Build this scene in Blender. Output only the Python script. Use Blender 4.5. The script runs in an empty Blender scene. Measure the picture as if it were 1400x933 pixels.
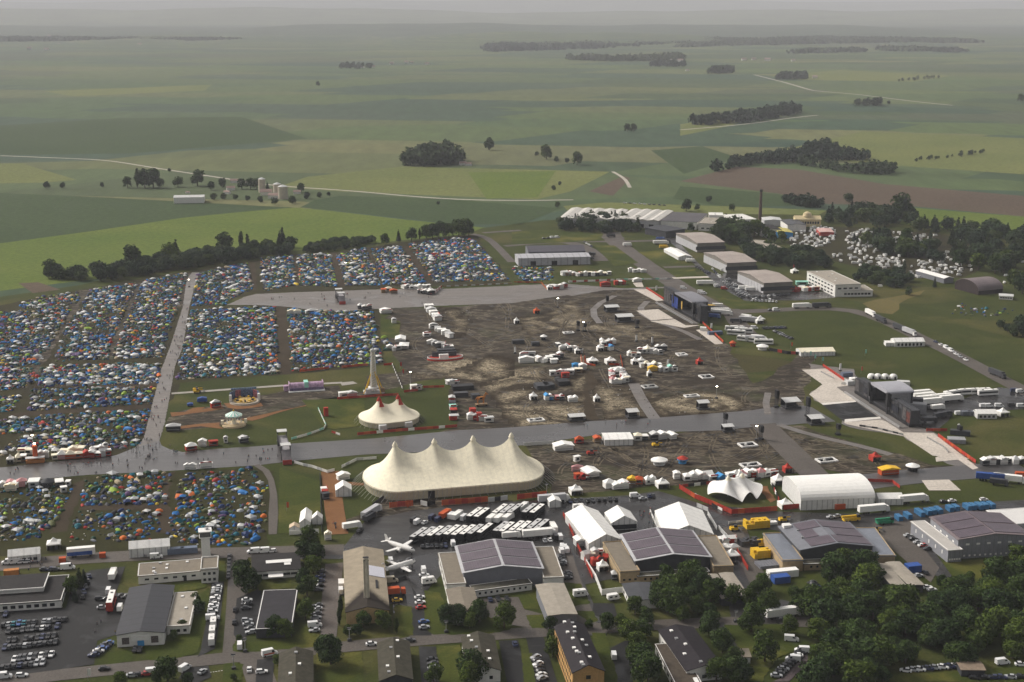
import bpy, bmesh, math, random
import numpy as np
from mathutils import Vector, Matrix
R = random.Random(7)
SC = bpy.context.scene
COL = SC.collection
PI = math.pi
# ------------------------------------------------------------------ camera model (photo is 1400 x 933)
FOC, CAMH, HOR = 1923.0, 230.0, 5.0
PIT = math.atan((466.5 - HOR) / FOC)
CP, SP = math.cos(PIT), math.sin(PIT)
def G(px, py, z=0.0):
    """where the photo's pixel meets the level plane at height z"""
    dx, dy = (px - 700) / FOC, -(py - 466.5) / FOC
    vy, vz = CP + dy * SP, -SP + dy * CP
    t = (z - CAMH) / vz
    return (dx * t, vy * t)
def MPP(px, py):
    """metres per photo pixel across the view at a ground pixel"""
    x, y = G(px, py)
    return (y * CP + CAMH * SP) / FOC
CR = dict(A=(0,0,2.979),B=(465,0,2.979),C=(930,0,2.979),D=(0,300,4),E=(350,300,4),F=(700,270,4),N=(1050,230,4),I=(0,500,4),J=(350,500,4),
 K=(700,430,4),L=(1050,440,4),M=(0,710,4),O=(350,710,4),P=(700,660,3.417),Q=(1050,660,3.417),a=(0,560,5.83),b=(560,660,6.218),c=(1150,500,5.488),
 d=(1160,300,5.833),e=(690,440,5.488),f=(900,280,5.488),g=(860,380,5.488),h=(220,480,5.488),i=(750,620,4),j=(0,740,4.667),k=(580,740,4.667),
 l=(880,740,4.835),m=(1180,740,4.836),n=(270,740,4.667),o=(690,600,5.833),p=(1000,600,5.185),x=(0,0,1))
def X(s):
    """'L 10 20 30 40 F 1 2' -> photo pixels, each letter switching the survey sheet"""
    out, cr, nums = [], CR['x'], []
    for w in s.split():
        if w in CR:
            cr = CR[w]
        else:
            nums.append(float(w))
            if len(nums) == 2:
                out.append((cr[0] + nums[0] / cr[2], cr[1] + nums[1] / cr[2])); nums = []
    return out
def XG(s, z=0.0):
    return [G(x, y, z) for x, y in X(s)]
_a, _b = G(400, 607), G(895, 572)
RUN = math.atan2(_b[1] - _a[1], _b[0] - _a[0])          # heading of the runway
# ------------------------------------------------------------------ materials
MATS = {}
def node(nt, t, **kw):
    n = nt.nodes.new(t)
    for k, v in kw.items():
        setattr(n, k, v)
    return n
def base_mat(name):
    m = bpy.data.materials.new(name); m.use_nodes = True
    nt = m.node_tree
    return m, nt, nt.nodes['Principled BSDF']
def c4(c): return (c[0], c[1], c[2], 1.0)
def mul(c, k): return tuple(min(1, max(0, v * k)) for v in c)
def M(name, col, rough=0.8, var=0.14, scale=0.8, metal=0.0, spec=0.12, emit=0, rnd=0.0, bump=0.0, detail=5):
    if name in MATS: return MATS[name]
    m, nt, b = base_mat(name)
    tc = node(nt, 'ShaderNodeTexCoord')
    n = node(nt, 'ShaderNodeTexNoise'); n.inputs['Scale'].default_value = scale; n.inputs['Detail'].default_value = detail; n.inputs['Roughness'].default_value = 0.65
    nt.links.new(tc.outputs['Object'], n.inputs['Vector'])
    r = node(nt, 'ShaderNodeValToRGB')
    r.color_ramp.elements[0].position, r.color_ramp.elements[1].position = 0.3, 0.7
    r.color_ramp.elements[0].color, r.color_ramp.elements[1].color = c4(mul(col, 1 - var)), c4(mul(col, 1 + var))
    nt.links.new(n.outputs['Fac'], r.inputs['Fac'])
    out = r.outputs['Color']
    if rnd:
        oi = node(nt, 'ShaderNodeObjectInfo')
        mr = node(nt, 'ShaderNodeMapRange'); mr.inputs['To Min'].default_value = 1 - rnd; mr.inputs['To Max'].default_value = 1 + rnd
        nt.links.new(oi.outputs['Random'], mr.inputs['Value'])
        hs = node(nt, 'ShaderNodeHueSaturation')
        nt.links.new(mr.outputs['Result'], hs.inputs['Value']); nt.links.new(out, hs.inputs['Color'])
        out = hs.outputs['Color']
    nt.links.new(out, b.inputs['Base Color'])
    b.inputs['Roughness'].default_value = rough; b.inputs['Metallic'].default_value = metal
    b.inputs['Specular IOR Level'].default_value = spec
    if emit:
        b.inputs['Emission Color'].default_value = c4(col); b.inputs['Emission Strength'].default_value = emit
    if bump:
        bp = node(nt, 'ShaderNodeBump'); bp.inputs['Strength'].default_value = bump; bp.inputs['Distance'].default_value = 0.1
        nt.links.new(n.outputs['Fac'], bp.inputs['Height']); nt.links.new(bp.outputs['Normal'], b.inputs['Normal'])
    MATS[name] = m
    return m
def ramp(nt, fac, stops, interp='LINEAR'):
    r = node(nt, 'ShaderNodeValToRGB'); cr = r.color_ramp; cr.interpolation = interp
    while len(cr.elements) < len(stops): cr.elements.new(0.5)
    for e, (p, c) in zip(cr.elements, stops): e.position = p; e.color = c4(c) if not isinstance(c, (int, float)) else (c, c, c, 1)
    if fac is not None: nt.links.new(fac, r.inputs['Fac'])
    return r.outputs['Color']
def mixc(nt, fac, a, b, mode='MIX'):
    x = node(nt, 'ShaderNodeMix', data_type='RGBA', blend_type=mode)
    for s, v in ((x.inputs[0], fac), (x.inputs[6], a), (x.inputs[7], b)):
        if isinstance(v, bpy.types.NodeSocket): nt.links.new(v, s)
        elif isinstance(v, (int, float)): s.default_value = v
        else: s.default_value = c4(v)
    return x.outputs[2]
def noise(nt, vec, scale, detail=6, rough=0.6, dist=0.0):
    n = node(nt, 'ShaderNodeTexNoise'); n.inputs['Scale'].default_value = scale; n.inputs['Detail'].default_value = detail
    n.inputs['Roughness'].default_value = rough; n.inputs['Distortion'].default_value = dist
    nt.links.new(vec, n.inputs['Vector']); return n.outputs['Fac']
def mapped(nt, rot=0, scale=(1, 1, 1), loc=(0, 0, 0)):
    tc = node(nt, 'ShaderNodeTexCoord'); mp = node(nt, 'ShaderNodeMapping')
    mp.inputs['Rotation'].default_value = (0, 0, rot); mp.inputs['Scale'].default_value = scale; mp.inputs['Location'].default_value = loc
    nt.links.new(tc.outputs['Object'], mp.inputs['Vector']); return mp.outputs['Vector']
def ground_mat(name, c_lo, c_hi, scale=0.05, fine=1.2, rough=0.9, fleck=None, fleck_t=(0.6, 0.68), wet=None, spec=0.05, streak=None, tint=None, tint_t=(0.45, 0.65), fade=False, grain=None):
    """a natural surface: broad patches, fine grain, optional flecks (straw, mud), optional puddled wetness, optional drag marks"""
    m, nt, b = base_mat(name); v = mapped(nt)
    big = noise(nt, v, scale, 7, 0.62, 0.6); fin = noise(nt, v, fine, 8, 0.7)
    col = ramp(nt, big, [(0.3, c_lo), (0.7, c_hi)])
    if tint:
        tn = noise(nt, v, scale * 0.5, 6, 0.6, 1.0)
        col = mixc(nt, ramp(nt, tn, [(tint_t[0], 0.0), (tint_t[1], 1.0)]), col, tint)
    col = mixc(nt, 1.0, col, ramp(nt, fin, [(0.25, 0.62), (0.75, 1.35)]), 'MULTIPLY')
    if grain is not None:
        gn = noise(nt, mapped(nt, -grain, (0.012, 0.42, 1)), 1.0, 4, 0.6); col = mixc(nt, 1.0, col, ramp(nt, gn, [(0.3, 0.74), (0.5, 1.0), (0.7, 1.2)]), 'MULTIPLY')
    if streak:
        msk = noise(nt, v, 0.03, 4, 0.6, 1.5); a = None
        for q, (rz, sx) in enumerate(((0.5, .28), (-0.45, .28), (1.35, .35))):       # wheel and drag marks in three headings, as thin ridges of stretched noise
            rn = noise(nt, mapped(nt, rz, (sx, 1, 1), (q * 31, 0, 0)), streak[0], 2, 0.5, streak[1])
            h = streak[2]
            ln = ramp(nt, rn, [(0.5 - h, 0.0), (0.5, 1.0), (0.5 + h, 0.0)])
            a = ln if a is None else mixc(nt, 1.0, a, ln, 'LIGHTEN')
        a = mixc(nt, 1.0, a, ramp(nt, msk, [(0.40, 0.08), (0.58, 1.0)]), 'MULTIPLY')
        a = mixc(nt, 1.0, a, ramp(nt, fin, [(0.3, 0.4), (0.55, 1.0)]), 'MULTIPLY')
        if fade:
            at = node(nt, 'ShaderNodeAttribute', attribute_name='fade')
            a = mixc(nt, 1.0, a, ramp(nt, at.outputs['Fac'], [(0.0, 0.0), (0.55, 1.0)]), 'MULTIPLY')
        col = mixc(nt, a, col, streak[3])
    if fleck:
        f1 = noise(nt, v, 0.9, 3, 0.8, 2.0)
        col = mixc(nt, ramp(nt, f1, [(fleck_t[0], 0.0), (fleck_t[1], 1.0)]), col, fleck)
    nt.links.new(col, b.inputs['Base Color'])
    b.inputs['Specular IOR Level'].default_value = spec
    if wet:
        pn = noise(nt, v, wet[0], 6, 0.6, 0.8)
        r = ramp(nt, pn, [(wet[1], wet[2]), (wet[1] + 0.14, wet[3])]); nt.links.new(r, b.inputs['Roughness'])
        b.inputs['Specular IOR Level'].default_value = spec if spec != 0.05 else 0.5
    else:
        b.inputs['Roughness'].default_value = rough
    MATS[name] = m; return m
# ------------------------------------------------------------------ mesh builder
class MB:
    def __init__(s): s.v, s.f, s.m = [], [], []
    def add(s, vs, fs, mi=0, T=None):
        o = len(s.v)
        if T is not None: vs = [tuple(T @ Vector(p)) for p in vs]
        s.v += [tuple(p) for p in vs]; s.f += [tuple(i + o for i in f) for f in fs]; s.m += [mi] * len(fs); return s
    def box(s, x, y, z, w, d, h, mi=0, rz=0, tx=1.0, ty=1.0, bottom=True):
        """box standing on z; tx, ty shrink its top"""
        a, b = w / 2, d / 2
        vs = [(-a,-b,0),(a,-b,0),(a,b,0),(-a,b,0),(-a*tx,-b*ty,h),(a*tx,-b*ty,h),(a*tx,b*ty,h),(-a*tx,b*ty,h)]
        T = Matrix.Translation((x, y, z)) @ Matrix.Rotation(rz, 4, 'Z')
        fs = [(4,5,6,7),(0,1,5,4),(1,2,6,5),(2,3,7,6),(3,0,4,7)]
        if bottom: fs.append((3,2,1,0))
        return s.add(vs, fs, mi, T)
    def cyl(s, p, q, r0, r1=None, n=8, mi=0, caps=True):
        r1 = r0 if r1 is None else r1
        p, q = Vector(p), Vector(q); d = (q - p)
        if d.length < 1e-6: return s
        z = d.normalized(); x = z.orthogonal().normalized(); y = z.cross(x)
        vs = [p + (x * math.cos(2*PI*i/n) + y * math.sin(2*PI*i/n)) * r0 for i in range(n)] + [q + (x * math.cos(2*PI*i/n) + y * math.sin(2*PI*i/n)) * r1 for i in range(n)]
        fs = [(i, (i+1) % n, n + (i+1) % n, n + i) for i in range(n)]
        if caps: fs += [tuple(range(n-1, -1, -1)), tuple(range(n, 2*n))]
        return s.add(vs, fs, mi)
    def prism(s, prof, y0, y1, mi=0, T=None):
        """profile in x,z extruded along y"""
        n = len(prof)
        vs = [(x, y0, z) for x, z in prof] + [(x, y1, z) for x, z in prof]
        fs = [(i, n + i, n + (i+1) % n, (i+1) % n) for i in range(n)] + [tuple(range(n)), tuple(range(2*n-1, n-1, -1))]
        return s.add(vs, fs, mi, T)
    def lathe(s, prof, n=16, mi=0, x=0, y=0):
        k = len(prof)
        vs = [(x + r*math.cos(2*PI*i/n), y + r*math.sin(2*PI*i/n), z) for i in range(n) for r, z in prof]
        fs = [(i*k+j, ((i+1) % n)*k+j, ((i+1) % n)*k+j+1, i*k+j+1) for i in range(n) for j in range(k-1)]
        return s.add(vs, fs, mi)
    def mesh(s, name, mats, smooth=False):
        me = bpy.data.meshes.new(name); me.from_pydata(s.v, [], s.f)
        for m in (mats if isinstance(mats, (list, tuple)) else [mats]): me.materials.append(m)
        if any(s.m): me.polygons.foreach_set('material_index', s.m)
        if smooth: me.polygons.foreach_set('use_smooth', [True] * len(s.f))
        me.update(); return me
def link(name, data, parent=None, loc=(0, 0, 0), rz=0.0):
    o = bpy.data.objects.new(name, data); COL.objects.link(o)
    o.location = (loc[0], loc[1], loc[2] if len(loc) > 2 else 0); o.rotation_euler = (0, 0, rz)
    if parent is not None: o.parent = parent
    return o
def part(name, mb, mats, parent, smooth=False, loc=(0, 0, 0), rz=0.0, label=None):
    o = link(name, mb if isinstance(mb, bpy.types.Mesh) else mb.mesh(name, mats, smooth), parent, loc, rz)
    if label: o['label'] = label
    return o
def tag(o, label=None, cat=None, group=None, kind=None):
    if label: o['label'] = label
    if cat: o['category'] = cat
    if group: o['group'] = group
    if kind: o['kind'] = kind
    return o
def thing(name, label, cat, loc, rz=0.0, group=None):
    return tag(link(name, None, None, loc, rz), label, cat, group)
KIDS = {}
def copy_tree(o, loc, rz, label=None):
    """a copy of a thing with copies of its parts and sub-parts"""
    c = o.copy(); COL.objects.link(c); c.location = (loc[0], loc[1], loc[2] if len(loc) > 2 else 0); c.rotation_euler = (0, 0, rz)
    if label: c['label'] = label
    def rec(src, dst):
        if src.name not in KIDS: KIDS[src.name] = list(src.children)
        for ch in KIDS[src.name]:
            k = ch.copy(); COL.objects.link(k); k.parent = dst; rec(ch, k)
    rec(o, c); return c
# ------------------------------------------------------------------ labels that single things out
LM = {k: G(*p) for k, p in {
 'the big four-peaked tent': (625, 650), 'the small two-peaked tent': (533, 578), 'the red double-decker bus': (152, 828), 'the swing carousel': (319, 580),
 'the tall ride tower': (512, 535), 'the grey stair bridge': (388, 622), 'the white camp marquee': (204, 752), 'the dark-roofed white hall': (205, 850),
 'the lookout tower office': (245, 785), 'the two white aeroplanes': (545, 768), 'the ochre brick block': (790, 895), 'the star-shaped canopy': (1005, 678),
 'the arched white event hall': (1130, 682), 'the grey metal hall': (1330, 745), 'the wide main stage': (1210, 565), 'the dark-sided second stage': (945, 440),
 'the factory chimney': (1039, 298), 'the dark arched shed': (1340, 395), 'the long white office block': (1148, 395), 'the grain silos': (372, 268), 'the orange timber horse': (658, 552),
 'the sooty-roofed hall': (498, 830), 'the orange slide tower': (49, 632), 'the blue and white trailer': (110, 762), 'the round charcoal parasol': (65, 668), 'the farm silos': (372, 270)}.items()}
ORD = 'first second third fourth fifth sixth seventh eighth ninth tenth eleventh twelfth thirteenth fourteenth fifteenth sixteenth seventeenth eighteenth nineteenth'.split()
def ordinal(k):
    if k <= 19: return ORD[k - 1]
    t = {2: 'twent', 3: 'thirt', 4: 'fort', 5: 'fift', 6: 'sixt', 7: 'sevent', 8: 'eight', 9: 'ninet'}[min(9, k // 10)]
    return t + 'ieth' if k % 10 == 0 else t + 'y-' + ORD[k % 10 - 1]
REP = {}
def rep(o, desc, noun, lms, place=''):
    """register a look-alike; it is told apart by how manieth of its look it is, counted outward from a landmark"""
    REP.setdefault((desc, noun), []).append((o, lms, place)); return o
def settle_labels():
    for (desc, noun), rows in REP.items():
        if len(rows) == 1:
            o, lms, place = rows[0]
            L = min(lms, key=lambda L: (o.location.x - LM[L][0])**2 + (o.location.y - LM[L][1])**2)
            o['label'] = f'{desc}{place} towards {L}'
            if not o.get('label'): pass
            continue
        best = {}
        for L in sorted({L for r in rows for L in r[1]}):
            order = sorted(range(len(rows)), key=lambda i: (rows[i][0].location.x - LM[L][0])**2 + (rows[i][0].location.y - LM[L][1])**2)
            for k, i in enumerate(order):
                if L in rows[i][1] and (i not in best or k < best[i][0]): best[i] = (k, L)
        for i, (o, lms, place) in enumerate(rows):
            k, L = best[i]
            o['label'] = f'{desc}{place}, {ordinal(k + 1)} such {noun} out from {L}'
            if len(o['label'].split()) > 16: o['label'] = f'{desc}, {ordinal(k + 1)} such {noun} out from {L}'
# ------------------------------------------------------------------ world, sun, camera, air
W = bpy.data.worlds.new('World'); SC.world = W; W.use_nodes = True
nt = W.node_tree; bg = nt.nodes['Background']
SUN_EL, SUN_AZ = math.radians(38), math.radians(-60)      # azimuth from +Y towards +X
sky = node(nt, 'ShaderNodeTexSky', sky_type='NISHITA'); sky.sun_disc = False
sky.sun_elevation = SUN_EL; sky.sun_rotation = SUN_AZ; sky.air_density = 1.0; sky.dust_density = 6.0; sky.ozone_density = 1.0
hs = node(nt, 'ShaderNodeHueSaturation'); hs.inputs['Saturation'].default_value = 0.22
nt.links.new(sky.outputs['Color'], hs.inputs['Color'])
wc = mixc(nt, 1.0, hs.outputs['Color'], (1.0, 0.965, 0.935), 'MULTIPLY')
nt.links.new(wc, bg.inputs['Color']); bg.inputs['Strength'].default_value = 0.080
sl = bpy.data.lights.new('sun', 'SUN'); sl.energy = 1.35; sl.angle = math.radians(14); sl.color = (1.0, 0.95, 0.88)
so = link('sun', sl)
sd = Vector((math.sin(SUN_AZ) * math.cos(SUN_EL), math.cos(SUN_AZ) * math.cos(SUN_EL), math.sin(SUN_EL)))
so.rotation_euler = sd.to_track_quat('Z', 'Y').to_euler(); so.location = (0, 800, 400)
cam = bpy.data.cameras.new('camera'); co = link('camera', cam); SC.camera = co
cam.sensor_width = 36; cam.lens = 36 * FOC / 1400; cam.clip_end = 200000; cam.clip_start = 1
co.location = (0, 0, CAMH); co.rotation_euler = (PI / 2 - PIT, 0, 0)
SC.view_settings.view_transform = 'Standard'; SC.view_settings.look = 'None'; SC.view_settings.exposure = EXPO if 'EXPO' in globals() else 0.92; SC.view_settings.gamma = 1
SC.view_settings.use_curve_mapping = False
SC.cycles.use_denoising = True; SC.cycles.volume_step_rate = 1; SC.cycles.max_bounces = 5; SC.cycles.diffuse_bounces = 2; SC.cycles.glossy_bounces = 2
SC.cycles.transparent_max_bounces = 8; SC.cycles.volume_bounces = 0; SC.cycles.sample_clamp_indirect = 4
def haze():
    m = bpy.data.materials.new('haze_air'); m.use_nodes = True; nt = m.node_tree
    nt.nodes.remove(nt.nodes['Principled BSDF'])
    pv = node(nt, 'ShaderNodeVolumePrincipled'); pv.inputs['Density'].default_value = 6.6e-5
    pv.inputs['Color'].default_value = (0.76, 0.78, 0.83, 1)
    nt.links.new(pv.outputs['Volume'], nt.nodes['Material Output'].inputs['Volume'])
    b = MB().box(0, 30000, -1.0, 84000, 66000, 620)
    tag(link('haze', b.mesh('haze', m)), 'thin pale grey haze over the whole plain', None, None, 'stuff')
haze()
# ------------------------------------------------------------------ the lie of the land
def sheet(name, mat, pts, z, kind='structure', jag=0.0, seed=1):
    """a flat piece of ground; jag roughens its outline (metres)"""
    rr = random.Random(seed); P = []
    n = len(pts)
    for i in range(n):
        a, b = Vector(pts[i]), Vector(pts[(i + 1) % n]); d = (b - a).length
        k = max(1, min(80, int(d / (jag * 3)))) if jag else 1
        nrm = Vector((-(b - a).y, (b - a).x)).normalized() if d else Vector((0, 0))
        for q in range(k):
            p = a.lerp(b, q / k)
            if jag: p = p + nrm * rr.gauss(0, jag * 0.5)
            P.append((p.x, p.y, 0))
    bm = bmesh.new(); f = bm.faces.new([bm.verts.new(p) for p in P]); bm.normal_update()
    if f.normal.z < 0: f.normal_flip()
    bmesh.ops.triangulate(bm, faces=bm.faces[:])
    me = bpy.data.meshes.new(name); bm.to_mesh(me); bm.free(); me.materials.append(mat)
    LAY[0] += 0.0005
    return tag(link(name, me, None, (0, 0, z + LAY[0])), kind=kind)
LAY = [0.0]
def soft_sheet(name, mat, pts, z, fade_m=14.0, cell=3.5):
    """a patch of ground finely gridded, with the distance to its rim kept on its points so that what lies on it thins out"""
    xs, ys = [p[0] for p in pts], [p[1] for p in pts]; x0, y0 = min(xs), min(ys)
    nx, ny = int((max(xs) - x0) / cell) + 2, int((max(ys) - y0) / cell) + 2; idx, vs, at, fs = {}, [], [], []
    S = [(pts[i], pts[(i+1) % len(pts)]) for i in range(len(pts))]
    def rim(x, y):
        best = 1e9
        for (ax, ay), (bx, by) in S:
            dx, dy = bx - ax, by - ay; t = max(0, min(1, ((x-ax)*dx + (y-ay)*dy) / (dx*dx + dy*dy + 1e-9))); best = min(best, math.hypot(x - ax - t*dx, y - ay - t*dy))
        return best
    def inside(x, y):
        c = False; j = len(pts) - 1
        for i in range(len(pts)):
            if (pts[i][1] > y) != (pts[j][1] > y) and x < (pts[j][0]-pts[i][0])*(y-pts[i][1])/(pts[j][1]-pts[i][1]) + pts[i][0]: c = not c
            j = i
        return c
    def vert(i, k):
        if (i, k) not in idx:
            x, y = x0 + i*cell, y0 + k*cell; idx[(i, k)] = len(vs); vs.append((x, y, 0)); at.append(min(1.0, rim(x, y) / fade_m) if inside(x, y) else 0.0)
        return idx[(i, k)]
    for i in range(nx):
        for k in range(ny):
            if inside(x0 + (i+.5)*cell, y0 + (k+.5)*cell): fs.append((vert(i, k), vert(i+1, k), vert(i+1, k+1), vert(i, k+1)))
    me = bpy.data.meshes.new(name); me.from_pydata(vs, [], fs); me.materials.append(mat)
    a = me.attributes.new('fade', 'FLOAT', 'POINT'); a.data.foreach_set('value', at); me.update()
    LAY[0] += 0.0005
    return tag(link(name, me, None, (0, 0, z + LAY[0])), kind='structure')
def strip(name, mat, pts, w, z, kind='structure', jag=0.0):
    """a band of ground along a line"""
    L, Rr = [], []
    P = [Vector(p) for p in pts]
    Q = []
    for i in range(len(P) - 1):
        k = max(1, int((P[i+1] - P[i]).length / 25))
        Q += [P[i].lerp(P[i+1], q / k) for q in range(k)]
    Q.append(P[-1])
    for it in range(3):
        Q = [Q[0]] + [Q[i-1]*.25 + Q[i]*.5 + Q[i+1]*.25 for i in range(1, len(Q)-1)] + [Q[-1]]
    vs, fs = [], []
    rr = random.Random(len(pts) * 7 + int(w * 10))
    for i, p in enumerate(Q):
        t = (Q[min(i+1, len(Q)-1)] - Q[max(i-1, 0)]).normalized(); n = Vector((-t.y, t.x))
        vs += [tuple((p + n * (w/2 + rr.gauss(0, jag))).to_3d()), tuple((p - n * (w/2 + rr.gauss(0, jag))).to_3d())]
        if i: fs.append((2*i-2, 2*i-1, 2*i+1, 2*i))
    me = bpy.data.meshes.new(name); me.from_pydata(vs, [], fs); me.materials.append(mat); me.update()
    LAY[0] += 0.0005
    return tag(link(name, me, None, (0, 0, z + LAY[0])), kind=kind)
def fields_mat():
    m, nt, b = base_mat('crop_fields')
    v = mapped(nt, 0.35, (1/520, 1/260, 1))
    def vor(vec, rnd=0.85):
        n = node(nt, 'ShaderNodeTexVoronoi', distance='CHEBYCHEV'); n.inputs['Scale'].default_value = 1; n.inputs['Randomness'].default_value = rnd
        nt.links.new(vec, n.inputs['Vector']); s = node(nt, 'ShaderNodeSeparateColor'); nt.links.new(n.outputs['Color'], s.inputs['Color']); return s.outputs[0], s.outputs[1]
    r, g2 = vor(v)
    crops = [(0.0, (0.046, 0.072, 0.030)), (0.18, (0.080, 0.112, 0.036)), (0.36, (0.030, 0.060, 0.038)), (0.5, (0.105, 0.118, 0.044)), (0.62, (0.036, 0.066, 0.044)),
             (0.74, (0.064, 0.078, 0.044)), (0.86, (0.060, 0.096, 0.036)), (0.95, (0.150, 0.145, 0.060))]
    c1 = ramp(nt, r, crops, 'CONSTANT')
    v2 = mapped(nt, -0.5, (1/1300, 1/520, 1), (3, 7, 0)); r2, _ = vor(v2)
    c2 = ramp(nt, r2, crops, 'CONSTANT')
    vb = mapped(nt); wide = noise(nt, vb, 1/1500, 6, 0.6, 0.5)
    col = mixc(nt, 0.25, c1, c2)
    col = mixc(nt, ramp(nt, wide, [(0.4, 0.0), (0.6, 0.35)]), col, (0.062, 0.078, 0.044))
    fin = noise(nt, mapped(nt, 0.35, (1, 0.25, 1)), 1/28, 8, 0.65)
    col = mixc(nt, 1.0, col, ramp(nt, fin, [(0.25, 0.75), (0.75, 1.25)]), 'MULTIPLY')
    ws = node(nt, 'ShaderNodeTexWave'); ws.inputs['Scale'].default_value = 0.06; ws.inputs['Distortion'].default_value = 1.2
    nt.links.new(mapped(nt, 1.2), ws.inputs['Vector'])
    col = mixc(nt, 1.0, col, ramp(nt, ws.outputs['Fac'], [(0.0, 0.93), (1.0, 1.05)]), 'MULTIPLY')
    nt.links.new(col, b.inputs['Base Color']); b.inputs['Roughness'].default_value = 0.95; b.inputs['Specular IOR Level'].default_value = 0.1
    return m
FIELDS = fields_mat()
big = MB(); big.add([(-40000, -400, 0), (40000, -400, 0), (40000, 60000, 0), (-40000, 60000, 0)], [(0, 1, 2, 3)])
tag(link('ground', big.mesh('ground', FIELDS)), kind='structure')
def hills(name, D, h0, h1, mat, seed, span=1.0):
    rr = random.Random(seed); ph = [rr.uniform(0, 6.28) for _ in range(8)]
    vs, fs = [], []; n, k = 90, 7
    for i in range(n + 1):
        x = (i / n - 0.5) * D * 1.3 * span
        u = x / D
        h = h0 + (h1 - h0) * (0.5 + 0.22*math.sin(u*9+ph[0]) + 0.16*math.sin(u*21+ph[1]) + 0.08*math.sin(u*47+ph[2]) + .04*math.sin(u*95+ph[3]))
        for j in range(k):
            t = j / (k - 1); vs.append((x, D + (t - 0.35) * D * 0.42, -0.5 + max(0, h) * math.sin(PI * t) ** 1.3))
    for i in range(n):
        for j in range(k - 1): a = i*k+j; fs.append((a, a+k, a+k+1, a+1))
    me = bpy.data.meshes.new(name); me.from_pydata(vs, [], fs); me.materials.append(mat); me.polygons.foreach_set('use_smooth', [True]*len(fs)); me.update()
    tag(link(name, me), kind='structure')
wood_mat = M('hill_wood', (0.045, 0.065, 0.035), var=0.45, scale=0.004, rough=0.95, spec=0.1)
hill_mat = M('hill_grass', (0.10, 0.12, 0.06), var=0.4, scale=0.0015, rough=0.95, spec=0.1)
hills('hills', 8800, -30, 62, FIELDS, 4); hills('hills', 11800, 0, 80, wood_mat, 3); hills('hills', 19000, 90, 200, hill_mat, 5)
hills('hills', 31000, 240, 345, hill_mat, 8)
# surfaces
g_air = ground_mat('airfield_grass', (0.0275, 0.0370, 0.0085), (0.0500, 0.0580, 0.0140), 0.022, 0.7, tint=(0.095, 0.082, 0.028), tint_t=(0.5, 0.75))
g_bright = ground_mat('spring_crop', (0.0740, 0.1120, 0.0194), (0.1105, 0.1403, 0.0289), 0.006, 0.2)
g_teal = ground_mat('young_wheat', (0.0360, 0.0576, 0.0234), (0.0486, 0.0720, 0.0288), 0.004, 0.15)
g_pale = ground_mat('ripening_crop', (0.105, 0.125, 0.040), (0.145, 0.155, 0.052), 0.004, 0.15)
g_plough = ground_mat('ploughed_soil', (0.078, 0.058, 0.042), (0.105, 0.078, 0.056), 0.006, 0.2)
g_camp = ground_mat('trampled_turf', (0.0240, 0.0202, 0.0125), (0.0408, 0.0384, 0.0144), 0.05, 0.9, fleck=(0.16, 0.14, 0.11), fleck_t=(0.66, 0.74))
g_mud = ground_mat('churned_mud', (0.0155, 0.0105, 0.0063), (0.0280, 0.0200, 0.0120), 0.035, 0.8, tint=(0.034, 0.036, 0.014), tint_t=(0.54, 0.68), wet=(0.06, 0.30, 0.5, 0.95), spec=0.16, streak=(0.12, 0.9, 0.028, (0.16, 0.135, 0.098)))
g_straw = ground_mat('straw_on_mud', (0.0155, 0.0105, 0.0063), (0.0280, 0.0200, 0.0120), 0.035, 0.8, streak=(0.42, 1.6, 0.05, (0.46, 0.39, 0.27)), fade=True)
g_dirt = ground_mat('bare_dirt', (0.0336, 0.0246, 0.0157), (0.0560, 0.0426, 0.0280), 0.05, 1.0)
g_chip = ground_mat('wood_chips', (0.15, 0.072, 0.032), (0.21, 0.105, 0.048), 0.08, 1.5)
g_run = ground_mat('wet_runway', (0.0512, 0.0480, 0.0474), (0.0691, 0.0646, 0.0627), 0.02, 0.6, wet=(0.012, 0.34, 0.16, 0.34), grain=RUN)
g_silt = ground_mat('silty_runway', (0.1084, 0.0954, 0.0853), (0.1445, 0.1272, 0.1127), 0.02, 0.6, wet=(0.02, 0.4, 0.3, 0.6), grain=RUN)
g_wet = ground_mat('wet_asphalt', (0.0180, 0.0169, 0.0166), (0.0295, 0.0277, 0.0266), 0.03, 0.9, wet=(0.03, 0.42, 0.18, 0.55), spec=0.3)
g_tar = ground_mat('dark_tarmac', (0.0109, 0.0109, 0.0116), (0.0181, 0.0178, 0.0181), 0.03, 0.9, wet=(0.05, 0.36, 0.3, 0.7), spec=0.16)
g_road = ground_mat('weathered_road', (0.0738, 0.0638, 0.0555), (0.0974, 0.0850, 0.0744), 0.05, 1.0, wet=(0.03, 0.32, 0.45, 0.8), spec=0.2)
g_mat = ground_mat('pale_floor_panels', (0.42, 0.38, 0.33), (0.54, 0.49, 0.43), 0.05, 0.6, rough=0.7)
g_lawn = ground_mat('lawn', (0.0318, 0.0453, 0.0086), (0.0551, 0.0643, 0.0122), 0.04, 0.9, tint=(0.13, 0.115, 0.028), tint_t=(0.52, 0.75))
paint = M('road_paint', (0.62, 0.62, 0.60), 0.7, 0.2, 1.5)
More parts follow.
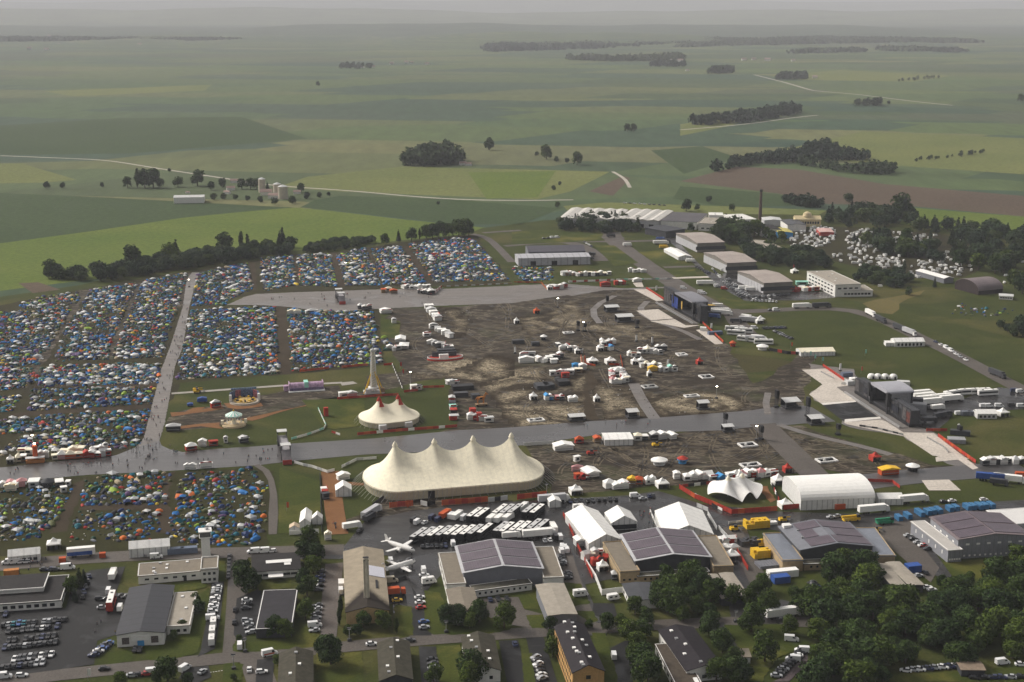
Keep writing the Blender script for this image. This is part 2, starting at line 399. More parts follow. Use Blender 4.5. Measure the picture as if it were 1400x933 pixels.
# countryside pieces seen in the photo
far = 0.02
sheet('field', g_teal, XG('x -60 262 100 268 270 277 360 282 403 284 340 289 250 298 120 317 -60 342'), far, jag=0)
sheet('field', g_bright, XG('x -60 342 0 333 120 317 250 298 340 289 403 284 465 290 550 300 600 305 667 312 640 322 560 330 430 345 350 360 110 384 0 398 -60 410'), far)
sheet('field', g_teal, XG('x 465 268 600 272 767 285 713 307 626 307 465 289 410 284 430 274'), far + .04)
sheet('field', g_pale, XG('x 420 242 549 228 834 235 780 262 733 273 560 266 465 262 380 256'), far)
sheet('field', g_bright, XG('x 640 236 760 234 735 270 665 272'), far + .06)
sheet('field', g_plough, XG('x 930 248 1007 228 1091 232 1209 252 1420 270 1420 298 1245 282 1131 279 1064 265'), far)
sheet('field', g_bright, XG('x 1245 284 1440 300 1440 326 1330 318 1230 306'), far + .04)
sheet('field', g_pale, XG('x 770 282 830 277 1010 283 1130 288 1120 294 900 292 780 293'), far + .06)
sheet('field', g_pale, XG('x -60 224 30 224 105 246 60 250 -60 252'), far)
sheet('field', g_teal, XG('x 930 255 1060 265 1120 280 1000 284 920 272'), far + .05)
sheet('field', g_plough, XG('x 805 262 852 241 862 244 838 268'), far + .08)
sheet('field', g_plough, XG('D 100 350 210 345 330 385 180 405'), far + .08)
sheet('field', g_teal, XG('x 890 206 960 200 1010 216 935 238'), far + .02)
sheet('field', g_pale, XG('x 930 170 1010 158 1040 152 1000 172 930 186'), far + .02)
sheet('field', g_teal, XG('x 0 172 160 162 330 160 420 190 180 210 0 212'), far)
sheet('field', g_pale, XG('x 60 125 290 116 280 124 100 132'), far)
sheet('field', g_pale, XG('x 1050 104 1150 96 1300 104 1250 112 1100 110'), far)
sheet('field', g_pale, XG('x 1180 180 1420 190 1420 240 1200 225 1040 212'), far + .01)
lane = M('pale_lane', (0.36, 0.33, 0.28), 0.9, 0.15, 0.05)
strip('road', lane, XG('A 0 635 250 645 430 652 650 688 920 728 1120 760 1240 766 1400 775 B 300 802 470 815 800 820 950 815'), 6, far + .1)
strip('road', lane, XG('B 1110 700 1160 725 1180 765'), 5, far + .1)
strip('road', lane, XG('C 300 305 420 335 540 370 720 385 960 415 1110 430'), 8, far + .1)
strip('track', lane, XG('C 0 530 180 515 300 503 460 480 560 470'), 7, far + .1)
# the airfield
sheet('grass_field', g_air, XG('x -400 460 -60 415 110 390 200 368 350 348 520 332 640 320 660 312 740 302 900 292 1130 288 1440 335 1800 420 2600 1300 -1300 1300'), 0.05)
z = 0.08
sheet('camp_ground', g_camp, XG('x -300 470 0 418 110 397 190 382 350 356 480 342 600 324 650 322 700 386 520 396 350 402 300 414 258 500 236 540 200 600 155 628 -10 640 -300 660'), z, jag=3)
sheet('camp_ground', g_camp, XG('x 255 420 375 417 520 424 526 500 400 512 236 524'), z, jag=2)
sheet('grass_field', ground_mat('camp_turf', (0.0234, 0.0215, 0.0084), (0.0365, 0.0374, 0.0112), 0.05, 0.9, fleck=(0.15, 0.13, 0.10), fleck_t=(0.7, 0.78)), XG('x -200 672 120 652 345 640 376 645 366 748 -200 768'), z, jag=1.5)
sheet('meadow', g_bright if 0 else g_air, XG('N 330 760 560 700 880 670 1000 660 1400 690 1400 920 850 920 640 840 500 775'), z, jag=4)
sheet('camp_ground', g_camp, XG('N 100 345 300 318 500 325 950 360 1100 400 1150 560 1060 600 900 600 680 600 480 540 340 500 130 450'), z + .01, jag=4)
sheet('dry_meadow', ground_mat('dry_meadow', (0.0920, 0.0800, 0.0288), (0.1320, 0.1080, 0.0416), 0.02, 0.6), XG('N 540 745 740 690 880 670 780 720 680 800 600 790'), z + .02, jag=6)
sheet('camp_ground', g_camp, XG('N 100 345 300 318 500 325 950 360 1100 400 1150 560 1060 600 900 600 680 600 480 540 340 500 130 450'), z + .01, jag=4)
sheet('dry_meadow', ground_mat('worn_turf', (0.0392, 0.0370, 0.0134), (0.0588, 0.0526, 0.0190), 0.02, 0.6), XG('g 680 570 1280 640 1200 700 850 720 680 660'), z + .02, jag=7)
zm = z + .02
sheet('mud', g_mud, XG('x 528 424 640 418 775 402 870 394 925 420 965 455 1000 476 1010 500 1030 530 1064 556 1020 566 900 574 800 580 690 586 600 594 680 560 640 525 560 510 525 470'), zm, jag=5)
sheet('mud', g_mud, XG('x 722 612 830 596 930 590 1050 583 1100 640 1060 652 960 660 860 668 752 676 742 640'), zm, jag=4)
sheet('mud', g_mud, XG('L 20 575 180 570 380 640 700 730 900 780 1040 790 800 850 530 850 280 800'), zm, jag=4, seed=4)
sheet('mud', g_mud, XG('x 1095 488 1140 470 1110 505 1096 560 1060 552 1030 530'), zm, jag=5)
sheet('mud', g_mud, XG('h 100 470 470 400 900 300 1350 260 1350 330 1100 400 700 490 450 560 130 600 40 560'), zm, jag=3)
sheet('mud', g_mud, XG('J 0 170 250 150 600 170 600 60 1000 0 1350 60 1370 330 1100 330 1040 60 700 130 0 240'), zm - .003, jag=3)
sheet('mud', g_mud, XG('J 460 870 640 780 700 720 1400 740 1400 770 900 790'), zm, jag=2)
sheet('mud', g_mud, XG('D 430 390 500 390 350 600 200 860 150 920 100 920 330 600'), zm, jag=3)
sheet('mud', g_mud, XG('D 740 350 780 350 700 540 620 770 560 770 680 540'), zm, jag=2)
sheet('mud', g_mud, XG('D 1010 300 1090 290 1060 400 1000 480 960 480'), zm, jag=2)
for s in ('E 205 195 225 195 238 360 222 360', 'E 400 185 440 185 490 370 430 370', 'E 605 150 625 160 700 360 685 360', 'E 800 145 830 150 970 350 920 350', 'D 1365 240 1400 235 1400 390 1385 390',
          'E 108 480 165 480 190 850 130 850'):
    sheet('lane', g_dirt, XG(s), zm + .02, jag=1.5)
for s in ('I 190 98 690 105 850 80 860 112 690 125 180 118', 'I 60 270 160 252 820 215 810 235 150 275 60 300', 'I 900 600 950 580 920 760 1000 900 860 920 880 790 430 790 440 765 880 760', 'I 410 650 480 620 360 900 270 920 330 830'):
    sheet('lane', g_dirt, XG(s), zm + .02, jag=1.5)
zs = zm + .03
soft_sheet('straw', g_straw, XG('x 570 502 625 486 690 500 743 502 752 515 738 524 724 542 702 553 776 553 780 520 797 505 810 515 801 556 800 581 706 585 688 572 680 553 658 530 640 517 600 511'), zs, 11)
soft_sheet('straw', g_straw, XG('E 820 830 1000 860 1300 740 1400 765 1400 860 1250 900 1050 870 900 880'), zs)
soft_sheet('straw', g_straw, XG('K 460 350 530 400 660 395 760 560 500 575 440 430'), zs)
soft_sheet('straw', g_straw, XG('K 700 430 850 450 1000 415 1200 440 1290 480 1250 535 900 560 800 560 730 500'), zs)
soft_sheet('straw', g_straw, XG('F 300 560 380 580 400 640 500 700 700 690 880 770 700 790 300 720 100 760 0 660 180 640'), zs)
soft_sheet('straw', g_straw, XG('E 1000 480 1120 490 1180 560 1130 650 1060 640 1050 560'), zs)
# paved surfaces
zr = zs + .04
run_up = 'x -60 645 0 640 75 632 150 625 I 640 490 740 450 870 410 885 440 930 460 1000 475 x 300 614 350 611 400 607 512 600 625 589 700 585 800 577 895 572 1025 562 L 20 470 190 460 240 470 370 548 180 560 60 572 x 1050 582 988 589 925 591 825 594 720 609 600 618 500 622 400 631 350 637 225 645 120 650 -60 666'
sheet('runway', g_run, XG(run_up), zr)
sheet('runway', g_silt, XG('D 1050 292 1090 292 1062 380 1035 480 1000 700 I 958 0 925 190 900 320 872 412 740 452 785 400 810 300 855 130 875 40 D 930 700 1000 480 1020 330'), zr + .004, jag=.3)
sheet('runway', g_silt, XG('E -160 470 -60 425 0 410 230 400 400 395 680 385 1080 380 1400 365 F 60 480 300 475 620 500 880 488 880 496 660 505 500 510 330 540 300 535 0 580 E 1000 475 700 490 430 507 390 507 170 480 0 470'), zr, jag=.6)
sheet('concrete_floor', g_silt, XG('L 210 230 300 340 225 400 395 530 400 560 440 580 740 630 980 780 1120 820 1160 800 900 600 780 570 480 380 470 260'), zr - .03, jag=2)
sheet('wet_yard', g_wet, XG('L 780 470 800 450 1060 425 1260 360 1400 378 1400 480 1000 500 990 540 930 590 810 575'), zr)
sheet('wet_pit', g_tar, XG('L 300 460 480 438 605 525 410 545'), zr + .008)
strip('road', g_road, XG('F 540 190 545 240 640 300 720 370 860 450 980 540 1100 600 1190 640'), 20, zr)
strip('road', g_road, XG('F 1190 600 1200 680 1290 730 1310 770'), 14, zr - .004)
strip('road', g_road, XG('F 1150 630 1280 625 1400 620 N 0 782 150 770 400 755 480 768 560 800 660 850 800 905 L 700 30 800 75 1100 215 1300 335 1440 400'), 13, zr + .004)
strip('road', g_road, XG('E 1180 82 1240 75 1300 130 1400 235'), 8, zr)
strip('road', g_road, XG('E 1240 75 1320 66 1450 62'), 8, zr + .004)
strip('road', g_road, XG('F -40 268 80 262 180 235 400 240 500 250 660 240 800 238'), 9, zr + .008)
strip('road', g_road, XG('F 220 240 300 230 380 250 440 290 490 350'), 14, zr + .012)
strip('path', g_mat, XG('F 880 443 980 438 1090 436'), 7, zr)
strip('path', g_road, XG('F 830 384 920 378 1000 378'), 8, zr)
sheet('forecourt', g_road, XG('F 470 215 590 208 620 225 520 236'), zr + .016)
sheet('apron', g_wet, XG('F 760 205 890 225 990 330 1060 400 1230 460 1240 520 1320 570 1290 575 1150 500 1010 380 960 330 850 235'), zr)
sheet('apron', g_wet, XG('f 480 520 560 500 800 660 980 650 1330 660 1330 700 1050 720 640 720 500 600'), zr + .004)
strip('road', g_run, XG('L 380 900 540 862 800 846 1000 836 1150 815 1400 800'), 20, zr + .003)
strip('road', g_road, XG('L -30 560 20 610 120 700 260 845'), 15, zr + .006)
strip('path', g_silt, XG('K 665 380 690 460 730 510 780 572'), 7, zr + .006)
for s, w in (('L 60 565 130 610 300 640 560 690 620 700 670 730', 5), ('F 480 690 400 610 430 590 560 540', 5), ('F 740 570 640 600 660 640 760 690 870 700 960 720 1030 780', 5), ('K 1400 430 1310 480 1400 550', 4)):
    strip('cable_path', g_silt, XG(s), w, zr + .01)
strip('path', g_chip, XG('J 405 580 410 680 425 800 450 925'), 9, zr + .01)
sheet('path', g_chip, XG('J 480 640 600 645 600 658 480 658'), zr + .01, jag=1)
strip('path', M('pale_concrete', (0.30, 0.28, 0.25), .9, .12, .3), XG('h 80 322 500 290 920 262'), 4, zr)
strip('path', MATS['pale_concrete'], XG('h 1215 248 1360 240'), 4, zr)
sheet('path', MATS['pale_concrete'], XG('J 460 95 530 88 555 100 470 112'), zr + .01)
for s in ('h 70 470 200 462 240 430 340 425 300 440 470 410 480 440 240 470 90 495', 'h 470 400 760 390 770 420 560 445 480 430', 'h 130 575 300 555 440 540 460 590 440 585 300 572 130 588', 'h 600 520 700 500 900 445 1100 405 1120 415 900 460 680 530'):
    sheet('path', g_chip, XG(s), zr + .012, jag=2.2)
strip('path', g_road, XG('J 0 545 85 560 110 600 90 925'), 3.4, zr + .002, jag=.3)
sheet('path', g_dirt, XG('K 400 320 440 300 470 380 420 440 470 575 400 585 395 440'), zr + .014, jag=1.5)
sheet('path', g_chip, XG('i 1140 190 1190 180 1250 260 1215 272'), zr + .014, jag=1)
# floor panels laid in front of the stages
for s in ('L 185 265 315 258 490 345 375 360 480 436 290 450 225 400 298 345', 'L 412 552 615 538 640 545 740 608 905 612 1150 802 1120 812 985 720 980 742 900 735 740 628 430 563', 'L 1000 715 1100 752 920 768 915 745',
          'F 665 505 740 503 830 565 790 570', 'F 680 622 800 613 885 665 760 674', 'F 755 680 890 668 950 702 1035 700 940 716', 'F 1005 727 1062 720 1155 802 1110 806', 'L 840 870 990 866 1055 925 880 925', 'F 660 470 710 465 720 492 680 492'):
    sheet('floor_panels', g_mat, XG(s), zr + .02)
sheet('wood_deck', M('deck', (.38, .31, .22), .8, .2, .5), XG('e 565 265 590 265 600 345 575 345'), zr + .03)
for s in ('L 420 536 612 522 618 532 418 552', 'L 290 448 480 434 482 441 300 458'):
    sheet('floor_panels', M('white_edge', (.62, .59, .54), .7, .1, .4), XG(s), zr + .03)
# the working yards and streets near the camera
sheet('yard', g_wet, XG('x 380 765 470 748 500 712 560 700 640 690 750 684 860 678 900 672 960 690 1060 700 1180 704 1300 690 1440 682 1440 706 1330 714 1250 722 1270 745 1310 800 1260 780 1215 740 1180 722 1075 728 1020 720 1045 800 1050 850 1000 850 985 760 800 800 830 870 790 870 770 800 760 760 620 770 590 800 570 830 560 860 540 860 530 760 470 765'), zr + .002)
strip('road', g_road, XG('x -40 778 60 768 130 762 200 756 300 757 380 757 470 752'), 12, zr + .006)
strip('road', g_road, XG('x 1040 802 1030 775 1012 745 1000 722'), 8, zr + .006)
sheet('yard', g_road, XG('Q 490 190 680 180 690 240 720 300 800 400 760 470 600 330 500 240'), zr + .008)
strip('road', g_road, XG('x -60 940 0 931 60 925 200 912 330 898 433 888 516 881 580 874 708 866 773 862 888 856 1004 848 1080 846 1130 852'), 9, zr + .01)
strip('road', g_road, XG('x 319 900 323 850 327 800 326 760'), 8, zr + .014)
strip('road', g_road, XG('x 345 898 360 940'), 10, zr + .014)
strip('road', g_road, XG('x 803 862 785 815 773 780 765 748'), 9, zr + .014)
sheet('car_park', g_tar, XG('j 60 420 420 430 470 250 580 190 800 165 740 330 820 350 740 600 620 640 600 790 330 830 -60 880 -60 520'), zr + .012)
sheet('car_park', g_tar, XG('n 90 265 170 260 145 500 110 690 0 745 20 700 60 500'), zr + .016)
sheet('car_park', g_tar, XG('n 250 370 410 300 400 560 260 640 230 600'), zr + .016)
sheet('car_park', ground_mat('worn_lot', (0.1013, 0.0885, 0.0810), (0.1312, 0.1162, 0.1050), 0.05, 1.0), XG('n 815 150 930 140 905 440 885 630 785 630 790 400'), zr + .018)
sheet('car_park', g_tar, XG('n 1200 300 1320 290 1340 420 1400 430 O 850 370 940 500 960 640 860 640 830 480 770 460 720 470'), zr + .018)
sheet('car_park', g_tar, XG('O 890 700 985 700 1000 900 905 900'), zr + .018)
sheet('car_park', g_tar, XG('k 475 640 600 635 660 910 530 910'), zr + .018)
sheet('car_park', g_tar, XG('k 650 620 760 615 850 910 710 910'), zr + .018)
sheet('car_park', g_road, XG('k 360 370 600 360 640 440 760 470 700 560 560 540 460 480 420 500'), zr + .018)
sheet('car_park', g_tar, XG('k 1080 400 1210 400 1230 480 1150 500 1070 470'), zr + .02)
sheet('car_park', g_tar, XG('n 380 760 490 750 480 910 370 910'), zr + .02)
sheet('car_park', g_tar, XG('j 1180 815 1330 800 1350 870 1260 910 1140 880'), zr + .02)
sheet('car_park', ground_mat('violet_gravel', (0.0660, 0.0540, 0.0570), (0.0900, 0.0720, 0.0720), 0.05, 1.0), XG('l 930 900 1070 680 1090 810 1010 880 960 933 850 933'), zr + .02)
sheet('yard', g_tar, XG('k 1160 700 1280 640 1330 640 1330 910 1230 910 1150 700'), zr + .02)
strip('road', g_tar, XG('l 480 545 580 640 640 760 690 870'), 6, zr + .02)
sheet('forecourt', g_wet, XG('l 640 590 640 480 860 470 900 390 960 400 1000 520 870 560'), zr + .018)
for s in ('k 340 340 720 305 730 435 640 435 600 360', 'k 650 480 760 470 770 560 690 560', 'k 890 270 1000 275 1060 400 940 420', 'k 960 450 1080 450 1110 510 1060 530', 'k 0 320 100 330 150 440 560 520 550 570 380 600 60 600 0 560',
          'O 760 470 840 480 860 620 830 650 750 620', 'n 1255 430 1370 420 1375 600 1290 625', 'n 760 720 1050 710 1060 910 750 910', 'O 985 700 1120 690 1150 900 1010 900', 'k 620 725 690 720 710 910 640 910',
          'k 1070 590 1160 590 1240 910 1150 910', 'j 690 720 840 690 850 770 690 790', 'j 920 670 1040 670 1240 380 1330 300 1340 400 1260 720 1050 770 930 760', 'j 1100 270 1330 250 1320 300 1120 330',
          'n 170 790 250 775 295 790 280 910 160 910', 'n 340 650 600 620 700 540 780 620 740 680 300 715 220 705 240 640', 'n 390 250 600 240 600 300 390 320', 'n 130 130 180 130 180 260 130 260',
          'l 530 560 960 550 1100 680 880 780 780 933 700 933 640 720', 'J 130 560 360 640 370 800 300 920 120 920', 'J 250 190 590 180 600 330 430 350 370 340', 'Q 740 380 1010 360 1050 480 860 500', 'm 60 880 800 860 1064 800 1064 933 0 933',
          'Q 130 420 420 440 400 600 100 600', 'E 680 540 790 560 780 650 680 650', 'F 0 190 170 180 500 200 480 240 0 260', 'F 450 265 560 265 690 360 560 380', 'F 690 300 850 290 930 360 800 370', 'F 840 400 1000 395 1010 430 900 440', 'F 1060 510 1180 560 1400 580 1400 612 1200 612'):
    sheet('lawn', g_lawn, XG(s), zr - .03 if s[0] in 'mQE' else zr + .024, jag=.5)
# paint: parking bays and the runway's centre line
def lines(name, segs, w, zz):
    mb = MB()
    for (a, b) in segs:
        A, B = Vector(a), Vector(b); t = (B - A).normalized() * w / 2; n = Vector((-t.y, t.x))
        mb.add([(*(A + n), 0), (*(A - n), 0), (*(B - n), 0), (*(B + n), 0)], [(0, 1, 2, 3)])
    tag(link(name, mb.mesh(name, paint), None, (0, 0, zz)), kind='structure')
def seg(s): p = XG(s); return [(p[i], p[i+1]) for i in range(0, len(p) - 1, 2)]
bay = []
for (x0, y0, x1, y1, n, tx, ty) in ((20, 590, 420, 545, 13, 22, -45), (20, 715, 400, 640, 13, 22, -40), (20, 815, 350, 775, 11, 22, -40), (130, 450, 420, 440, 9, 12, -25)):
    for q in range(n + 1):
        u = q / n; bx, by = x0 + (x1-x0)*u, y0 + (y1-y0)*u
        bay.append((G(bx/4.667, 740 + by/4.667), G((bx+tx)/4.667, 740 + (by+ty)/4.667)))
lines('road_markings', bay, .14, zr + .024)
lines('road_markings', seg('n 80 840 90 840 98 838 108 838 114 836 126 835 132 833 142 832 150 830 160 829') + seg('j 620 610 690 470 240 800 430 795'), .35, zr + .03)
lines('runway_markings', seg('x 10 650 200 634 410 620 500 613 300 627 400 619'), .5, zr + .01)

# ruts that the service vehicles left in the mud
def ruts(n, poly, seed):
    r2 = random.Random(seed); P = XG(poly); xs, ys = [p[0] for p in P], [p[1] for p in P]; mb = MB(); k = 0
    def inside(x, y):
        c = False; j = len(P) - 1
        for i in range(len(P)):
            if (P[i][1] > y) != (P[j][1] > y) and x < (P[j][0]-P[i][0])*(y-P[i][1])/(P[j][1]-P[i][1]) + P[i][0]: c = not c
            j = i
        return c
    while k < n:
        x, y = r2.uniform(min(xs), max(xs)), r2.uniform(min(ys), max(ys))
        if not inside(x, y): continue
        k += 1; h = r2.choice([RUN, RUN + PI/2, r2.uniform(0, PI)]) + r2.gauss(0, .25); cv = r2.gauss(0, .012); pts = []
        for q in range(r2.randint(14, 44)):
            if not inside(x, y): break
            pts.append((x, y, h)); x += 3.2*math.cos(h); y += 3.2*math.sin(h); h += cv*3.2; cv += r2.gauss(0, .0022)
        for off in (-.95, .95):
            w = r2.uniform(.28, .5); o = len(mb.v)
            for (a, b, t) in pts:
                for e in (-w, w): mb.v.append((a - math.sin(t)*(off + e), b + math.cos(t)*(off + e), 0))
            for q in range(len(pts) - 1): mb.f.append((o+2*q, o+2*q+1, o+2*q+3, o+2*q+2)); mb.m.append(1 if (q + k) % 9 > 6 else 0)
    return mb
rut_l = M('drying_rut', (0.105, 0.085, 0.058), .9, .5, .25); rut_d = M('wet_rut', (0.012, 0.009, 0.007), .35, .3, .3)
for i, (n, s) in enumerate([(95, 'x 545 424 640 418 775 402 870 394 925 420 965 455 1000 476 1010 500 1030 530 1060 554 900 574 700 584 680 560 640 525 560 508'), (34, 'x 735 612 830 598 930 592 1050 585 1095 640 960 660 760 674'), (16, 'L 40 580 380 640 900 780 800 850 280 800')]):
    mb = ruts(n, s, 40 + i); tag(link('tyre_track', mb.mesh('tyre_track', [rut_l, rut_d]), None, (0, 0, zs + .035)), kind='structure')
# ------------------------------------------------------------------ paints and cloths
GZ = 0.26                                            # top of the laid surfaces
white = M('white_paint', (0.72, 0.71, 0.68), 0.5, 0.07, 1.2); cream = M('cream_canvas', (0.78, 0.72, 0.56), 0.75, 0.06, 0.3, bump=.15)
pvc = M('white_canvas', (0.78, 0.77, 0.73), 0.6, 0.06, 0.5, bump=.1); pvc2 = M('grey_canvas', (0.50, 0.50, 0.49), 0.65, 0.1, 0.5)
dark = M('dark_trim', (0.022, 0.022, 0.024), 0.5, 0.25, 2); glass = M('dark_glass', (0.018, 0.021, 0.025), 0.12, 0.2, 1, spec=0.6); rubber = M('rubber', (0.018, 0.018, 0.018), 0.9)
steel = M('galvanised_steel', (0.38, 0.38, 0.38), 0.4, 0.15, 2, metal=0.6); steel_d = M('dark_steel', (0.07, 0.07, 0.075), 0.5, 0.2, 2, metal=0.4)
red = M('red_banner', (0.36, 0.040, 0.026), 0.7, 0.25, 0.6); orange = M('orange_banner', (0.46, 0.085, 0.028), 0.7, 0.12, 0.6); yellow = M('yellow_paint', (0.68, 0.42, 0.03), 0.55, 0.12, 0.8)
blue = M('blue_paint', (0.03, 0.08, 0.28), 0.5, 0.15, 0.8); sky_b = M('bright_blue_tarp', (0.05, 0.25, 0.52), 0.6, 0.18, 0.5); green = M('green_paint', (0.03, 0.22, 0.12), 0.6, 0.2, 0.8)
mint = M('mint_paint', (0.30, 0.60, 0.50), 0.6, 0.1, 0.8); wood = M('weathered_wood', (0.24, 0.16, 0.09), 0.8, 0.25, 1.5); wood_o = M('orange_timber', (0.42, 0.17, 0.05), 0.75, 0.25, 1.0)
brick = M('ochre_brick', (0.42, 0.25, 0.10), 0.85, 0.18, 1.2); ochre = M('sandy_brick', (0.36, 0.27, 0.16), 0.85, 0.2, 0.8); render_w = M('white_render', (0.66, 0.65, 0.61), 0.8, 0.1, 0.5)
felt = M('roof_felt', (0.022, 0.020, 0.020), 0.75, 0.3, 0.5); felt_g = M('grey_sheet_roof', (0.060, 0.062, 0.068), 0.45, 0.22, 0.25); gravel = M('gravel_roof', (0.19, 0.165, 0.13), 0.9, 0.14, 0.4)
gravel_l = M('light_gravel_roof', (0.30, 0.27, 0.225), 0.9, 0.14, 0.4); tile_b = M('mossy_tiles', (0.050, 0.046, 0.033), 0.85, 0.3, 0.5); tile_d = M('violet_black_tiles', (0.020, 0.017, 0.020), 0.75, 0.25, 0.6)
clad = M('grey_cladding', (0.17, 0.175, 0.195), 0.55, 0.1, 0.3); clad_d = M('dark_cladding', (0.050, 0.052, 0.058), 0.6, 0.2, 0.5); clad_l = M('pale_cladding', (0.42, 0.42, 0.43), 0.55, 0.1, 0.3)
hang_r = M('faded_sheet_roof', (0.33, 0.285, 0.255), 0.6, 0.12, 0.12); hang_p = M('mauve_sheet_roof', (0.17, 0.14, 0.145), 0.55, 0.12, 0.12)
skin = M('skin', (0.45, 0.28, 0.20), 0.7); foil = M('grey_foil', (0.28, 0.28, 0.29), 0.35, 0.2, 0.8)
lampm = M('lit_lamp', (1.0, 0.93, 0.72), 0.5, 0.0, 1, emit=14)
def panel_mat(name, rot=0, col=(0.060, 0.042, 0.056), cell=(1.0, 1.65)):
    """solar modules: dark cells under glass with fine pale joints"""
    m, nt, b = base_mat(name)
    br = node(nt, 'ShaderNodeTexBrick', offset=0.0); br.inputs['Scale'].default_value = 1; br.inputs['Brick Width'].default_value = cell[0]; br.inputs['Row Height'].default_value = cell[1]
    br.inputs['Mortar Size'].default_value = 0.03; br.inputs['Color1'].default_value = c4(col); br.inputs['Color2'].default_value = c4(mul(col, 1.3)); br.inputs['Mortar'].default_value = (0.17, 0.15, 0.155, 1)
    nt.links.new(mapped(nt, rot), br.inputs['Vector'])
    n = noise(nt, mapped(nt), 0.12, 4)
    nt.links.new(mixc(nt, 1.0, br.outputs['Color'], ramp(nt, n, [(0.3, 0.85), (0.7, 1.15)]), 'MULTIPLY'), b.inputs['Base Color'])
    b.inputs['Roughness'].default_value = 0.32; b.inputs['Specular IOR Level'].default_value = 0.5
    MATS[name] = m; return m
solar = panel_mat('solar_modules')
def rib_mat(name, col, dark_k=0.72, pitch=1.0, axis=0, rough=0.6):
    """ribbed sheet, or canvas with bays: a seam every pitch metres"""
    m, nt, b = base_mat(name)
    w = node(nt, 'ShaderNodeTexWave', bands_direction='XYZ'[axis]); w.inputs['Scale'].default_value = PI / pitch / 10 * 1.0
    nt.links.new(mapped(nt), w.inputs['Vector'])
    n = noise(nt, mapped(nt), 0.5, 5)
    c = mixc(nt, ramp(nt, w.outputs['Fac'], [(0.0, 1.0), (0.12, 0.0)]), col, mul(col, dark_k))
    nt.links.new(mixc(nt, 1.0, c, ramp(nt, n, [(0.3, 0.88), (0.7, 1.1)]), 'MULTIPLY'), b.inputs['Base Color']); b.inputs['Roughness'].default_value = rough; b.inputs['Specular IOR Level'].default_value = 0.12
    MATS[name] = m; return m
big_canvas = rib_mat('seamed_cream_canvas', (0.80, 0.74, 0.57), 0.95, 3.0, 0, .75)
bay_canvas = rib_mat('bay_canvas', (0.78, 0.77, 0.73), 0.84, 5.0, 1)
bay_canvas_x = rib_mat('bay_canvas_x', (0.76, 0.75, 0.72), 0.86, 5.0, 0)
wall_canvas = rib_mat('wall_canvas', (0.60, 0.60, 0.58), 0.55, 2.5, 0)
rib_white = rib_mat('ribbed_pale_sheet', (0.52, 0.50, 0.46), 0.78, 9.0, 0)
rib_grey = rib_mat('ribbed_grey_sheet', (0.40, 0.40, 0.42), 0.7, 6.0, 0)
rib_dark = rib_mat('seamed_dark_sheet', (0.040, 0.041, 0.047), 0.75, 5.0, 1, 0.4)
clad_rib = rib_mat('ribbed_cladding', (0.22, 0.225, 0.245), 0.82, 2.0, 0)
# ------------------------------------------------------------------ buildings
def place(A, B, Dd, h):
    """three roof-edge pixels (near-left, near-right, far-left) at height h -> centre, heading, width, depth"""
    a, b, d = (Vector(G(*p, h)) for p in (A, B, Dd))
    u, v = b - a, d - a
    au = math.atan2(u.y, u.x); av = math.atan2(v.y, v.x) - PI / 2
    wu, wv = u.length, v.length
    dv = (av - au + PI) % (2*PI) - PI
    ang = au + dv * wv / (wu + wv)
    ex, ey = Vector((math.cos(ang), math.sin(ang))), Vector((-math.sin(ang), math.cos(ang)))
    w, dp = abs(u.dot(ex)), abs(v.dot(ey))
    c = (a + b) / 2 * .5 + ((b + d) / 2) * .5
    c = a + (u + v) / 2
    return (c.x, c.y, 0), ang, w, dp
def windows(t, w, d, rows, pane=None, name='window'):
    """rows: (face, how many, sill height, width, height[, from, to]) - each opening a part of its own"""
    cache = {}
    for row in rows:
        f, n, z0, ww, hh = row[:5]; u0, u1 = (row[5], row[6]) if len(row) > 5 else (0.06, 0.94)
        key = (ww, hh)
        if key not in cache: cache[key] = MB().box(0, 0, 0, ww, 0.16, hh).mesh(name, pane or glass)
        L = w if f in 'SN' else d
        for i in range(n):
            s = (u0 + (u1 - u0) * ((i + .5) / n)) * L - L / 2
            loc, rz = {'S': ((s, -d/2, z0), 0), 'N': ((s, d/2, z0), 0), 'E': ((w/2, s, z0), PI/2), 'W': ((-w/2, s, z0), PI/2)}[f]
            link(name, cache[key], t, loc, rz)
def walls_mb(w, d, h, rise, ridge, mi=0, arc=False):
    mb = MB(); a, b = w/2, d/2
    if not rise: return mb.box(0, 0, 0, w, d, h, bottom=False)
    if ridge == 'y': prof = [(-a, 0), (a, 0), (a, h)] + ([(a*math.cos(t), h + rise*math.sin(t)) for t in [PI*k/12 for k in range(1, 12)]] if arc else [(0, h + rise)]) + [(-a, h)]; mb.prism(prof, -b, b)
    else:
        prof = [(-b, 0), (b, 0), (b, h)] + ([(b*math.cos(t), h + rise*math.sin(t)) for t in [PI*k/12 for k in range(1, 12)]] if arc else [(0, h + rise)]) + [(-b, h)]
        mb.prism(prof, -a, a, T=Matrix.Rotation(PI/2, 4, 'Z'))
    return mb
def roof_mb(w, d, h, rise, ridge, over=0.4, th=0.25, arc=False):
    mb = MB(); L = d if ridge == 'y' else w; S = (w if ridge == 'y' else d)
    a = S/2 + over; T = None if ridge == 'y' else Matrix.Rotation(PI/2, 4, 'Z')
    dz = rise * over / (S/2) if rise else 0
    if arc:
        top = [(a*math.cos(t), h + .05 + (rise)*math.sin(t)) for t in [PI*k/14 for k in range(15)]]
    elif rise: top = [(a, h - dz + .05), (0, h + rise + .05), (-a, h - dz + .05)]
    else: top = [(a, h + .02), (-a, h + .02)]
    prof = [(x, z + th) for x, z in top] + [(x, z) for x, z in reversed(top)]
    n = len(top); vs, fs = [], []
    return mb.prism_strip(prof, n, -L/2 - over, L/2 + over, T)
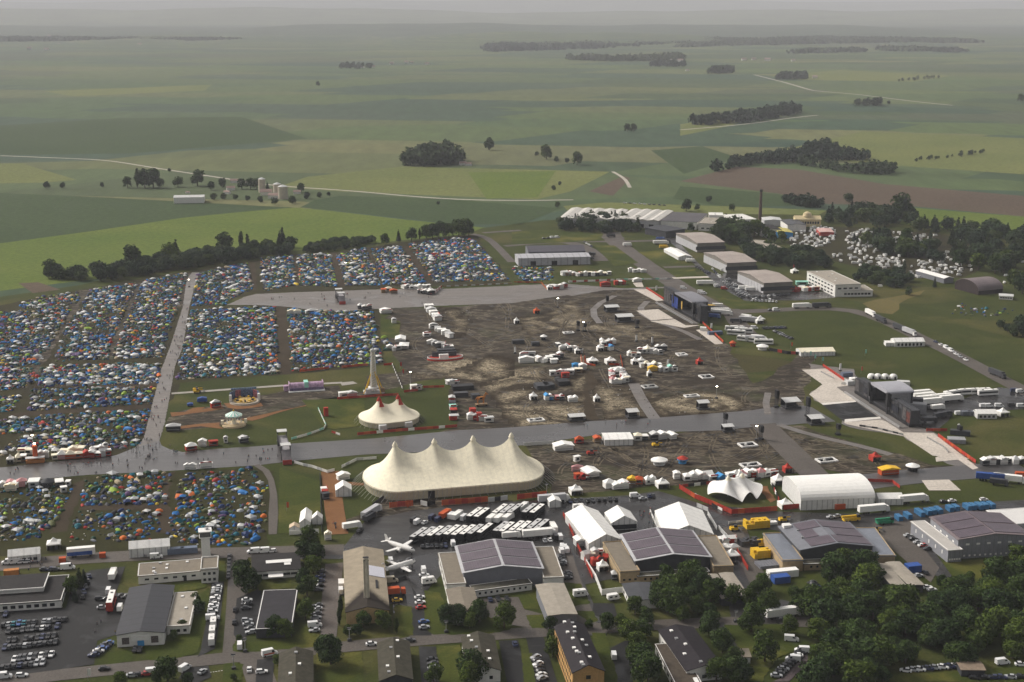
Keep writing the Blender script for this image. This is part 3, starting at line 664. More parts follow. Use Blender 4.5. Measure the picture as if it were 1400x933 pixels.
def prism_strip(s, prof, n, y0, y1, T):
    N = 2 * n
    vs = [(x, y0, z) for x, z in prof] + [(x, y1, z) for x, z in prof]
    fs = [(i, (i+1) % N, N + (i+1) % N, N + i) for i in range(N)]
    for i in range(n - 1):
        q = (i, i+1, N-2-i, N-1-i)
        fs += [tuple(reversed(q)), tuple(N + k for k in q)]
    return s.add(vs, fs, 0, T)
MB.prism_strip = prism_strip
def hall(name, label, cat, A, B, Dd, h, rise=0, ridge='y', roof=felt, wall=render_w, over=0.4, arc=False, wins=(), parapet=0, doors=(), extra=None, group=None, z0=GZ, pane=None, solar_on=None, skylights=0):
    loc, ang, w, d = place(A, B, Dd, h)
    t = thing(name, label, cat, (loc[0], loc[1], z0 - .1), ang, group); h = h - z0
    part('wall', walls_mb(w, d, h, rise, ridge, arc=arc), wall, t)
    rf = part('roof', roof_mb(w, d, h, rise, ridge, over, arc=arc), roof, t)
    if parapet:
        pm = MB()
        for (x, y, ww, dd) in ((0, -d/2, w, .3), (0, d/2, w, .3), (-w/2, 0, .3, d - .31), (w/2, 0, .3, d - .31)): pm.box(x, y, h + .1, ww + (.3 if ww > .3 else 0), dd + (.3 if ww < .31 else 0), parapet)
        part('parapet', pm, wall if parapet > .3 else white, t)
    windows(t, w, d, wins, pane); windows(t, w, d, doors, dark, 'door')
    if solar_on:
        # fields of modules lying on the pitches, ridge along y
        sl = math.atan2(rise, w/2)
        for sx, rows in solar_on:
            Lp = math.hypot(w/2, rise)
            for (u0, u1, v0, v1) in rows:
                mb = MB().box(0, 0, 0, (u1-u0)*Lp, (v1-v0)*d, .12)
                o = part('solar_field', mb, solar, rf)
                um, vm = (u0+u1)/2*Lp, ((v0+v1)/2 - .5)*d
                o.location = (sx*(w/2 - um*math.cos(sl)) if 1 else 0, vm, h + um*math.sin(sl) + .42); o.rotation_euler = (0, sx*sl, 0)
        for vv in (0.335, 0.665) if len(solar_on[0][1]) > 2 else (): pass
    for k in range(skylights):
        x = R.uniform(-.3, .3)*w; y = (k + .5)/skylights*d - d/2 + R.uniform(-1, 1)
        zz = h + (rise*(1 - abs(x)/(w/2)) if rise and ridge == 'y' else rise*(1 - abs(y)/(d/2)) if rise else 0)
        part('skylight', MB().box(0, 0, 0, 1.1, 1.3, .55), white if k % 3 else steel, rf, loc=(x, y, zz + .1))
    if extra: extra(t, w, d, h)
    return t
# ------------------------------------------------------------------ vehicles (x forward, wheels on z = 0)
PAINTS = {'white': (0.70, 0.70, 0.69), 'silver': (0.36, 0.37, 0.38), 'black': (0.012, 0.012, 0.014), 'dark grey': (0.055, 0.057, 0.062), 'navy': (0.016, 0.025, 0.075),
          'red': (0.38, 0.022, 0.016), 'blue': (0.03, 0.09, 0.28), 'teal': (0.02, 0.16, 0.20), 'yellow': (0.62, 0.40, 0.03), 'beige': (0.42, 0.37, 0.27), 'orange': (0.58, 0.14, 0.02), 'green': (0.03, 0.10, 0.05)}
CARM = {k: M('car_paint_' + k.replace(' ', '_'), c, 0.28, 0.05, 1.0, spec=0.5) for k, c in PAINTS.items()}
wheel_m = MB().cyl((0, -.11, 0), (0, .11, 0), .32, n=10).mesh('wheel', rubber)
wheel_b = MB().cyl((0, -.16, 0), (0, .16, 0), .5, n=10).mesh('wheel', rubber)
def loft(mb, secs, mi=0):
    """secs: (x, half-width at sill, sill z, half-width at top, top z)"""
    vs, fs = [], []
    for x, a, z0, b, z1 in secs: vs += [(x, -a, z0), (x, a, z0), (x, b, z1), (x, -b, z1)]
    for i in range(len(secs) - 1):
        o = 4*i
        for k in range(4): fs.append((o+k, o+4+k, o+4+(k+1) % 4, o+(k+1) % 4))
    n = 4*(len(secs)-1); fs += [(0, 1, 2, 3), (n+3, n+2, n+1, n)]
    return mb.add(vs, [tuple(reversed(f)) for f in fs], mi)
def car_proto(colour, estate=False):
    t = thing('car', 'car', 'car', (0, -300, 0)); m = CARM[colour]
    b = MB(); loft(b, [(-2.12, .70, .38, .66, .78), (-2.05, .84, .28, .80, .92), (-1.2, .89, .22, .84, .95), (.75, .89, .22, .84, .93), (1.75, .86, .25, .76, .80), (2.12, .72, .36, .62, .66)])
    r0 = -1.75 if estate else -1.15
    loft(b, [(r0, .60, 1.44, .57, 1.47), (r0 + .35, .64, 1.46, .62, 1.50), (.15, .64, 1.44, .60, 1.48)])
    part('body', b, m, t)
    gl = MB(); loft(gl, [(r0 - .42 if not estate else r0 - .25, .80, .90, .58, .98), (r0 + .02, .81, .90, .61, 1.44), (.12, .80, .90, .60, 1.44), (.98, .78, .90, .66, .94)])
    part('window', gl, glass, t)
    for sx in (-1.3, 1.33):
        for sy in (-.78, .78): link('wheel', wheel_m, t, (sx, sy, .32))
    return t
def van_proto(colour, name='van', L=5.4, Hh=2.3, strip_c=None):
    t = thing(name, name, name, (0, -300, 0)); m = CARM[colour]; a = L/2
    b = MB(); loft(b, [(-a, .90, .35, .84, Hh - .05), (-a + .1, .95, .3, .88, Hh), (a - 1.75, .95, .3, .86, Hh), (a - 1.1, .95, .3, .82, 1.45), (a - .2, .90, .3, .78, 1.05), (a, .82, .42, .70, .85)])
    part('body', b, m, t)
    g2 = MB(); g2.add([(a-1.68, -.78, Hh - .1), (a-1.68, .78, Hh - .1), (a-1.02, .80, 1.46), (a-1.02, -.80, 1.46)], [(0, 1, 2, 3)])
    for s in (-1, 1): g2.add([(a-2.4, s*.96, 1.4), (a-1.25, s*.97, 1.4), (a-1.75, s*.93, Hh - .35), (a-2.4, s*.93, Hh - .35)], [(0, 1, 2, 3)])
    part('window', g2, glass, t)
    if strip_c: part('side_stripe', MB().box(-.5, 0, .8, L - 2, 1.96, .5), strip_c, t)
    for sx in (-a + .9, a - .95):
        for sy in (-.84, .84): link('wheel', wheel_m, t, (sx, sy, .34))
    return t
def camper_proto(kind):
    if kind == 'motorhome':
        t = thing('motorhome', 'motorhome', 'motorhome', (0, -300, 0)); b = MB()
        loft(b, [(-3.1, 1.0, .45, 1.0, 2.75), (-3.05, 1.1, .4, 1.08, 2.85), (1.3, 1.1, .4, 1.08, 2.9), (2.0, 1.08, 1.75, 1.0, 2.8), (2.3, 1.0, 1.8, .9, 2.3)])
        loft(b, [(1.25, .98, .4, .95, 1.8), (2.3, .95, .4, .85, 1.4), (3.0, .85, .5, .75, .95)]); part('body', b, white, t)
        part('window', MB().box(-1.2, 0, 1.45, 1.1, 2.24, .6).box(.5, 0, 1.45, .8, 2.24, .6).add([(1.75, -.85, 1.78), (1.75, .85, 1.78), (2.36, .82, 1.42), (2.36, -.82, 1.42)], [(0, 1, 2, 3)]), glass, t)
        part('roof_hatch', MB().box(-1, 0, 2.88, .8, .7, .15), pvc2, t); xs = (-1.9, 2.0)
    else:
        t = thing('caravan', 'caravan', 'caravan', (0, -300, 0)); b = MB()
        loft(b, [(-2.45, .95, .9, .95, 2.0), (-2.3, 1.08, .5, 1.05, 2.5), (1.9, 1.08, .45, 1.05, 2.55), (2.35, 1.02, .6, 1.0, 1.7), (2.45, .95, .7, .9, 1.2)]); b.box(2.9, 0, .45, 1.2, .12, .12); part('body', b, white, t)
        part('window', MB().box(-1.2, 0, 1.35, 1.1, 2.2, .6).box(.9, 0, 1.35, 1.0, 2.2, .6), glass, t); xs = (-.2,)
    for sx in xs:
        for sy in (-.95, .95): link('wheel', wheel_m, t, (sx, sy, .34))
    return t
def coach_proto(colour, roofc, double=False):
    hh = 4.0 if double else 3.5
    t = thing('coach', 'coach', 'coach', (0, -300, 0)); b = MB()
    loft(b, [(-6.6, 1.20, .5, 1.15, hh - .15), (-6.5, 1.27, .35, 1.2, hh), (6.2, 1.27, .35, 1.2, hh), (6.6, 1.2, .4, 1.05, hh - .5)]); part('body', b, colour, t)
    part('roof', MB().box(-.2, 0, hh - .02, 12.4, 2.3, .12), roofc, t)
    wnd = MB().box(-.2, 0, 1.55, 12.2, 2.58, 1.05); loft(wnd, [(6.42, 1.1, 1.2, 1.0, hh - .6), (6.63, 1.1, 1.2, 1.0, hh - .75)])
    if double: wnd.box(-.2, 0, 2.85, 12.2, 2.5, .75)
    part('window', wnd, glass, t)
    for x in (-3.6, 3.2): part('roof_hatch', MB().box(x, 0, hh + .1, .95, .9, .14), dark, t)
    for sx in (-4.4, -3.1, 4.0):
        for sy in (-1.08, 1.08): link('wheel', wheel_b, t, (sx, sy, .5))
    return t
def truck_proto(trailer, cabc, L=13.4, rigid=False, hh=4.0):
    nm = 'box_truck' if rigid else 'articulated_lorry'
    t = thing(nm, nm, 'lorry', (0, -300, 0)); c0 = L/2 - .3
    b = MB().box(-.9, 0, 1.15 if not rigid else .95, L, 2.5, hh - 1.15).box(-.9, 0, .85, L - .6, 1.0, .3); part('trailer' if not rigid else 'box_body', b, trailer, t)
    cb = MB(); loft(cb, [(c0 - .4, 1.22, .6, 1.2, 3.3), (c0 + .9, 1.22, .5, 1.15, 3.1), (c0 + 1.45, 1.2, .5, 1.08, 2.0), (c0 + 1.55, 1.15, .5, 1.05, 1.3)])
    cab = part('cab', cb, cabc, t)
    part('windscreen', MB().add([(c0 + .98, -1.05, 2.95), (c0 + .98, 1.05, 2.95), (c0 + 1.5, 1.08, 1.95), (c0 + 1.5, -1.08, 1.95)], [(0, 1, 2, 3)]), glass, cab)
    for sx in ((-L/2 + 1.2, -L/2 + 2.5, -L/2 + 3.8, L/2 - 2.2, L/2 + .4) if not rigid else (-L/2 + 1.0, L/2 + .2)):
        for sy in (-1.05, 1.05): link('wheel', wheel_b, t, (sx, sy, .5))
    return t
PROTO = {}
def proto(kind):
    if kind in PROTO: return PROTO[kind]
    k, c = kind.split(':') if ':' in kind else (kind, '')
    if k == 'car': t = car_proto(c)
    elif k == 'estate': t = car_proto(c, True)
    elif k == 'van': t = van_proto(c)
    elif k == 'minibus': t = van_proto(c, 'van', 5.9, 2.6)
    elif k == 'ambulance': t = van_proto('white', 'van', 5.9, 2.6, orange)
    elif k in ('caravan', 'motorhome'): t = camper_proto(k)
    elif k == 'coach': t = coach_proto({'dark': dark, 'white': white, 'red': red, 'grey': steel_d}[c.split('-')[0]], {'w': pvc, 'g': pvc2}[c.split('-')[1]], c.startswith('red'))
    elif k == 'lorry': t = truck_proto({'white': pvc, 'dark': clad_d, 'grey': clad_l, 'blue': blue}[c], white if c != 'dark' else steel_d)
    elif k == 'boxtruck': t = truck_proto({'white': pvc, 'dark': clad_d, 'yellow': yellow, 'blue': blue, 'green': green, 'orange': orange}[c], white if c in ('white',) else CARM.get(c, steel_d), 6.6, True, 3.4)
    PROTO[kind] = [t, False]; return PROTO[kind]
NOUN = {'car': 'car', 'estate': 'car', 'van': 'van', 'minibus': 'van', 'ambulance': 'van', 'caravan': 'caravan', 'motorhome': 'motorhome', 'coach': 'coach', 'lorry': 'lorry', 'boxtruck': 'lorry'}
SPOKEN = {'coach:dark-w': 'dark coach with a white roof', 'coach:dark-g': 'dark coach with a grey roof', 'coach:white-w': 'white coach', 'coach:red-w': 'red double-decker bus with a white roof', 'lorry:white': 'lorry with a white trailer',
          'lorry:dark': 'lorry with a dark trailer', 'lorry:grey': 'lorry with a grey trailer', 'lorry:blue': 'lorry with a blue trailer', 'caravan': 'white touring caravan', 'motorhome': 'white motorhome'}
def vehicle(kind, px, py, heading, lms, group, desc=None, place_='', z=GZ):
    """heading in radians (world), pixel of the ground under its middle"""
    e = proto(kind); x, y = G(px, py)
    if not e[1]: o = e[0]; e[1] = True; o.location = (x, y, z); o.rotation_euler = (0, 0, heading)
    else: o = copy_tree(e[0], (x, y, z), heading)
    k, c = (kind.split(':') + [''])[:2]
    o['group'] = group
    d = desc or SPOKEN.get(kind) or {'car': f'{c} saloon car', 'estate': f'{c} estate car', 'van': f'{c} panel van', 'minibus': f'{c} high-roofed van', 'boxtruck': f'short box lorry in {c}'}[k]
    return rep(o, d, NOUN[k], lms, place_)
def aim(p, q):
    a, b = G(*p), G(*q); return math.atan2(b[1] - a[1], b[0] - a[0])
def row(s, n, kinds, head, lms, group, place_='', jit=.25, skip=0.0):
    """n vehicles evenly along the sheet line s; head: radians, or 'along' / 'across'"""
    (x0, y0), (x1, y1) = X(s)[:2]; al = aim((x0, y0), (x1, y1))
    hd = {'along': al, 'across': al + PI/2}.get(head, head) if isinstance(head, str) else head
    for i in range(n):
        if skip and R.random() < skip: continue
        u = (i + .5) / n + R.uniform(-jit, jit) / n * .35
        vehicle(R.choice(kinds), x0 + (x1-x0)*u, y0 + (y1-y0)*u, hd + R.gauss(0, .03) + (PI if R.random() < .4 and head != 'along' else 0), lms, group, place_=place_)
# ------------------------------------------------------------------ trees
def leaf_mat(name, col, k=0.5):
    m, nt, b = base_mat(name)
    g = node(nt, 'ShaderNodeNewGeometry'); oi = node(nt, 'ShaderNodeObjectInfo')
    c = ramp(nt, g.outputs['Random Per Island'], [(0.0, mul(col, 1 - k)), (0.5, col), (1.0, mul((col[0]*1.15, col[1]*1.05, col[2]), 1 + k))])
    c = mixc(nt, 1.0, c, ramp(nt, oi.outputs['Random'], [(0.0, (.58, .66, .85)), (0.4, (.88, .92, 1.0)), (0.75, (1.15, 1.1, .9)), (1.0, (1.7, 1.5, 1.0))]), 'MULTIPLY')
    n = noise(nt, mapped(nt), 0.28, 4)
    c = mixc(nt, 1.0, c, ramp(nt, n, [(0.3, 0.75), (0.7, 1.3)]), 'MULTIPLY')
    nt.links.new(c, b.inputs['Base Color']); b.inputs['Roughness'].default_value = 0.85; b.inputs['Specular IOR Level'].default_value = 0.12
    MATS[name] = m; return m
leaf_b = leaf_mat('broad_leaves', (0.037, 0.063, 0.014)); leaf_d = leaf_mat('dark_leaves', (0.026, 0.042, 0.014)); leaf_c = leaf_mat('needles', (0.022, 0.036, 0.018), .4); leaf_f = leaf_mat('belt_leaves', (0.030, 0.050, 0.022), .4)
bark = M('bark', (0.075, 0.058, 0.042), 0.9, 0.3, 2)
def leaves_np(rr, lobes, n, size):
    """n leaf clumps spread through lobes (x, y, z, rx, rz)"""
    rng = np.random.default_rng(rr.randrange(1 << 30))
    L = np.array(lobes); wgt = L[:, 3]**2; idx = rng.choice(len(L), n, p=wgt / wgt.sum())
    d = rng.normal(size=(n, 3)); d[:, 2] += 0.25; d /= np.linalg.norm(d, axis=1)[:, None]
    rad = np.where(rng.random(n) < 0.72, rng.uniform(0.82, 1.08, n), rng.uniform(0.25, 0.8, n))
    P = L[idx, :3] + d * rad[:, None] * np.stack([L[idx, 3], L[idx, 3], L[idx, 4]], 1)
    nr = d + rng.normal(size=(n, 3)) * 0.55; nr /= np.linalg.norm(nr, axis=1)[:, None]
    t = np.cross(nr, rng.normal(size=(n, 3))); t /= np.linalg.norm(t, axis=1)[:, None] + 1e-9; b = np.cross(nr, t)
    s = (size * rng.uniform(0.55, 1.25, n))[:, None]
    V = np.stack([P - t*s, P - b*s*.6, P + t*s, P + b*s*.6], 1).reshape(-1, 3)
    return V
def quads_mesh(name, V, mat):
    n = len(V) // 4
    me = bpy.data.meshes.new(name); me.vertices.add(len(V)); me.vertices.foreach_set('co', V.astype(np.float32).ravel())
    me.loops.add(4*n); me.loops.foreach_set('vertex_index', np.arange(4*n, dtype=np.int32))
    me.polygons.add(n); me.polygons.foreach_set('loop_start', np.arange(0, 4*n, 4, dtype=np.int32)); me.polygons.foreach_set('loop_total', np.full(n, 4, dtype=np.int32))
    me.materials.append(mat); me.update(calc_edges=True); return me
def tree_mesh(kind, seed, n, size):
    rr = random.Random(seed); h = 10.0; lobes = []; tr = MB()
    if kind == 'broad':
        tr.cyl((0, 0, -.3), (0, 0, 4.5), .34, .2, 7)
        for k in range(9):
            a = k * 2.4 + rr.uniform(-.4, .4); q = rr.uniform(0.9, 2.6) if k else 0; zc = rr.uniform(3.4, 7.3) if k else 7.2
            r = rr.uniform(1.5, 2.3); lobes.append((q*math.cos(a), q*math.sin(a), zc, r, r*.85)); tr.cyl((0, 0, 2.6 + k*.2), (q*math.cos(a)*.8, q*math.sin(a)*.8, zc - .3), .13, .05, 5)
        for k in range(7):
            a = k * .9 + rr.uniform(-.3, .3); lobes.append((2.4*math.cos(a), 2.4*math.sin(a), rr.uniform(2.0, 4.2), 1.35, 1.4))
    elif kind == 'conifer':
        tr.cyl((0, 0, -.3), (0, 0, 9.5), .25, .04, 6)
        for k in range(9):
            zc = 1.4 + k * .98; r = (1.9 * (1 - k / 9.6)) + .15; lobes.append((rr.uniform(-.15, .15), rr.uniform(-.15, .15), zc, r, .75))
    elif kind == 'poplar':
        tr.cyl((0, 0, -.3), (0, 0, 7), .22, .08, 6)
        for k in range(8): zc = 1.5 + k * 1.05; r = .95 * math.sin(PI * (k + 1.2) / 9.8) + .15; lobes.append((rr.uniform(-.2, .2), rr.uniform(-.2, .2), zc, r, .95))
    elif kind == 'bush':
        tr.cyl((0, 0, -.2), (0, 0, 4), .25, .1, 6)
        for k in range(7): a = k*.9; q = rr.uniform(.4, 2.6); lobes.append((q*math.cos(a), q*math.sin(a), rr.uniform(2.5, 6.5), rr.uniform(2.0, 2.9), 2.6))
    mat = {'broad': leaf_b, 'conifer': leaf_c, 'poplar': leaf_d, 'bush': leaf_f}[kind]
    return quads_mesh('crown', leaves_np(rr, lobes, n, size), mat), tr.mesh('trunk', bark)
TREES = {}
def tree_var(kind, lod, v):
    key = (kind, lod, v)
    if key not in TREES:
        n, s = {'near': (2600, .42), 'mid': (900, .66), 'far': (240, 1.05)}[lod]
        if kind in ('conifer', 'poplar'): n = int(n * .7); s *= .85
        TREES[key] = tree_mesh(kind, hash((kind == 'broad', v, kind == 'bush')) % 9999 + v, n, s)
    return TREES[key]
TNAME = {'broad': ('broadleaf_tree', 'tree'), 'conifer': ('conifer', 'tree'), 'poplar': ('poplar', 'tree'), 'bush': ('bushy_tree', 'tree')}
def tree(kind, px, py, h, desc, lms, group, lod='near', spread=1.0, place_=''):
    """a tree whose foot is at the pixel; h metres tall"""
    x, y = G(px, py); nm, cat = TNAME[kind]
    t = thing(nm, None, cat, (x, y, 0.1), R.uniform(0, 6.28), group)
    cr, tr = tree_var(kind, lod, R.randrange(5 if lod == 'near' else 4))
    s = h / (9.4 if kind != 'conifer' else 10.2)
    t.scale = (s * spread * R.uniform(.9, 1.1), s * spread * R.uniform(.9, 1.1), s)
    link('crown', cr, t); link('trunk', tr, t)
    return rep(t, desc, 'tree', lms, place_)
def inpoly(x, y, P):
    c = False; j = len(P) - 1
    for i in range(len(P)):
        if (P[i][1] > y) != (P[j][1] > y) and x < (P[j][0]-P[i][0])*(y-P[i][1])/(P[j][1]-P[i][1]) + P[i][0]: c = not c
        j = i
    return c
def scatter(poly, gap, rr, jitter=.42):
    """world points filling a world polygon about gap metres apart"""
    xs, ys = [p[0] for p in poly], [p[1] for p in poly]; out = []; k = 0
    y = min(ys)
    while y < max(ys):
        x = min(xs) + (gap/2 if k % 2 else 0)
        while x < max(xs):
            a, b = x + rr.uniform(-1, 1)*gap*jitter, y + rr.uniform(-1, 1)*gap*jitter
            if inpoly(a, b, poly): out.append((a, b))
            x += gap
        y += gap * .87; k += 1
    return out
def tree_w(kind, xy, h, *a, **k):
    t = tree(kind, 700, 600, h, *a, **k); t.location.x, t.location.y = xy; return t
NEARLM = ['the grey metal hall', 'the ochre brick block', 'the star-shaped canopy', 'the sooty-roofed hall']
rr = random.Random(11)
# the wood in the near corner
WOOD = ['Q 120 640 180 560 260 540 430 520 560 500 620 520 760 560 820 520 900 450 1000 470 1100 500 1250 470 1420 520 1420 800 1180 800 860 820 640 840 520 880 400 900 440 760 260 720', 'Q 150 933 190 800 260 750 430 720 520 760 500 860 440 933', 'Q 1040 420 1090 340 1250 320 1420 360 1420 500 1250 500 1060 480', 'Q 230 420 260 350 330 330 460 340 540 470 520 520 420 520 300 480']
for s in WOOD:
    for p in scatter([G(x, y + 13) for x, y in X(s)], 9.9, rr, .5):
        tree_w('broad', p, rr.uniform(7.5, 13.5), rr.choice(['dark green woodland tree', 'rounded green woodland tree', 'heavy-crowned woodland tree']), NEARLM, 'trees of the wood below the grey hall', spread=1.2)
for s, g in (('l 80 470 60 350 140 240 280 190 400 240 470 300 500 400 480 440 330 470 200 480', 7.2), ('l 660 420 680 360 760 290 850 280 900 360 880 430 780 460', 8.6)):
    for p in scatter([G(x, y + 9) for x, y in X(s)], g, rr): tree_w('broad', p, rr.uniform(8, 12.5), rr.choice(['clump tree between the halls', 'bright clump tree between the halls']), NEARLM, 'trees between the solar halls')
single = [('l', 580, 420, 9, 'broad'), ('l', 260, 530, 7, 'broad'), ('l', 440, 510, 7, 'broad'), ('l', 80, 440, 8, 'broad'), ('l', 710, 600, 12, 'broad'), ('l', 800, 800, 13, 'broad'), ('l', 430, 620, 10, 'broad'), ('l', 520, 740, 10, 'broad'), ('l', 590, 830, 8, 'broad'),
 ('l', 20, 560, 8, 'broad'), ('l', 30, 930, 12, 'broad'), ('l', 480, 930, 10, 'broad'), ('l', 600, 933, 10, 'broad'), ('l', 650, 930, 9, 'broad'), ('l', 1000, 400, 7, 'broad'), ('l', 1010, 480, 8, 'broad'), ('l', 960, 620, 8, 'broad'),
 ('k', 220, 540, 9, 'broad'), ('k', 150, 540, 9, 'broad'), ('k', 350, 520, 9.5, 'broad'), ('k', 290, 560, 7, 'broad'), ('k', 510, 560, 11, 'broad'), ('k', 310, 890, 12, 'broad'), ('k', 290, 933, 10, 'broad'), ('k', 800, 570, 6, 'broad'), ('k', 820, 740, 8.5, 'broad'), ('k', 810, 640, 5, 'broad'),
 ('k', 1170, 570, 7.5, 'broad'), ('k', 1250, 560, 6, 'broad'), ('k', 1310, 640, 9, 'broad'), ('k', 1360, 720, 9, 'broad'), ('k', 1390, 830, 11, 'broad'), ('k', 1340, 790, 9, 'broad'), ('k', 1400, 620, 8, 'broad'), ('k', 1345, 470, 8, 'broad'), ('k', 1050, 560, 4, 'broad'), ('k', 60, 910, 8, 'broad'), ('k', 1390, 910, 10, 'broad'),
 ('n', 310, 330, 13, 'broad'), ('n', 290, 260, 10, 'broad'), ('n', 350, 300, 9, 'broad'), ('n', 720, 60, 12, 'broad'), ('n', 690, 130, 10, 'broad'), ('n', 760, 150, 10, 'broad'), ('n', 740, 210, 9, 'broad'), ('n', 680, 300, 9, 'broad'), ('n', 700, 350, 9, 'broad'), ('n', 690, 500, 9.5, 'broad'), ('n', 500, 610, 9, 'broad'), ('n', 560, 620, 8.5, 'broad'), ('n', 450, 610, 5, 'broad'),
 ('n', 850, 790, 12, 'broad'), ('n', 800, 730, 8, 'broad'), ('n', 1060, 550, 7, 'broad'), ('n', 1190, 560, 8, 'broad'), ('n', 960, 610, 5, 'broad'), ('n', 1020, 600, 4.5, 'broad'), ('n', 915, 480, 8, 'poplar'), ('n', 905, 540, 7, 'poplar'), ('n', 1270, 590, 6, 'poplar'), ('n', 270, 650, 3.5, 'broad'), ('n', 520, 800, 5, 'broad'), ('n', 230, 890, 3, 'broad'),
 ('j', 510, 300, 9, 'conifer'), ('j', 540, 280, 7, 'conifer'), ('j', 450, 340, 8, 'broad'), ('j', 480, 390, 6, 'conifer'), ('j', 1270, 460, 6, 'broad'), ('j', 1250, 400, 5, 'broad'), ('j', 1170, 580, 5, 'broad'), ('j', 1110, 630, 4, 'broad'), ('j', 1070, 900, 10.5, 'broad'), ('j', 770, 933, 6, 'broad'), ('j', 1200, 920, 5, 'broad'), ('j', 1000, 910, 5, 'broad'),
 ('m', 520, 320, 7, 'broad'), ('m', 700, 290, 6, 'broad'), ('m', 130, 933, 6, 'broad'), ('m', 30, 933, 9, 'broad'), ('m', 900, 300, 9, 'broad')]
for cr, x, y, h, k in single:
    a, b, s = CR[cr]
    tree(k, a + x/s, b + y/s, h, {'broad': 'round-crowned street tree', 'conifer': 'dark pointed conifer', 'poplar': 'slim column-shaped tree'}[k], ['the grey metal hall', 'the ochre brick block', 'the sooty-roofed hall', 'the dark-roofed white hall', 'the red double-decker bus', 'the two white aeroplanes', 'the lookout tower office'], 'trees along the streets and car parks')
# the belt behind the tents
def belt(s, gap, hs, kinds, desc, group, lms, lod='mid', spread=1.2):
    for p in scatter(XG(s), gap, rr): tree_w(rr.choice(kinds), p, rr.uniform(*hs), desc, lms, group, lod=lod, spread=spread)
BL = ['the swing carousel', 'the tall ride tower', 'the farm silos', 'the grey stair bridge', 'the big four-peaked tent']
belt('D 255 318 340 312 500 305 700 270 850 240 1000 215 1150 195 1300 180 1400 168 1400 225 1200 250 1000 280 800 310 560 345 420 335 260 330', 11, (8, 15), ['bush'], 'dark shelter-belt tree', 'trees of the belt behind the camp', BL)
belt('E 0 160 190 150 210 195 0 215', 12, (8, 13), ['bush'], 'dark shelter-belt tree', 'trees of the belt behind the camp', BL)
for cr, x, y, h, k in (('D', 285, 320, 17, 'broad'), ('D', 725, 270, 22, 'broad'), ('D', 965, 225, 20, 'conifer'), ('D', 1225, 190, 21, 'broad'), ('D', 1320, 165, 17, 'poplar'), ('E', 145, 145, 19, 'conifer'), ('E', 130, 150, 16, 'conifer'), ('D', 1355, 162, 14, 'poplar'), ('D', 935, 230, 18, 'broad')):
    a, b, s = CR[cr]; tree(k, a + x/s, b + y/s, h, 'tall shelter-belt tree', BL, 'tall trees of the belt behind the camp', 'mid')
belt('E 240 190 300 150 480 125 640 115 650 140 480 165 330 185', 8.5, (6, 9), ['bush'], 'low dark hedge tree', 'hedge trees behind the camp', BL, spread=1.3)
for x, y, h, k in ((705, 140, 12, 'broad'), (780, 125, 13, 'conifer'), (850, 118, 14, 'broad'), (895, 112, 11, 'poplar'), (930, 110, 16, 'broad'), (965, 105, 16, 'broad'), (1000, 100, 18, 'broad'), (1055, 98, 15, 'broad'), (1110, 95, 19, 'broad'), (1140, 93, 19, 'broad'), (1160, 92, 16, 'broad')):
    tree(k, 350 + x/4, 300 + y/4, h, 'round row tree behind tents', BL, 'trees in a row behind the camp', 'mid')
# works, hangars and the far right
FL = ['the factory chimney', 'the dark arched shed', 'the long white office block', 'the dark-sided second stage']
belt('F 255 165 340 130 520 125 700 150 720 185 600 200 400 195 260 180', 10, (8, 14), ['bush', 'bush', 'conifer'], 'dark tree before the works', 'trees before the white works', FL)
belt('f 430 250 480 160 620 170 660 260 600 310 480 300', 9, (12, 17), ['broad', 'conifer'], 'dark tree behind first hangar', 'trees behind the hangars', FL)
belt('f 610 340 720 330 900 400 1080 360 1290 420 1310 470 1180 490 960 470 800 450 700 420', 13, (9, 15), ['bush'], 'dark thicket tree behind hangars', 'trees behind the hangars', FL)
for x, y, h in ((720, 240, 18), (760, 230, 14), (850, 290, 14), (810, 250, 12), (925, 280, 12), (245, 205, 10), (210, 50, 15), (290, 45, 8), (550, 50, 9), (640, 310, 12), (820, 340, 10)):
    tree('broad', 900 + x/5.488, 280 + y/5.488, h, 'single tree beside works buildings', FL, 'single trees at the works', 'mid')
belt('N 300 310 320 240 480 230 600 250 720 240 900 330 1000 320 1150 340 1400 380 1400 470 1330 600 1100 540 1000 500 990 380 880 350 700 330 500 330', 19.5, (11, 19), ['bush', 'bush', 'conifer'], 'big dark tree beyond caravans', 'trees of the wood beyond the caravans', FL)
belt('N 470 590 600 560 700 570 870 640 700 670 640 640 500 630', 12, (7, 12), ['bush'], 'dark tree before the caravans', 'trees before the caravans', FL)
belt('N 590 400 640 350 660 430 640 480 600 460', 10, (12, 18), ['conifer', 'bush'], 'dark tree among the caravans', 'trees among the caravans', FL)
belt('N 440 350 470 345 560 400 570 440 470 430', 26, (8, 13), ['bush', 'conifer'], 'dark tree among the caravans', 'trees among the caravans', FL)
belt('N 820 480 960 400 1000 500 900 560', 24, (9, 15), ['bush', 'conifer'], 'dark tree among the caravans', 'trees among the caravans', FL)
belt('N 700 430 760 400 780 460 900 440 900 490 720 490', 10, (9, 15), ['bush', 'broad'], 'dark tree among the caravans', 'trees among the caravans', FL)
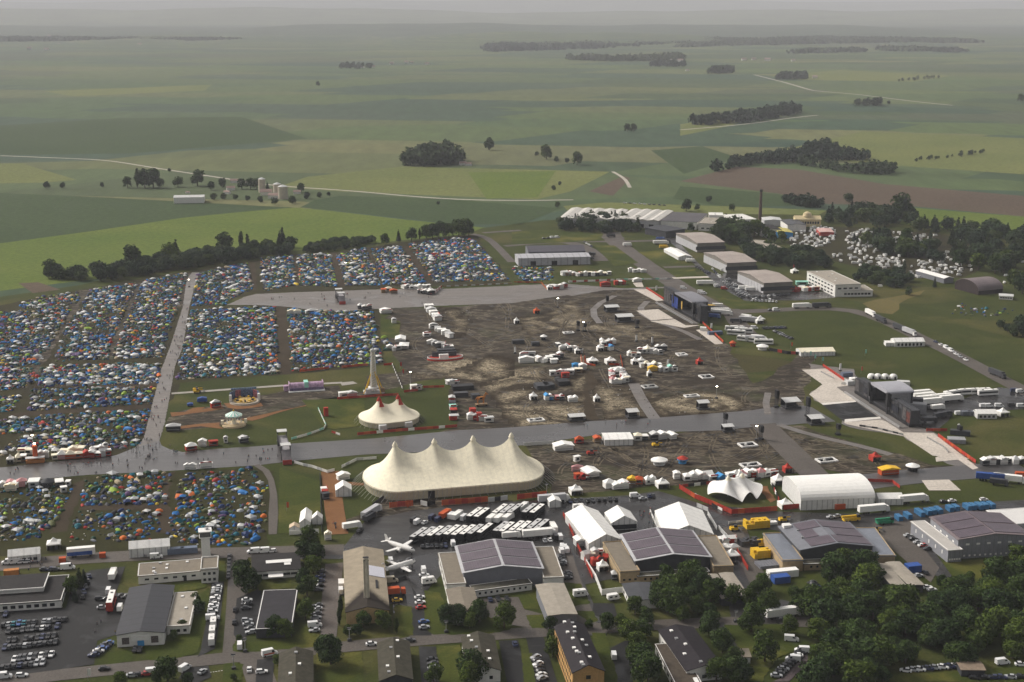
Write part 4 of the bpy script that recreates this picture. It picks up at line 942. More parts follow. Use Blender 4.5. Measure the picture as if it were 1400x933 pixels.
for x, y, h, k in ((540, 425, 15, 'broad'), (815, 430, 14, 'conifer'), (885, 420, 14, 'poplar'), (735, 280, 30, 'broad'), (745, 290, 27, 'conifer'), (745, 550, 9, 'conifer'), (1050, 540, 17, 'broad'), (1150, 560, 17, 'broad'), (1240, 580, 18, 'broad'), (1350, 660, 18, 'broad'), (1390, 690, 18, 'broad'), (770, 695, 8, 'bush'), (910, 655, 9, 'conifer'), (1300, 540, 17, 'broad'),
                   (1270, 880, 8, 'bush'), (1310, 900, 8, 'bush'), (1370, 880, 12, 'bush'), (1390, 920, 12, 'bush'), (1340, 920, 10, 'bush'), (440, 190, 13, 'bush'), (95, 190, 12, 'bush'), (170, 205, 12, 'bush'), (230, 215, 12, 'bush'), (260, 215, 11, 'bush'), (210, 215, 10, 'bush')):
    tree(k, 1050 + x/4, 230 + y/4, h, {'broad': 'large dark field-edge tree', 'conifer': 'pointed dark field-edge tree', 'poplar': 'narrow dark field-edge tree', 'bush': 'bushy dark field-edge tree'}[k], FL, 'large trees around the caravan field', 'mid')
for x, y, h, k in ((190, 770, 11, 'bush'), (255, 768, 9, 'bush'), (415, 762, 7, 'bush'), (520, 765, 15, 'broad'), (560, 765, 24, 'poplar'), (590, 765, 25, 'broad'), (625, 765, 26, 'broad'), (655, 765, 13, 'bush'), (725, 762, 14, 'broad'), (805, 758, 22, 'broad'), (860, 775, 12, 'broad'), (905, 765, 13, 'broad'), (985, 770, 14, 'broad'), (1020, 770, 15, 'broad'), (1045, 772, 15, 'broad'),
                   (1090, 785, 14, 'conifer'), (1225, 785, 13, 'broad'), (1250, 810, 10, 'bush'), (1300, 805, 8, 'bush'), (1340, 800, 6, 'bush'), (870, 815, 9, 'bush'), (910, 812, 9, 'bush'), (960, 815, 8, 'bush'), (1010, 820, 8, 'bush'), (1060, 825, 9, 'bush'), (1120, 835, 10, 'bush'), (1190, 830, 11, 'bush'), (750, 822, 4, 'bush'), (790, 822, 4, 'bush'), (690, 700, 6, 'bush')):
    tree(k, x/2.979, y/2.979, h, {'broad': 'spreading dark tree near the farm', 'conifer': 'pointed tree near the farm', 'poplar': 'upright tree near the farm', 'bush': 'low bushy tree near the farm'}[k], ['the farm silos', 'the swing carousel', 'the factory chimney'], 'trees round the farm', 'mid')
for cr, x, y, h in (('B', 608, 612, 21), ('B', 840, 650, 24), ('B', 965, 672, 20), ('B', 880, 660, 10), ('B', 925, 665, 9), ('B', 800, 636, 8), ('B', 1170, 538, 16), ('B', 1195, 538, 16), ('B', 885, 845, 8), ('B', 870, 775, 7), ('B', 895, 755, 6), ('B', 400, 835, 5), ('C', 118, 825, 9), ('C', 1385, 415, 20), ('C', 850, 425, 10), ('A', 1295, 352, 15)):
    a, b, s = CR[cr]; tree('broad' if h > 12 else 'bush', a + x/s, b + y/s, h, 'lone dark field tree' if h > 12 else 'lone dark field bush', ['the farm silos', 'the factory chimney', 'the dark arched shed'], 'lone trees in the fields', 'mid')
def far_wood(s, gap, hs, label, flat=False):
    """a distant wood that reads as one mass"""
    V = []; r2 = random.Random(len(s))
    for x, y in scatter(XG(s), gap, r2):
        h = r2.uniform(*hs)
        if flat: V.append(leaves_np(r2, [(x, y, h*.4, gap*.85, h*.38)], 46, gap*.17)); continue
        V.append(leaves_np(r2, [(x, y, h*.4, h*.42, h*.4), (x + h*.1, y, h*.72, h*.3, h*.28)], 70, h*.17))
    if V: tag(link('distant_wood', quads_mesh('distant_wood', np.concatenate(V), leaf_f)), label, None, None, 'stuff')
far_wood('B 245 676 320 640 420 630 490 648 495 670 400 678', 13, (17, 25), 'dark copse alone in the middle of the fields')
far_wood('C 65 715 220 670 280 660 480 630 640 630 770 640 770 655 560 660 300 672 120 705', 12, (10, 17), 'long dark wood curving along the ridge')
far_wood('C 490 620 600 610 640 640 500 645', 13, (17, 22), 'tallest clump of the long ridge wood')
far_wood('C 460 662 560 680 700 700 870 690 870 715 700 712 480 672', 12, (10, 17), 'second dark wood below the ridge wood')
far_wood('C 40 508 180 490 360 465 430 448 500 460 300 500 100 512', 16, (14, 22), 'distant dark wood on the slope')
far_wood('C 710 430 820 425 820 432 715 434', 16, (14, 20), 'small distant wood beyond the slope')
far_wood('C 110 298 215 295 210 300 115 302', 20, (20, 28), 'distant block of trees near the skyline')
far_wood('C 390 322 510 318 510 324 395 326', 20, (14, 26), 'distant tree row near the skyline')
far_wood('C 410 820 480 830 560 840 590 850 480 845', 11, (9, 14), 'dark hedge below the ploughed slope')
far_wood('B 905 245 1050 240 1120 246 1350 236 1400 240 1400 250 1100 252', 22, (14, 28), 'far hedge line on the hazy rise')
far_wood('B 0 270 140 275 140 282 0 282', 30, (12, 20), 'far tree line by a hazy village')
far_wood('B 1260 266 1400 268 1400 274 1260 272', 24, (14, 22), 'far trees by the hazy farm')
far_wood('C 950 655 1080 640 1240 620 1250 626 1100 646 960 660', 14, (4, 8), 'thin hedge across the far field')
far_wood('C 880 330 1070 316 1070 320 890 334', 22, (6, 12), 'thin far hedge under the skyline')
for q, lb in (('B 600 172 900 162 1400 158 1400 185 1000 200 620 212', 'far bluish forest lying across the hazy horizon'), ('C 0 160 300 165 560 156 1200 168 1200 176 600 178 0 196', 'far forest strip under the hazy eastern skyline'), ('A 0 158 500 160 980 163 980 170 500 170 0 170', 'thin far forest strip under the hazy western skyline'),
              ('C 830 200 1120 206 1120 214 830 208', 'small far woodland on the hazy eastern plain'), ('C 480 212 720 206 720 214 480 218', 'far grove by a pale hazy field')):
    far_wood(q, 70, (14, 24), lb, True)
# ------------------------------------------------------------------ the tent city
TC = {'navy blue': ((.014, .032, .105), 22), 'dark green': ((.014, .050, .028), 17), 'charcoal': ((.03, .032, .037), 19), 'teal': ((.012, .12, .16), 11), 'bright blue': ((.022, .15, .40), 10), 'grey': ((.16, .17, .19), 4), 'olive': ((.085, .095, .035), 10),
      'pale grey': ((.42, .43, .43), 3), 'white': ((.62, .62, .60), 2), 'sand': ((.34, .28, .18), 6), 'orange': ((.55, .14, .03), 3.2), 'red': ((.36, .035, .03), 3), 'lime green': ((.24, .36, .04), 4), 'yellow': ((.58, .42, .05), 1.2), 'violet': ((.12, .07, .17), 2.5)}
TCN = list(TC); TM = [M('tent_' + k.replace(' ', '_'), v[0], .6, .12, 1.2) for k, v in TC.items()]
TW = np.array([TC[k][1] for k in TCN], float); TW /= TW.sum()
def dome_geo(kind):
    """unit tents: dome (two crossed poles), tunnel, ridge, pavilion with a pitched square top"""
    v, f = [], []
    if kind == 'dome':
        n = 8
        for r, zz in ((1, 0), (.86, .52), (.5, .88)):
            for i in range(n): a = 2*PI*(i+.5)/n; q = r * (1.0 if i % 2 else .93); v.append((q*math.cos(a), q*math.sin(a), zz*.95))
        v.append((0, 0, 1.0))
        for k in range(2):
            for i in range(n): f.append((k*n+i, k*n+(i+1) % n, (k+1)*n+(i+1) % n, (k+1)*n+i))
        for i in range(n): f.append((2*n+i, 2*n+(i+1) % n, 3*n))
    elif kind == 'tunnel':
        m = 6
        for xx, s in ((-1.5, .55), (-.8, .92), (0, 1.0), (.9, .95), (1.6, .6)):
            for i in range(m): a = PI*i/(m-1); v.append((xx, s*.85*math.cos(a), s*.95*math.sin(a)))
        for k in range(4):
            for i in range(m-1): f.append((k*m+i, k*m+i+1, (k+1)*m+i+1, (k+1)*m+i))
        f += [tuple(range(m)), tuple(range(4*m, 5*m))]
    elif kind == 'ridge':
        v = [(-1.2, -.95, 0), (1.2, -.95, 0), (1.2, .95, 0), (-1.2, .95, 0), (-1.0, 0, 1.05), (1.0, 0, 1.05)]; f = [(0, 1, 5, 4), (2, 3, 4, 5), (1, 2, 5), (3, 0, 4)]
    else:
        v = [(-1, -1, .92), (1, -1, .92), (1, 1, .92), (-1, 1, .92), (0, 0, 1.5), (-1.02, -1.02, .78), (1.02, -1.02, .78), (1.02, 1.02, .78), (-1.02, 1.02, .78)]
        f = [(0, 1, 4), (1, 2, 4), (2, 3, 4), (3, 0, 4), (5, 6, 1, 0), (6, 7, 2, 1), (7, 8, 3, 2), (8, 5, 0, 3)]
        for sx in (-.95, .95):
            for sy in (-.95, .95):
                o = len(v); e = .05
                v += [(sx-e, sy, 0), (sx+e, sy, 0), (sx+e, sy, .9), (sx-e, sy, .9)]; f.append((o, o+1, o+2, o+3))
        o = len(v); v += [(-.96, .96, 0), (.96, .96, 0), (.96, .96, .85), (-.96, .96, .85)]; f.append((o, o+1, o+2, o+3))
    return np.array(v, float), f
GEO = {k: dome_geo(k) for k in ('dome', 'tunnel', 'ridge', 'pavilion')}
CAMP = ['E 25 212 200 196 224 360 42 395', 'E 226 196 400 186 448 372 242 365', 'E 440 196 600 155 688 362 490 365', 'E 625 165 790 147 935 348 702 358', 'E 830 135 1010 112 1180 98 1240 165 1390 335 975 345',
 'F -10 380 215 385 225 455 50 458', 'D 190 430 440 397 428 462 330 500 150 492 100 472', 'D -40 515 90 502 395 492 330 600 208 800 -40 800', 'D -40 815 212 812 160 920 -40 925', 'D 490 388 760 346 680 515 640 600 590 735 605 768 300 780 352 600 450 480',
 'D 785 335 1000 298 1030 302 975 475 945 560 905 690 885 762 612 762 695 535', 'D 258 802 885 782 862 900 205 920', 'I 215 20 886 0 857 78 700 100 190 96', 'I 175 128 850 115 825 212 155 248', 'I -40 10 172 10 142 120 -40 150', 'I -40 165 112 165 62 255 -40 268',
 'I -40 300 60 292 150 280 822 238 795 330 540 352 -40 378', 'I 90 392 792 332 768 430 620 465 300 480 60 470 -40 520', 'D 1078 298 1350 238 1392 380 1250 440 1240 470 1048 475', 'x 262 424 376 420 382 511 241 520', 'x 393 423 510 427 523 497 399 508', 'E 690 640 720 650 760 720 700 720']
CAMP_LOW = ['I -40 690 390 655 398 690 330 830 280 905 -40 930', 'M -40 12 272 20 246 108 -40 130', 'I 470 612 940 582 905 762 440 768', 'x 108 698 222 698 222 714 214 740 92 742', 'x 246 650 342 641 366 662 364 720 350 748 285 748 224 742 228 720 240 690']
rt = random.Random(21); pts = []
for s in CAMP + CAMP_LOW:
    low = s in CAMP_LOW
    for p in scatter(XG(s), 2.75 if low else 2.65, rt, .5):
        if rt.random() < (.30 if low else .14): continue
        g_ = math.sin(p[0]/(8.5 if low else 14) + math.sin(p[1]/13)*1.7) * math.sin(p[1]/(7.5 if low else 15) + math.sin(p[0]/17)*1.5)
        if g_ > (.5 if low else .72) and rt.random() < .75: continue
        pts.append((p[1], p[0], low))
# loose tents on the meadow by the shed
for p in scatter(XG('N 1060 740 1110 760 1250 770 1345 780 1330 800 1200 815 1000 800'), 6.5, rt): pts.append((p[1], p[0], False))
pts.sort(); near_camp, near_pav, rest = [], [], {}
kinds_p = [('dome', .70), ('tunnel', .19), ('ridge', .055), ('pavilion', .055)]
TLM = ['the white camp marquee', 'the lookout tower office', 'the grey stair bridge', 'the orange slide tower', 'the blue and white trailer', 'the round charcoal parasol', 'the red double-decker bus', 'the swing carousel']
small_mesh = {}
def tent_mesh(k, c):
    if (k, c) not in small_mesh:
        v, f = GEO[k]; mb = MB(); mb.add(v, f); me = mb.mesh('camping_tent' if k != 'pavilion' else 'pavilion', TM[c]); small_mesh[(k, c)] = me
    return small_mesh[(k, c)]
n_t = n_p = 0
FIELD = {}
for y, x, low in pts:
    k = rt.choices([a for a, _ in kinds_p], [b for _, b in kinds_p])[0]
    # colours cluster a little: whole groups of friends own the same cheap tents
    if k == 'pavilion': c = rt.choices([TCN.index('white'), TCN.index('pale grey'), TCN.index('navy blue'), TCN.index('dark green'), TCN.index('bright blue'), TCN.index('sand')], [8, 7, 1.2, 1.0, .7, 1.2])[0]; s = rt.uniform(1.25, 1.65) * (1 if rt.random() < .9 else 1.3); hz = s * .95
    else:
        cell = (int(x // 13), int(y // 13))
        if cell not in FIELD: FIELD[cell] = int(np.searchsorted(np.cumsum(TW), rt.random()))
        c = FIELD[cell] if rt.random() < .2 else int(np.searchsorted(np.cumsum(TW), rt.random())); c = min(c, len(TCN) - 1)
        s = rt.uniform(.74, 1.14) if rt.random() < .88 else rt.uniform(1.3, 1.9); hz = s * rt.uniform(.72, .95) if k == 'dome' else s * .95
    a = rt.uniform(0, 6.28); sq = rt.uniform(.85, 1.25)
    indiv = (k == 'pavilion' and n_p < 150) or (k != 'pavilion' and n_t < 298)
    if indiv:
        o = link('pavilion' if k == 'pavilion' else 'camping_tent', tent_mesh(k, c), None, (x, y, 0.14), a); o.scale = (s * sq, s, hz)
        if k == 'pavilion': n_p += 1; tag(o, None, 'pavilion', 'party pavilions among the tents'); rep(o, {'white': 'white square pavilion'}.get(TCN[c], f'{TCN[c]} square pavilion'), 'pavilion', TLM)
        else: n_t += 1; tag(o, None, 'tent', 'camping tents in the near camp field'); rep(o, f"{TCN[c]} {({'dome': 'dome tent', 'tunnel': 'tunnel tent', 'ridge': 'ridge tent'})[k]}", 'tent', TLM)
    else:
        rest.setdefault(k, []).append((x, y, a, s, s * sq, hz, c))
V, Fl, Fs, Mi, off = [], [], [], [], 0
for k, rows in rest.items():
    v, f = GEO[k]; A = np.array(rows); n = len(A); m = len(v)
    ca, sa = np.cos(A[:, 2])[:, None], np.sin(A[:, 2])[:, None]
    lx, ly = v[None, :, 0] * A[:, 4][:, None], v[None, :, 1] * A[:, 3][:, None]
    P = np.stack([A[:, 0][:, None] + lx*ca - ly*sa, A[:, 1][:, None] + lx*sa + ly*ca, .12 + v[None, :, 2] * A[:, 5][:, None]], 2).reshape(-1, 3)
    V.append(P); fl = np.array([i for q in f for i in q]); sz = np.array([len(q) for q in f])
    Fl.append((np.arange(n)[:, None] * m + fl[None, :]).ravel() + off); Fs.append(np.tile(sz, n)); Mi.append(np.repeat(A[:, 6].astype(int), len(f))); off += n * m
V, Fl, Fs, Mi = np.concatenate(V), np.concatenate(Fl), np.concatenate(Fs), np.concatenate(Mi)
me = bpy.data.meshes.new('tent_city'); me.vertices.add(len(V)); me.vertices.foreach_set('co', V.astype(np.float32).ravel())
me.loops.add(len(Fl)); me.loops.foreach_set('vertex_index', Fl.astype(np.int32)); me.polygons.add(len(Fs))
me.polygons.foreach_set('loop_start', np.concatenate([[0], np.cumsum(Fs)[:-1]]).astype(np.int32)); me.polygons.foreach_set('loop_total', Fs.astype(np.int32))
for m in TM: me.materials.append(m)
me.polygons.foreach_set('material_index', Mi.astype(np.int32)); me.update(calc_edges=True)
tag(link('tent_city', me), 'sea of small coloured tents and pavilions filling the camp fields', None, None, 'stuff')
print('tents', len(pts), 'faces', len(Fs))
# litter and gear strewn between the tents
def litter(name, polys, gap, mats, zz, size, label, keep=.6):
    mb = MB(); r2 = random.Random(len(polys[0]))
    for s in polys:
        for x, y in scatter(XG(s), gap, r2):
            if r2.random() < keep: q = r2.uniform(.4, 1) * size; mb.box(x, y, zz, q, q * r2.uniform(.5, 1.5), r2.uniform(.1, .5), r2.randrange(len(mats)), r2.uniform(0, 3), bottom=False)
    tag(link(name, mb.mesh(name, mats)), label, None, None, 'stuff')
litter('litter', CAMP_LOW + CAMP[:], 4.5, [pvc, dark, TM[3], TM[4], pvc2, TM[9]], .10, .75, 'bags, chairs and rubbish strewn between the tents')
litter('litter', ['E 1000 480 1200 490 1180 640 1050 640', 'K 20 300 380 440 400 560 20 600', 'K 440 380 760 560 1290 520 1290 430 700 420'], 8, [gravel, pvc2, g_straw], .22, .6, 'cups and scraps trodden into the mud')
# ------------------------------------------------------------------ people
def person_meshes():
    out = []
    for j, (top, leg) in enumerate((('charcoal', dark), ('navy blue', dark), ('olive', TM[0]), ('grey', dark), ('red', TM[0]), ('teal', TM[2]))):
        st = (.16, .24, .10, .2, .3, .14)[j]
        V = [(0, 0, .95), (0, 0, 1.2), (0, 0, 1.42), (0, 0, 1.52), (0, .02, 1.68), (0, 0, 1.76), (-.10, 0, .88), (-.11, st, .48), (-.11, st*.9, .06), (-.11, st*.9 + .14, .03), (.10, 0, .88), (.11, -st*.6, .48), (.11, -st*1.3, .06), (.11, -st*1.3 + .14, .03), (-.19, 0, 1.4), (-.25, -st*.5, 1.12), (-.23, -st*.2, .86), (.19, 0, 1.4), (.25, st*.5, 1.12), (.23, st*.8, .88)]
        E = [(0, 1), (1, 2), (2, 3), (3, 4), (4, 5), (0, 6), (6, 7), (7, 8), (8, 9), (0, 10), (10, 11), (11, 12), (12, 13), (2, 14), (14, 15), (15, 16), (2, 17), (17, 18), (18, 19)]
        Rd = [.15, .15, .17, .06, .10, .08, .10, .075, .055, .045, .10, .075, .055, .045, .07, .05, .04, .07, .05, .04]
        me = bpy.data.meshes.new('person'); me.from_pydata(V, E, []); o = bpy.data.objects.new('person', me); COL.objects.link(o)
        md = o.modifiers.new('skin', 'SKIN')
        for sv, r in zip(me.skin_vertices[0].data, Rd): sv.radius = (r * 1.15, r); sv.use_root = False
        me.skin_vertices[0].data[0].use_root = True
        o.modifiers.new('sub', 'SUBSURF').levels = 1; o.modifiers['sub'].render_levels = 1
        bpy.context.view_layer.update()
        m2 = bpy.data.meshes.new_from_object(o.evaluated_get(bpy.context.evaluated_depsgraph_get()))
        COL.objects.unlink(o); bpy.data.objects.remove(o)
        m2.materials.clear()
        for mt in (TM[TCN.index(top)], leg, skin, dark): m2.materials.append(mt)
        for p in m2.polygons:
            zc = p.center.z; ax = abs(p.center.x)
            p.material_index = 3 if zc > 1.70 else 2 if zc > 1.5 or (ax > .19 and zc < 1.1) else 1 if zc < .93 and ax < .19 else 0
        out.append((m2, top))
    return out
PEOPLE = person_meshes(); rp = random.Random(5)
def people(s, n, lms, where):
    P = XG(s); xs, ys = [p[0] for p in P], [p[1] for p in P]; k = 0
    while k < n:
        x, y = rp.uniform(min(xs), max(xs)), rp.uniform(min(ys), max(ys))
        if not inpoly(x, y, P): continue
        for q in range(rp.choice((1, 1, 2, 3))):
            if k >= n: break
            me, top = PEOPLE[rp.randrange(6)]
            o = link('person', me, None, (x + rp.gauss(0, 1.2) * (q > 0), y + rp.gauss(0, 1.2) * (q > 0), .22), rp.uniform(0, 6.28))
            tag(o, None, 'person', 'people walking ' + where); rep(o, f'person in a {top.replace("navy blue", "navy")} top walking', 'person', lms); k += 1
CL = ['the grey stair bridge', 'the swing carousel', 'the orange slide tower', 'the round charcoal parasol', 'the small two-peaked tent', 'the farm silos']
people('D 1008 470 1038 480 1000 700 I 955 10 880 330 870 420 1000 480 740 600 640 580 690 480 800 360 820 290 900 40', 120, CL, 'on the muddy camp path')
people('I 0 570 640 520 1400 480 1400 540 400 610 0 640', 42, CL, 'on the runway')
people('I 1400 470 1560 460 1560 500 1400 540', 16, CL, 'by the stair bridge')
people('E 30 420 400 410 1000 390 1000 470 500 490 100 460', 38, ['the farm silos', 'the tall ride tower', 'the dark-sided second stage', 'the swing carousel'], 'on the far paved strip')
people('O 420 30 450 30 458 60 435 60', 7, CL, 'on the wood-chip walk'); people('M 500 200 900 190 850 230 300 260', 9, ['the white camp marquee', 'the red double-decker bus'], 'on the camp road'); people('j 180 120 370 110 370 190 180 200', 10, ['the blue and white trailer', 'the red double-decker bus'], 'by the camp entrance')
people('K 380 590 800 570 800 610 380 620', 9, ['the orange timber horse', 'the star-shaped canopy'], 'on the runway'); people('P 590 130 660 130 690 200 600 220', 14, ['the star-shaped canopy', 'the ochre brick block'], 'between the white event tents')
people('j 600 420 760 470 740 600 600 620', 6, ['the red double-decker bus', 'the dark-roofed white hall'], 'in the car park')
# ------------------------------------------------------------------ halls, offices, houses
def H(cr, A, B, Dd):
    a, b, s = CR[cr]; return [(a + p[0]/s, b + p[1]/s) for p in (A, B, Dd)]
def B_(name, label, cat, cr, A, B, Dd, h, **k): return hall(name, label, cat, *H(cr, A, B, Dd), h, **k)
def dress(*fs):
    def go(t, w, d, h):
        for f in fs: f(t, w, d, h)
    return go
def canopy(w0, d0, z, x=0, y=0, mt=None): return lambda t, w, d, h: part('porch', MB().box(x*w, -d/2 - d0/2 + y, z, w0, d0, .2), mt or white, t)
# street of halls near the camera
B_('exhibition_hall', 'white hall under a dark ribbed roof, its blue door between two dark murals', 'hall', 'j', (738, 603), (1040, 580), (835, 303), 5, rise=1.1, roof=rib_dark, wall=render_w,
   wins=[('E', 6, 2.2, 2.2, 1.0)], extra=lambda t, w, d, h: (part('mural', MB().box(-w*.32, -d/2, 1.0, 2.6, .2, 2.6), M('mural_print', (.10, .085, .08), .7, .8, 2.5), t), part('mural', MB().box(w*.30, -d/2, 1.0, 2.6, .2, 2.6), MATS['mural_print'], t),
     part('door', MB().box(0, -d/2, 0, 2.4, .3, 2.2), sky_b, t), part('door_surround', MB().box(0, -d/2 - .06, 2.25, 6.5, .35, 1.9), white, t)))
B_('annexe', 'low flat-roofed pale annexe beside the dark-roofed white hall', 'annexe', 'j', (1062, 546), (1206, 536), (1120, 333), 3.6, roof=gravel_l, parapet=.25, wins=[('S', 3, 1, 1.2, 1.1), ('E', 5, 1.2, 1.3, 1)], skylights=3)
B_('office', 'long low white office with a pale flat roof and a row of small windows', 'office', 'j', (875, 228), (1282, 190), (895, 148), 3.7, roof=gravel, parapet=.3, wins=[('S', 6, 1.5, 1.7, .8), ('W', 1, 1.2, 1.2, 1)], doors=[('S', 1, 0, 1.3, 2.2, .7, .76)], skylights=7)
B_('office_block', 'small two-storey white office block with a walled roof, joined to the low office', 'office', 'j', (1280, 186), (1386, 178), (1290, 110), 6.0, roof=gravel, parapet=.7, wins=[('S', 3, 1, 1.1, 1.1), ('S', 3, 3.6, 1.1, 1.1), ('E', 2, 3.6, 1.1, 1.1)])
B_('site_office', 'wide black-roofed white office with a raised inner block, next to the car park', 'office', 'j', (-130, 416), (385, 378), (-50, 252), 3.2, roof=felt, parapet=.32, wins=[('S', 9, .9, 1.8, 1.3), ('E', 5, .9, 1.5, 1.2)],
   extra=lambda t, w, d, h: (part('upper_storey', MB().box(-w*.12, d*.18, h, w*.72, d*.58, 1.7), render_w, t), part('upper_roof', MB().box(-w*.12, d*.18, h + 1.72, w*.74, d*.61, .25), felt, t), part('white_coping', MB().box(-w*.12, d*.18 - d*.305, h + 1.75, w*.74, .35, .5).box(-w*.12 + w*.37, d*.18, h + 1.75, .35, d*.6, .5), white, t)))
B_('pavilion_office', 'black-roofed white building with a broad white roof panel, behind garden trees', 'office', 'n', (356, 196), (660, 178), (345, 92), 3.6, rise=.5, ridge='x', roof=felt, wins=[('S', 6, 1.2, 2.6, 1.0)],
   extra=lambda t, w, d, h: (part('roof_panel', MB().box(w*.06, -d*.05, h + .75, w*.55, d*.18, .15).box(w*.24, -d*.2, h + .6, w*.14, d*.16, .15), white, t), part('porch', MB().box(-w*.02, -d/2 - 2, 2.0, 6, 4, .3), white, t)))
B_('flat_shed', 'plain black flat-roofed shed with no windows, between lawn and trees', 'shed', 'n', (389, 556), (612, 560), (412, 312), 3.8, roof=M('bitumen_roof', (.030, .028, .032), .7, .2, .3), wall=clad_d, parapet=.2, wins=[('E', 3, 1, 1.5, 1)])
def soot_mat():
    m, nt, b = base_mat('sooty_roof'); v = mapped(nt)
    s = node(nt, 'ShaderNodeSeparateXYZ'); nt.links.new(v, s.inputs[0])
    ax = node(nt, 'ShaderNodeMath', operation='ABSOLUTE'); nt.links.new(s.outputs[0], ax.inputs[0])
    yy = node(nt, 'ShaderNodeMath', operation='MULTIPLY_ADD'); yy.inputs[1].default_value = 1.5; nt.links.new(ax.outputs[0], yy.inputs[0]); nt.links.new(s.outputs[1], yy.inputs[2])
    n = noise(nt, v, .35, 6, .7); y2 = node(nt, 'ShaderNodeMath', operation='MULTIPLY_ADD'); y2.inputs[1].default_value = 6; nt.links.new(n, y2.inputs[0]); nt.links.new(yy.outputs[0], y2.inputs[2])
    mr = node(nt, 'ShaderNodeMapRange'); mr.inputs['From Min'].default_value = -17; mr.inputs['From Max'].default_value = -6; nt.links.new(y2.outputs[0], mr.inputs['Value'])
    f = ramp(nt, mr.outputs['Result'], [(0.0, .9), (.45, .95), (.8, .25), (1.0, 0.0)])
    base = ramp(nt, noise(nt, v, .3, 6), [(.3, (.24, .205, .155)), (.7, (.32, .275, .205))])
    nt.links.new(mixc(nt, f, base, (.012, .010, .011)), b.inputs['Base Color']); b.inputs['Roughness'].default_value = .9; b.inputs['Specular IOR Level'].default_value = .04; MATS['sooty_roof'] = m; return m
def boiler(t, w, d, h):
    c = MB()
    for s, q in ((-.75, .35), (.35, .85)): c.cyl((s, -d*.36, h), (s, -d*.36, h + 18), q, q*.92, 12)
    for k in range(6): c.box(0, -d*.36, h + 3 + k*2.7, 2.3, .3, .15)
    part('chimney', c, M('sheet_flue', (.50, .46, .36), .5, .15, .6), t); part('chimney_head', MB().box(0, -d*.36, h + 17.2, 2.2, 1.2, .2).box(0, -d*.36, h + 18.4, 2.2, 1.2, .25), dark, t)
    part('roof_light', MB().add([(w*.10, -d*.00, h + 1.9*.80 + .5), (w*.49, d*.0, h + 1.9*.02 + .5), (w*.49, d*.17, h + 1.9*.02 + .5), (w*.10, d*.17, h + 1.9*.80 + .5), (w*.10, -d*.00, h + 1.9*.80 + .2), (w*.49, d*.0, h + .24), (w*.49, d*.17, h + .24), (w*.10, d*.17, h + 1.9*.80 + .2)], [(0, 1, 2, 3), (0, 1, 5, 4), (1, 2, 6, 5), (2, 3, 7, 6), (3, 0, 4, 7)]), M('pale_roof_light', (.52, .52, .57), .4, .05, 1), t)
    part('roof_slot', MB().box(w*.27, -d*.13, h + 1.3, .9, d*.13, .14), dark, t)
    part('gatehouse', MB().box(-w*.5 - 1.4, d*.1, 0, 2.6, 5, 2.4), white, t)
B_('boiler_hall', 'brick hall with a broad tan roof stained black by soot round its tall twin chimney', 'hall', 'n', (948, 455), (1220, 440), (935, 70), 5.2, rise=1.9, roof=soot_mat(), wall=M('pale_ochre_brick', (.50, .35, .18), .85, .15, 1), wins=[('W', 6, 1.5, 1.6, 1.2), ('E', 5, 1.5, 1.6, 1.2)], extra=boiler)
def solar_rows(n=3): return [(.03, .96, .02 + k/n + .004, (k + 1)/n - .012) for k in range(n)]
B_('sports_hall', 'grey-gabled hall roofed in mauve solar panels, directly behind the coach park', 'hall', 'b', (455, 768), (1125, 727), (400, 546), 7.4, rise=2.2, roof=clad_l, wall=clad, over=.7, solar_on=[(-1, solar_rows()), (1, solar_rows())])
B_('side_wing', 'flat gravel-roofed white wing on the aeroplane side of the coach-park solar hall', 'hall wing', 'b', (306, 872), (467, 856), (256, 606), 5, roof=gravel, parapet=.4, wins=[('W', 4, 1.5, 2, 1)])
B_('side_wing', 'flat gravel-roofed white wing on the van-road side of the coach-park solar hall', 'hall wing', 'b', (1136, 815), (1300, 802), (1068, 556), 5, roof=gravel, parapet=.4)
B_('front_range', 'long low white range with a line of small square windows', 'hall wing', 'k', (332, 306), (722, 279), (255, 278), 3.0, roof=M('dirty_roof', (.085, .08, .062), .9, .35, .5), parapet=.25, wins=[('S', 9, 1.1, .9, .9)])
B_('workshop', 'tan-roofed workshop half behind three trees', 'workshop', 'k', (178, 462), (350, 447), (150, 312), 4.4, rise=.7, roof=gravel, wall=render_w, wins=[('S', 3, 1.2, 1.2, 1)])
B_('workshop', 'tan flat-roofed grey workshop above the ochre brick block', 'workshop', 'k', (790, 478), (968, 464), (720, 283), 5.6, rise=.4, roof=gravel_l, wall=clad, parapet=.0, wins=[('S', 3, 1.5, 1.4, 1.1)])
B_('sports_hall', 'black-gabled hall roofed in mauve solar panels, between white event tents and dense trees', 'hall', 'i', (473, 589), (880, 564), (400, 447), 7.4, rise=2.2, roof=clad_l, wall=clad_d, over=.7, solar_on=[(-1, solar_rows()), (1, solar_rows())])
B_('side_wing', 'gravel-roofed sandy brick wing by the red-fenced alley', 'hall wing', 'i', (385, 655), (486, 641), (308, 492), 5, roof=gravel, wall=ochre, parapet=.5, wins=[('S', 3, 1, 1, .8)])
B_('side_wing', 'gravel-roofed sandy brick wing beside the white caterers tents', 'hall wing', 'i', (893, 626), (996, 613), (828, 460), 5, roof=gravel, wall=ochre, parapet=.5)
B_('front_range', 'sandy brick range with small square windows below the black gable', 'hall wing', 'i', (488, 676), (876, 646), (480, 655), 3, roof=MATS['dirty_roof'], wall=ochre, parapet=.2, wins=[('S', 11, 1.1, .9, .9)])
B_('garden_shed', 'dark-roofed white building pressed against big trees', 'shed', 'i', (445, 812), (602, 798), (413, 718), 3.6, rise=.4, roof=felt_g, wins=[('W', 3, 1, 1.5, 1)])
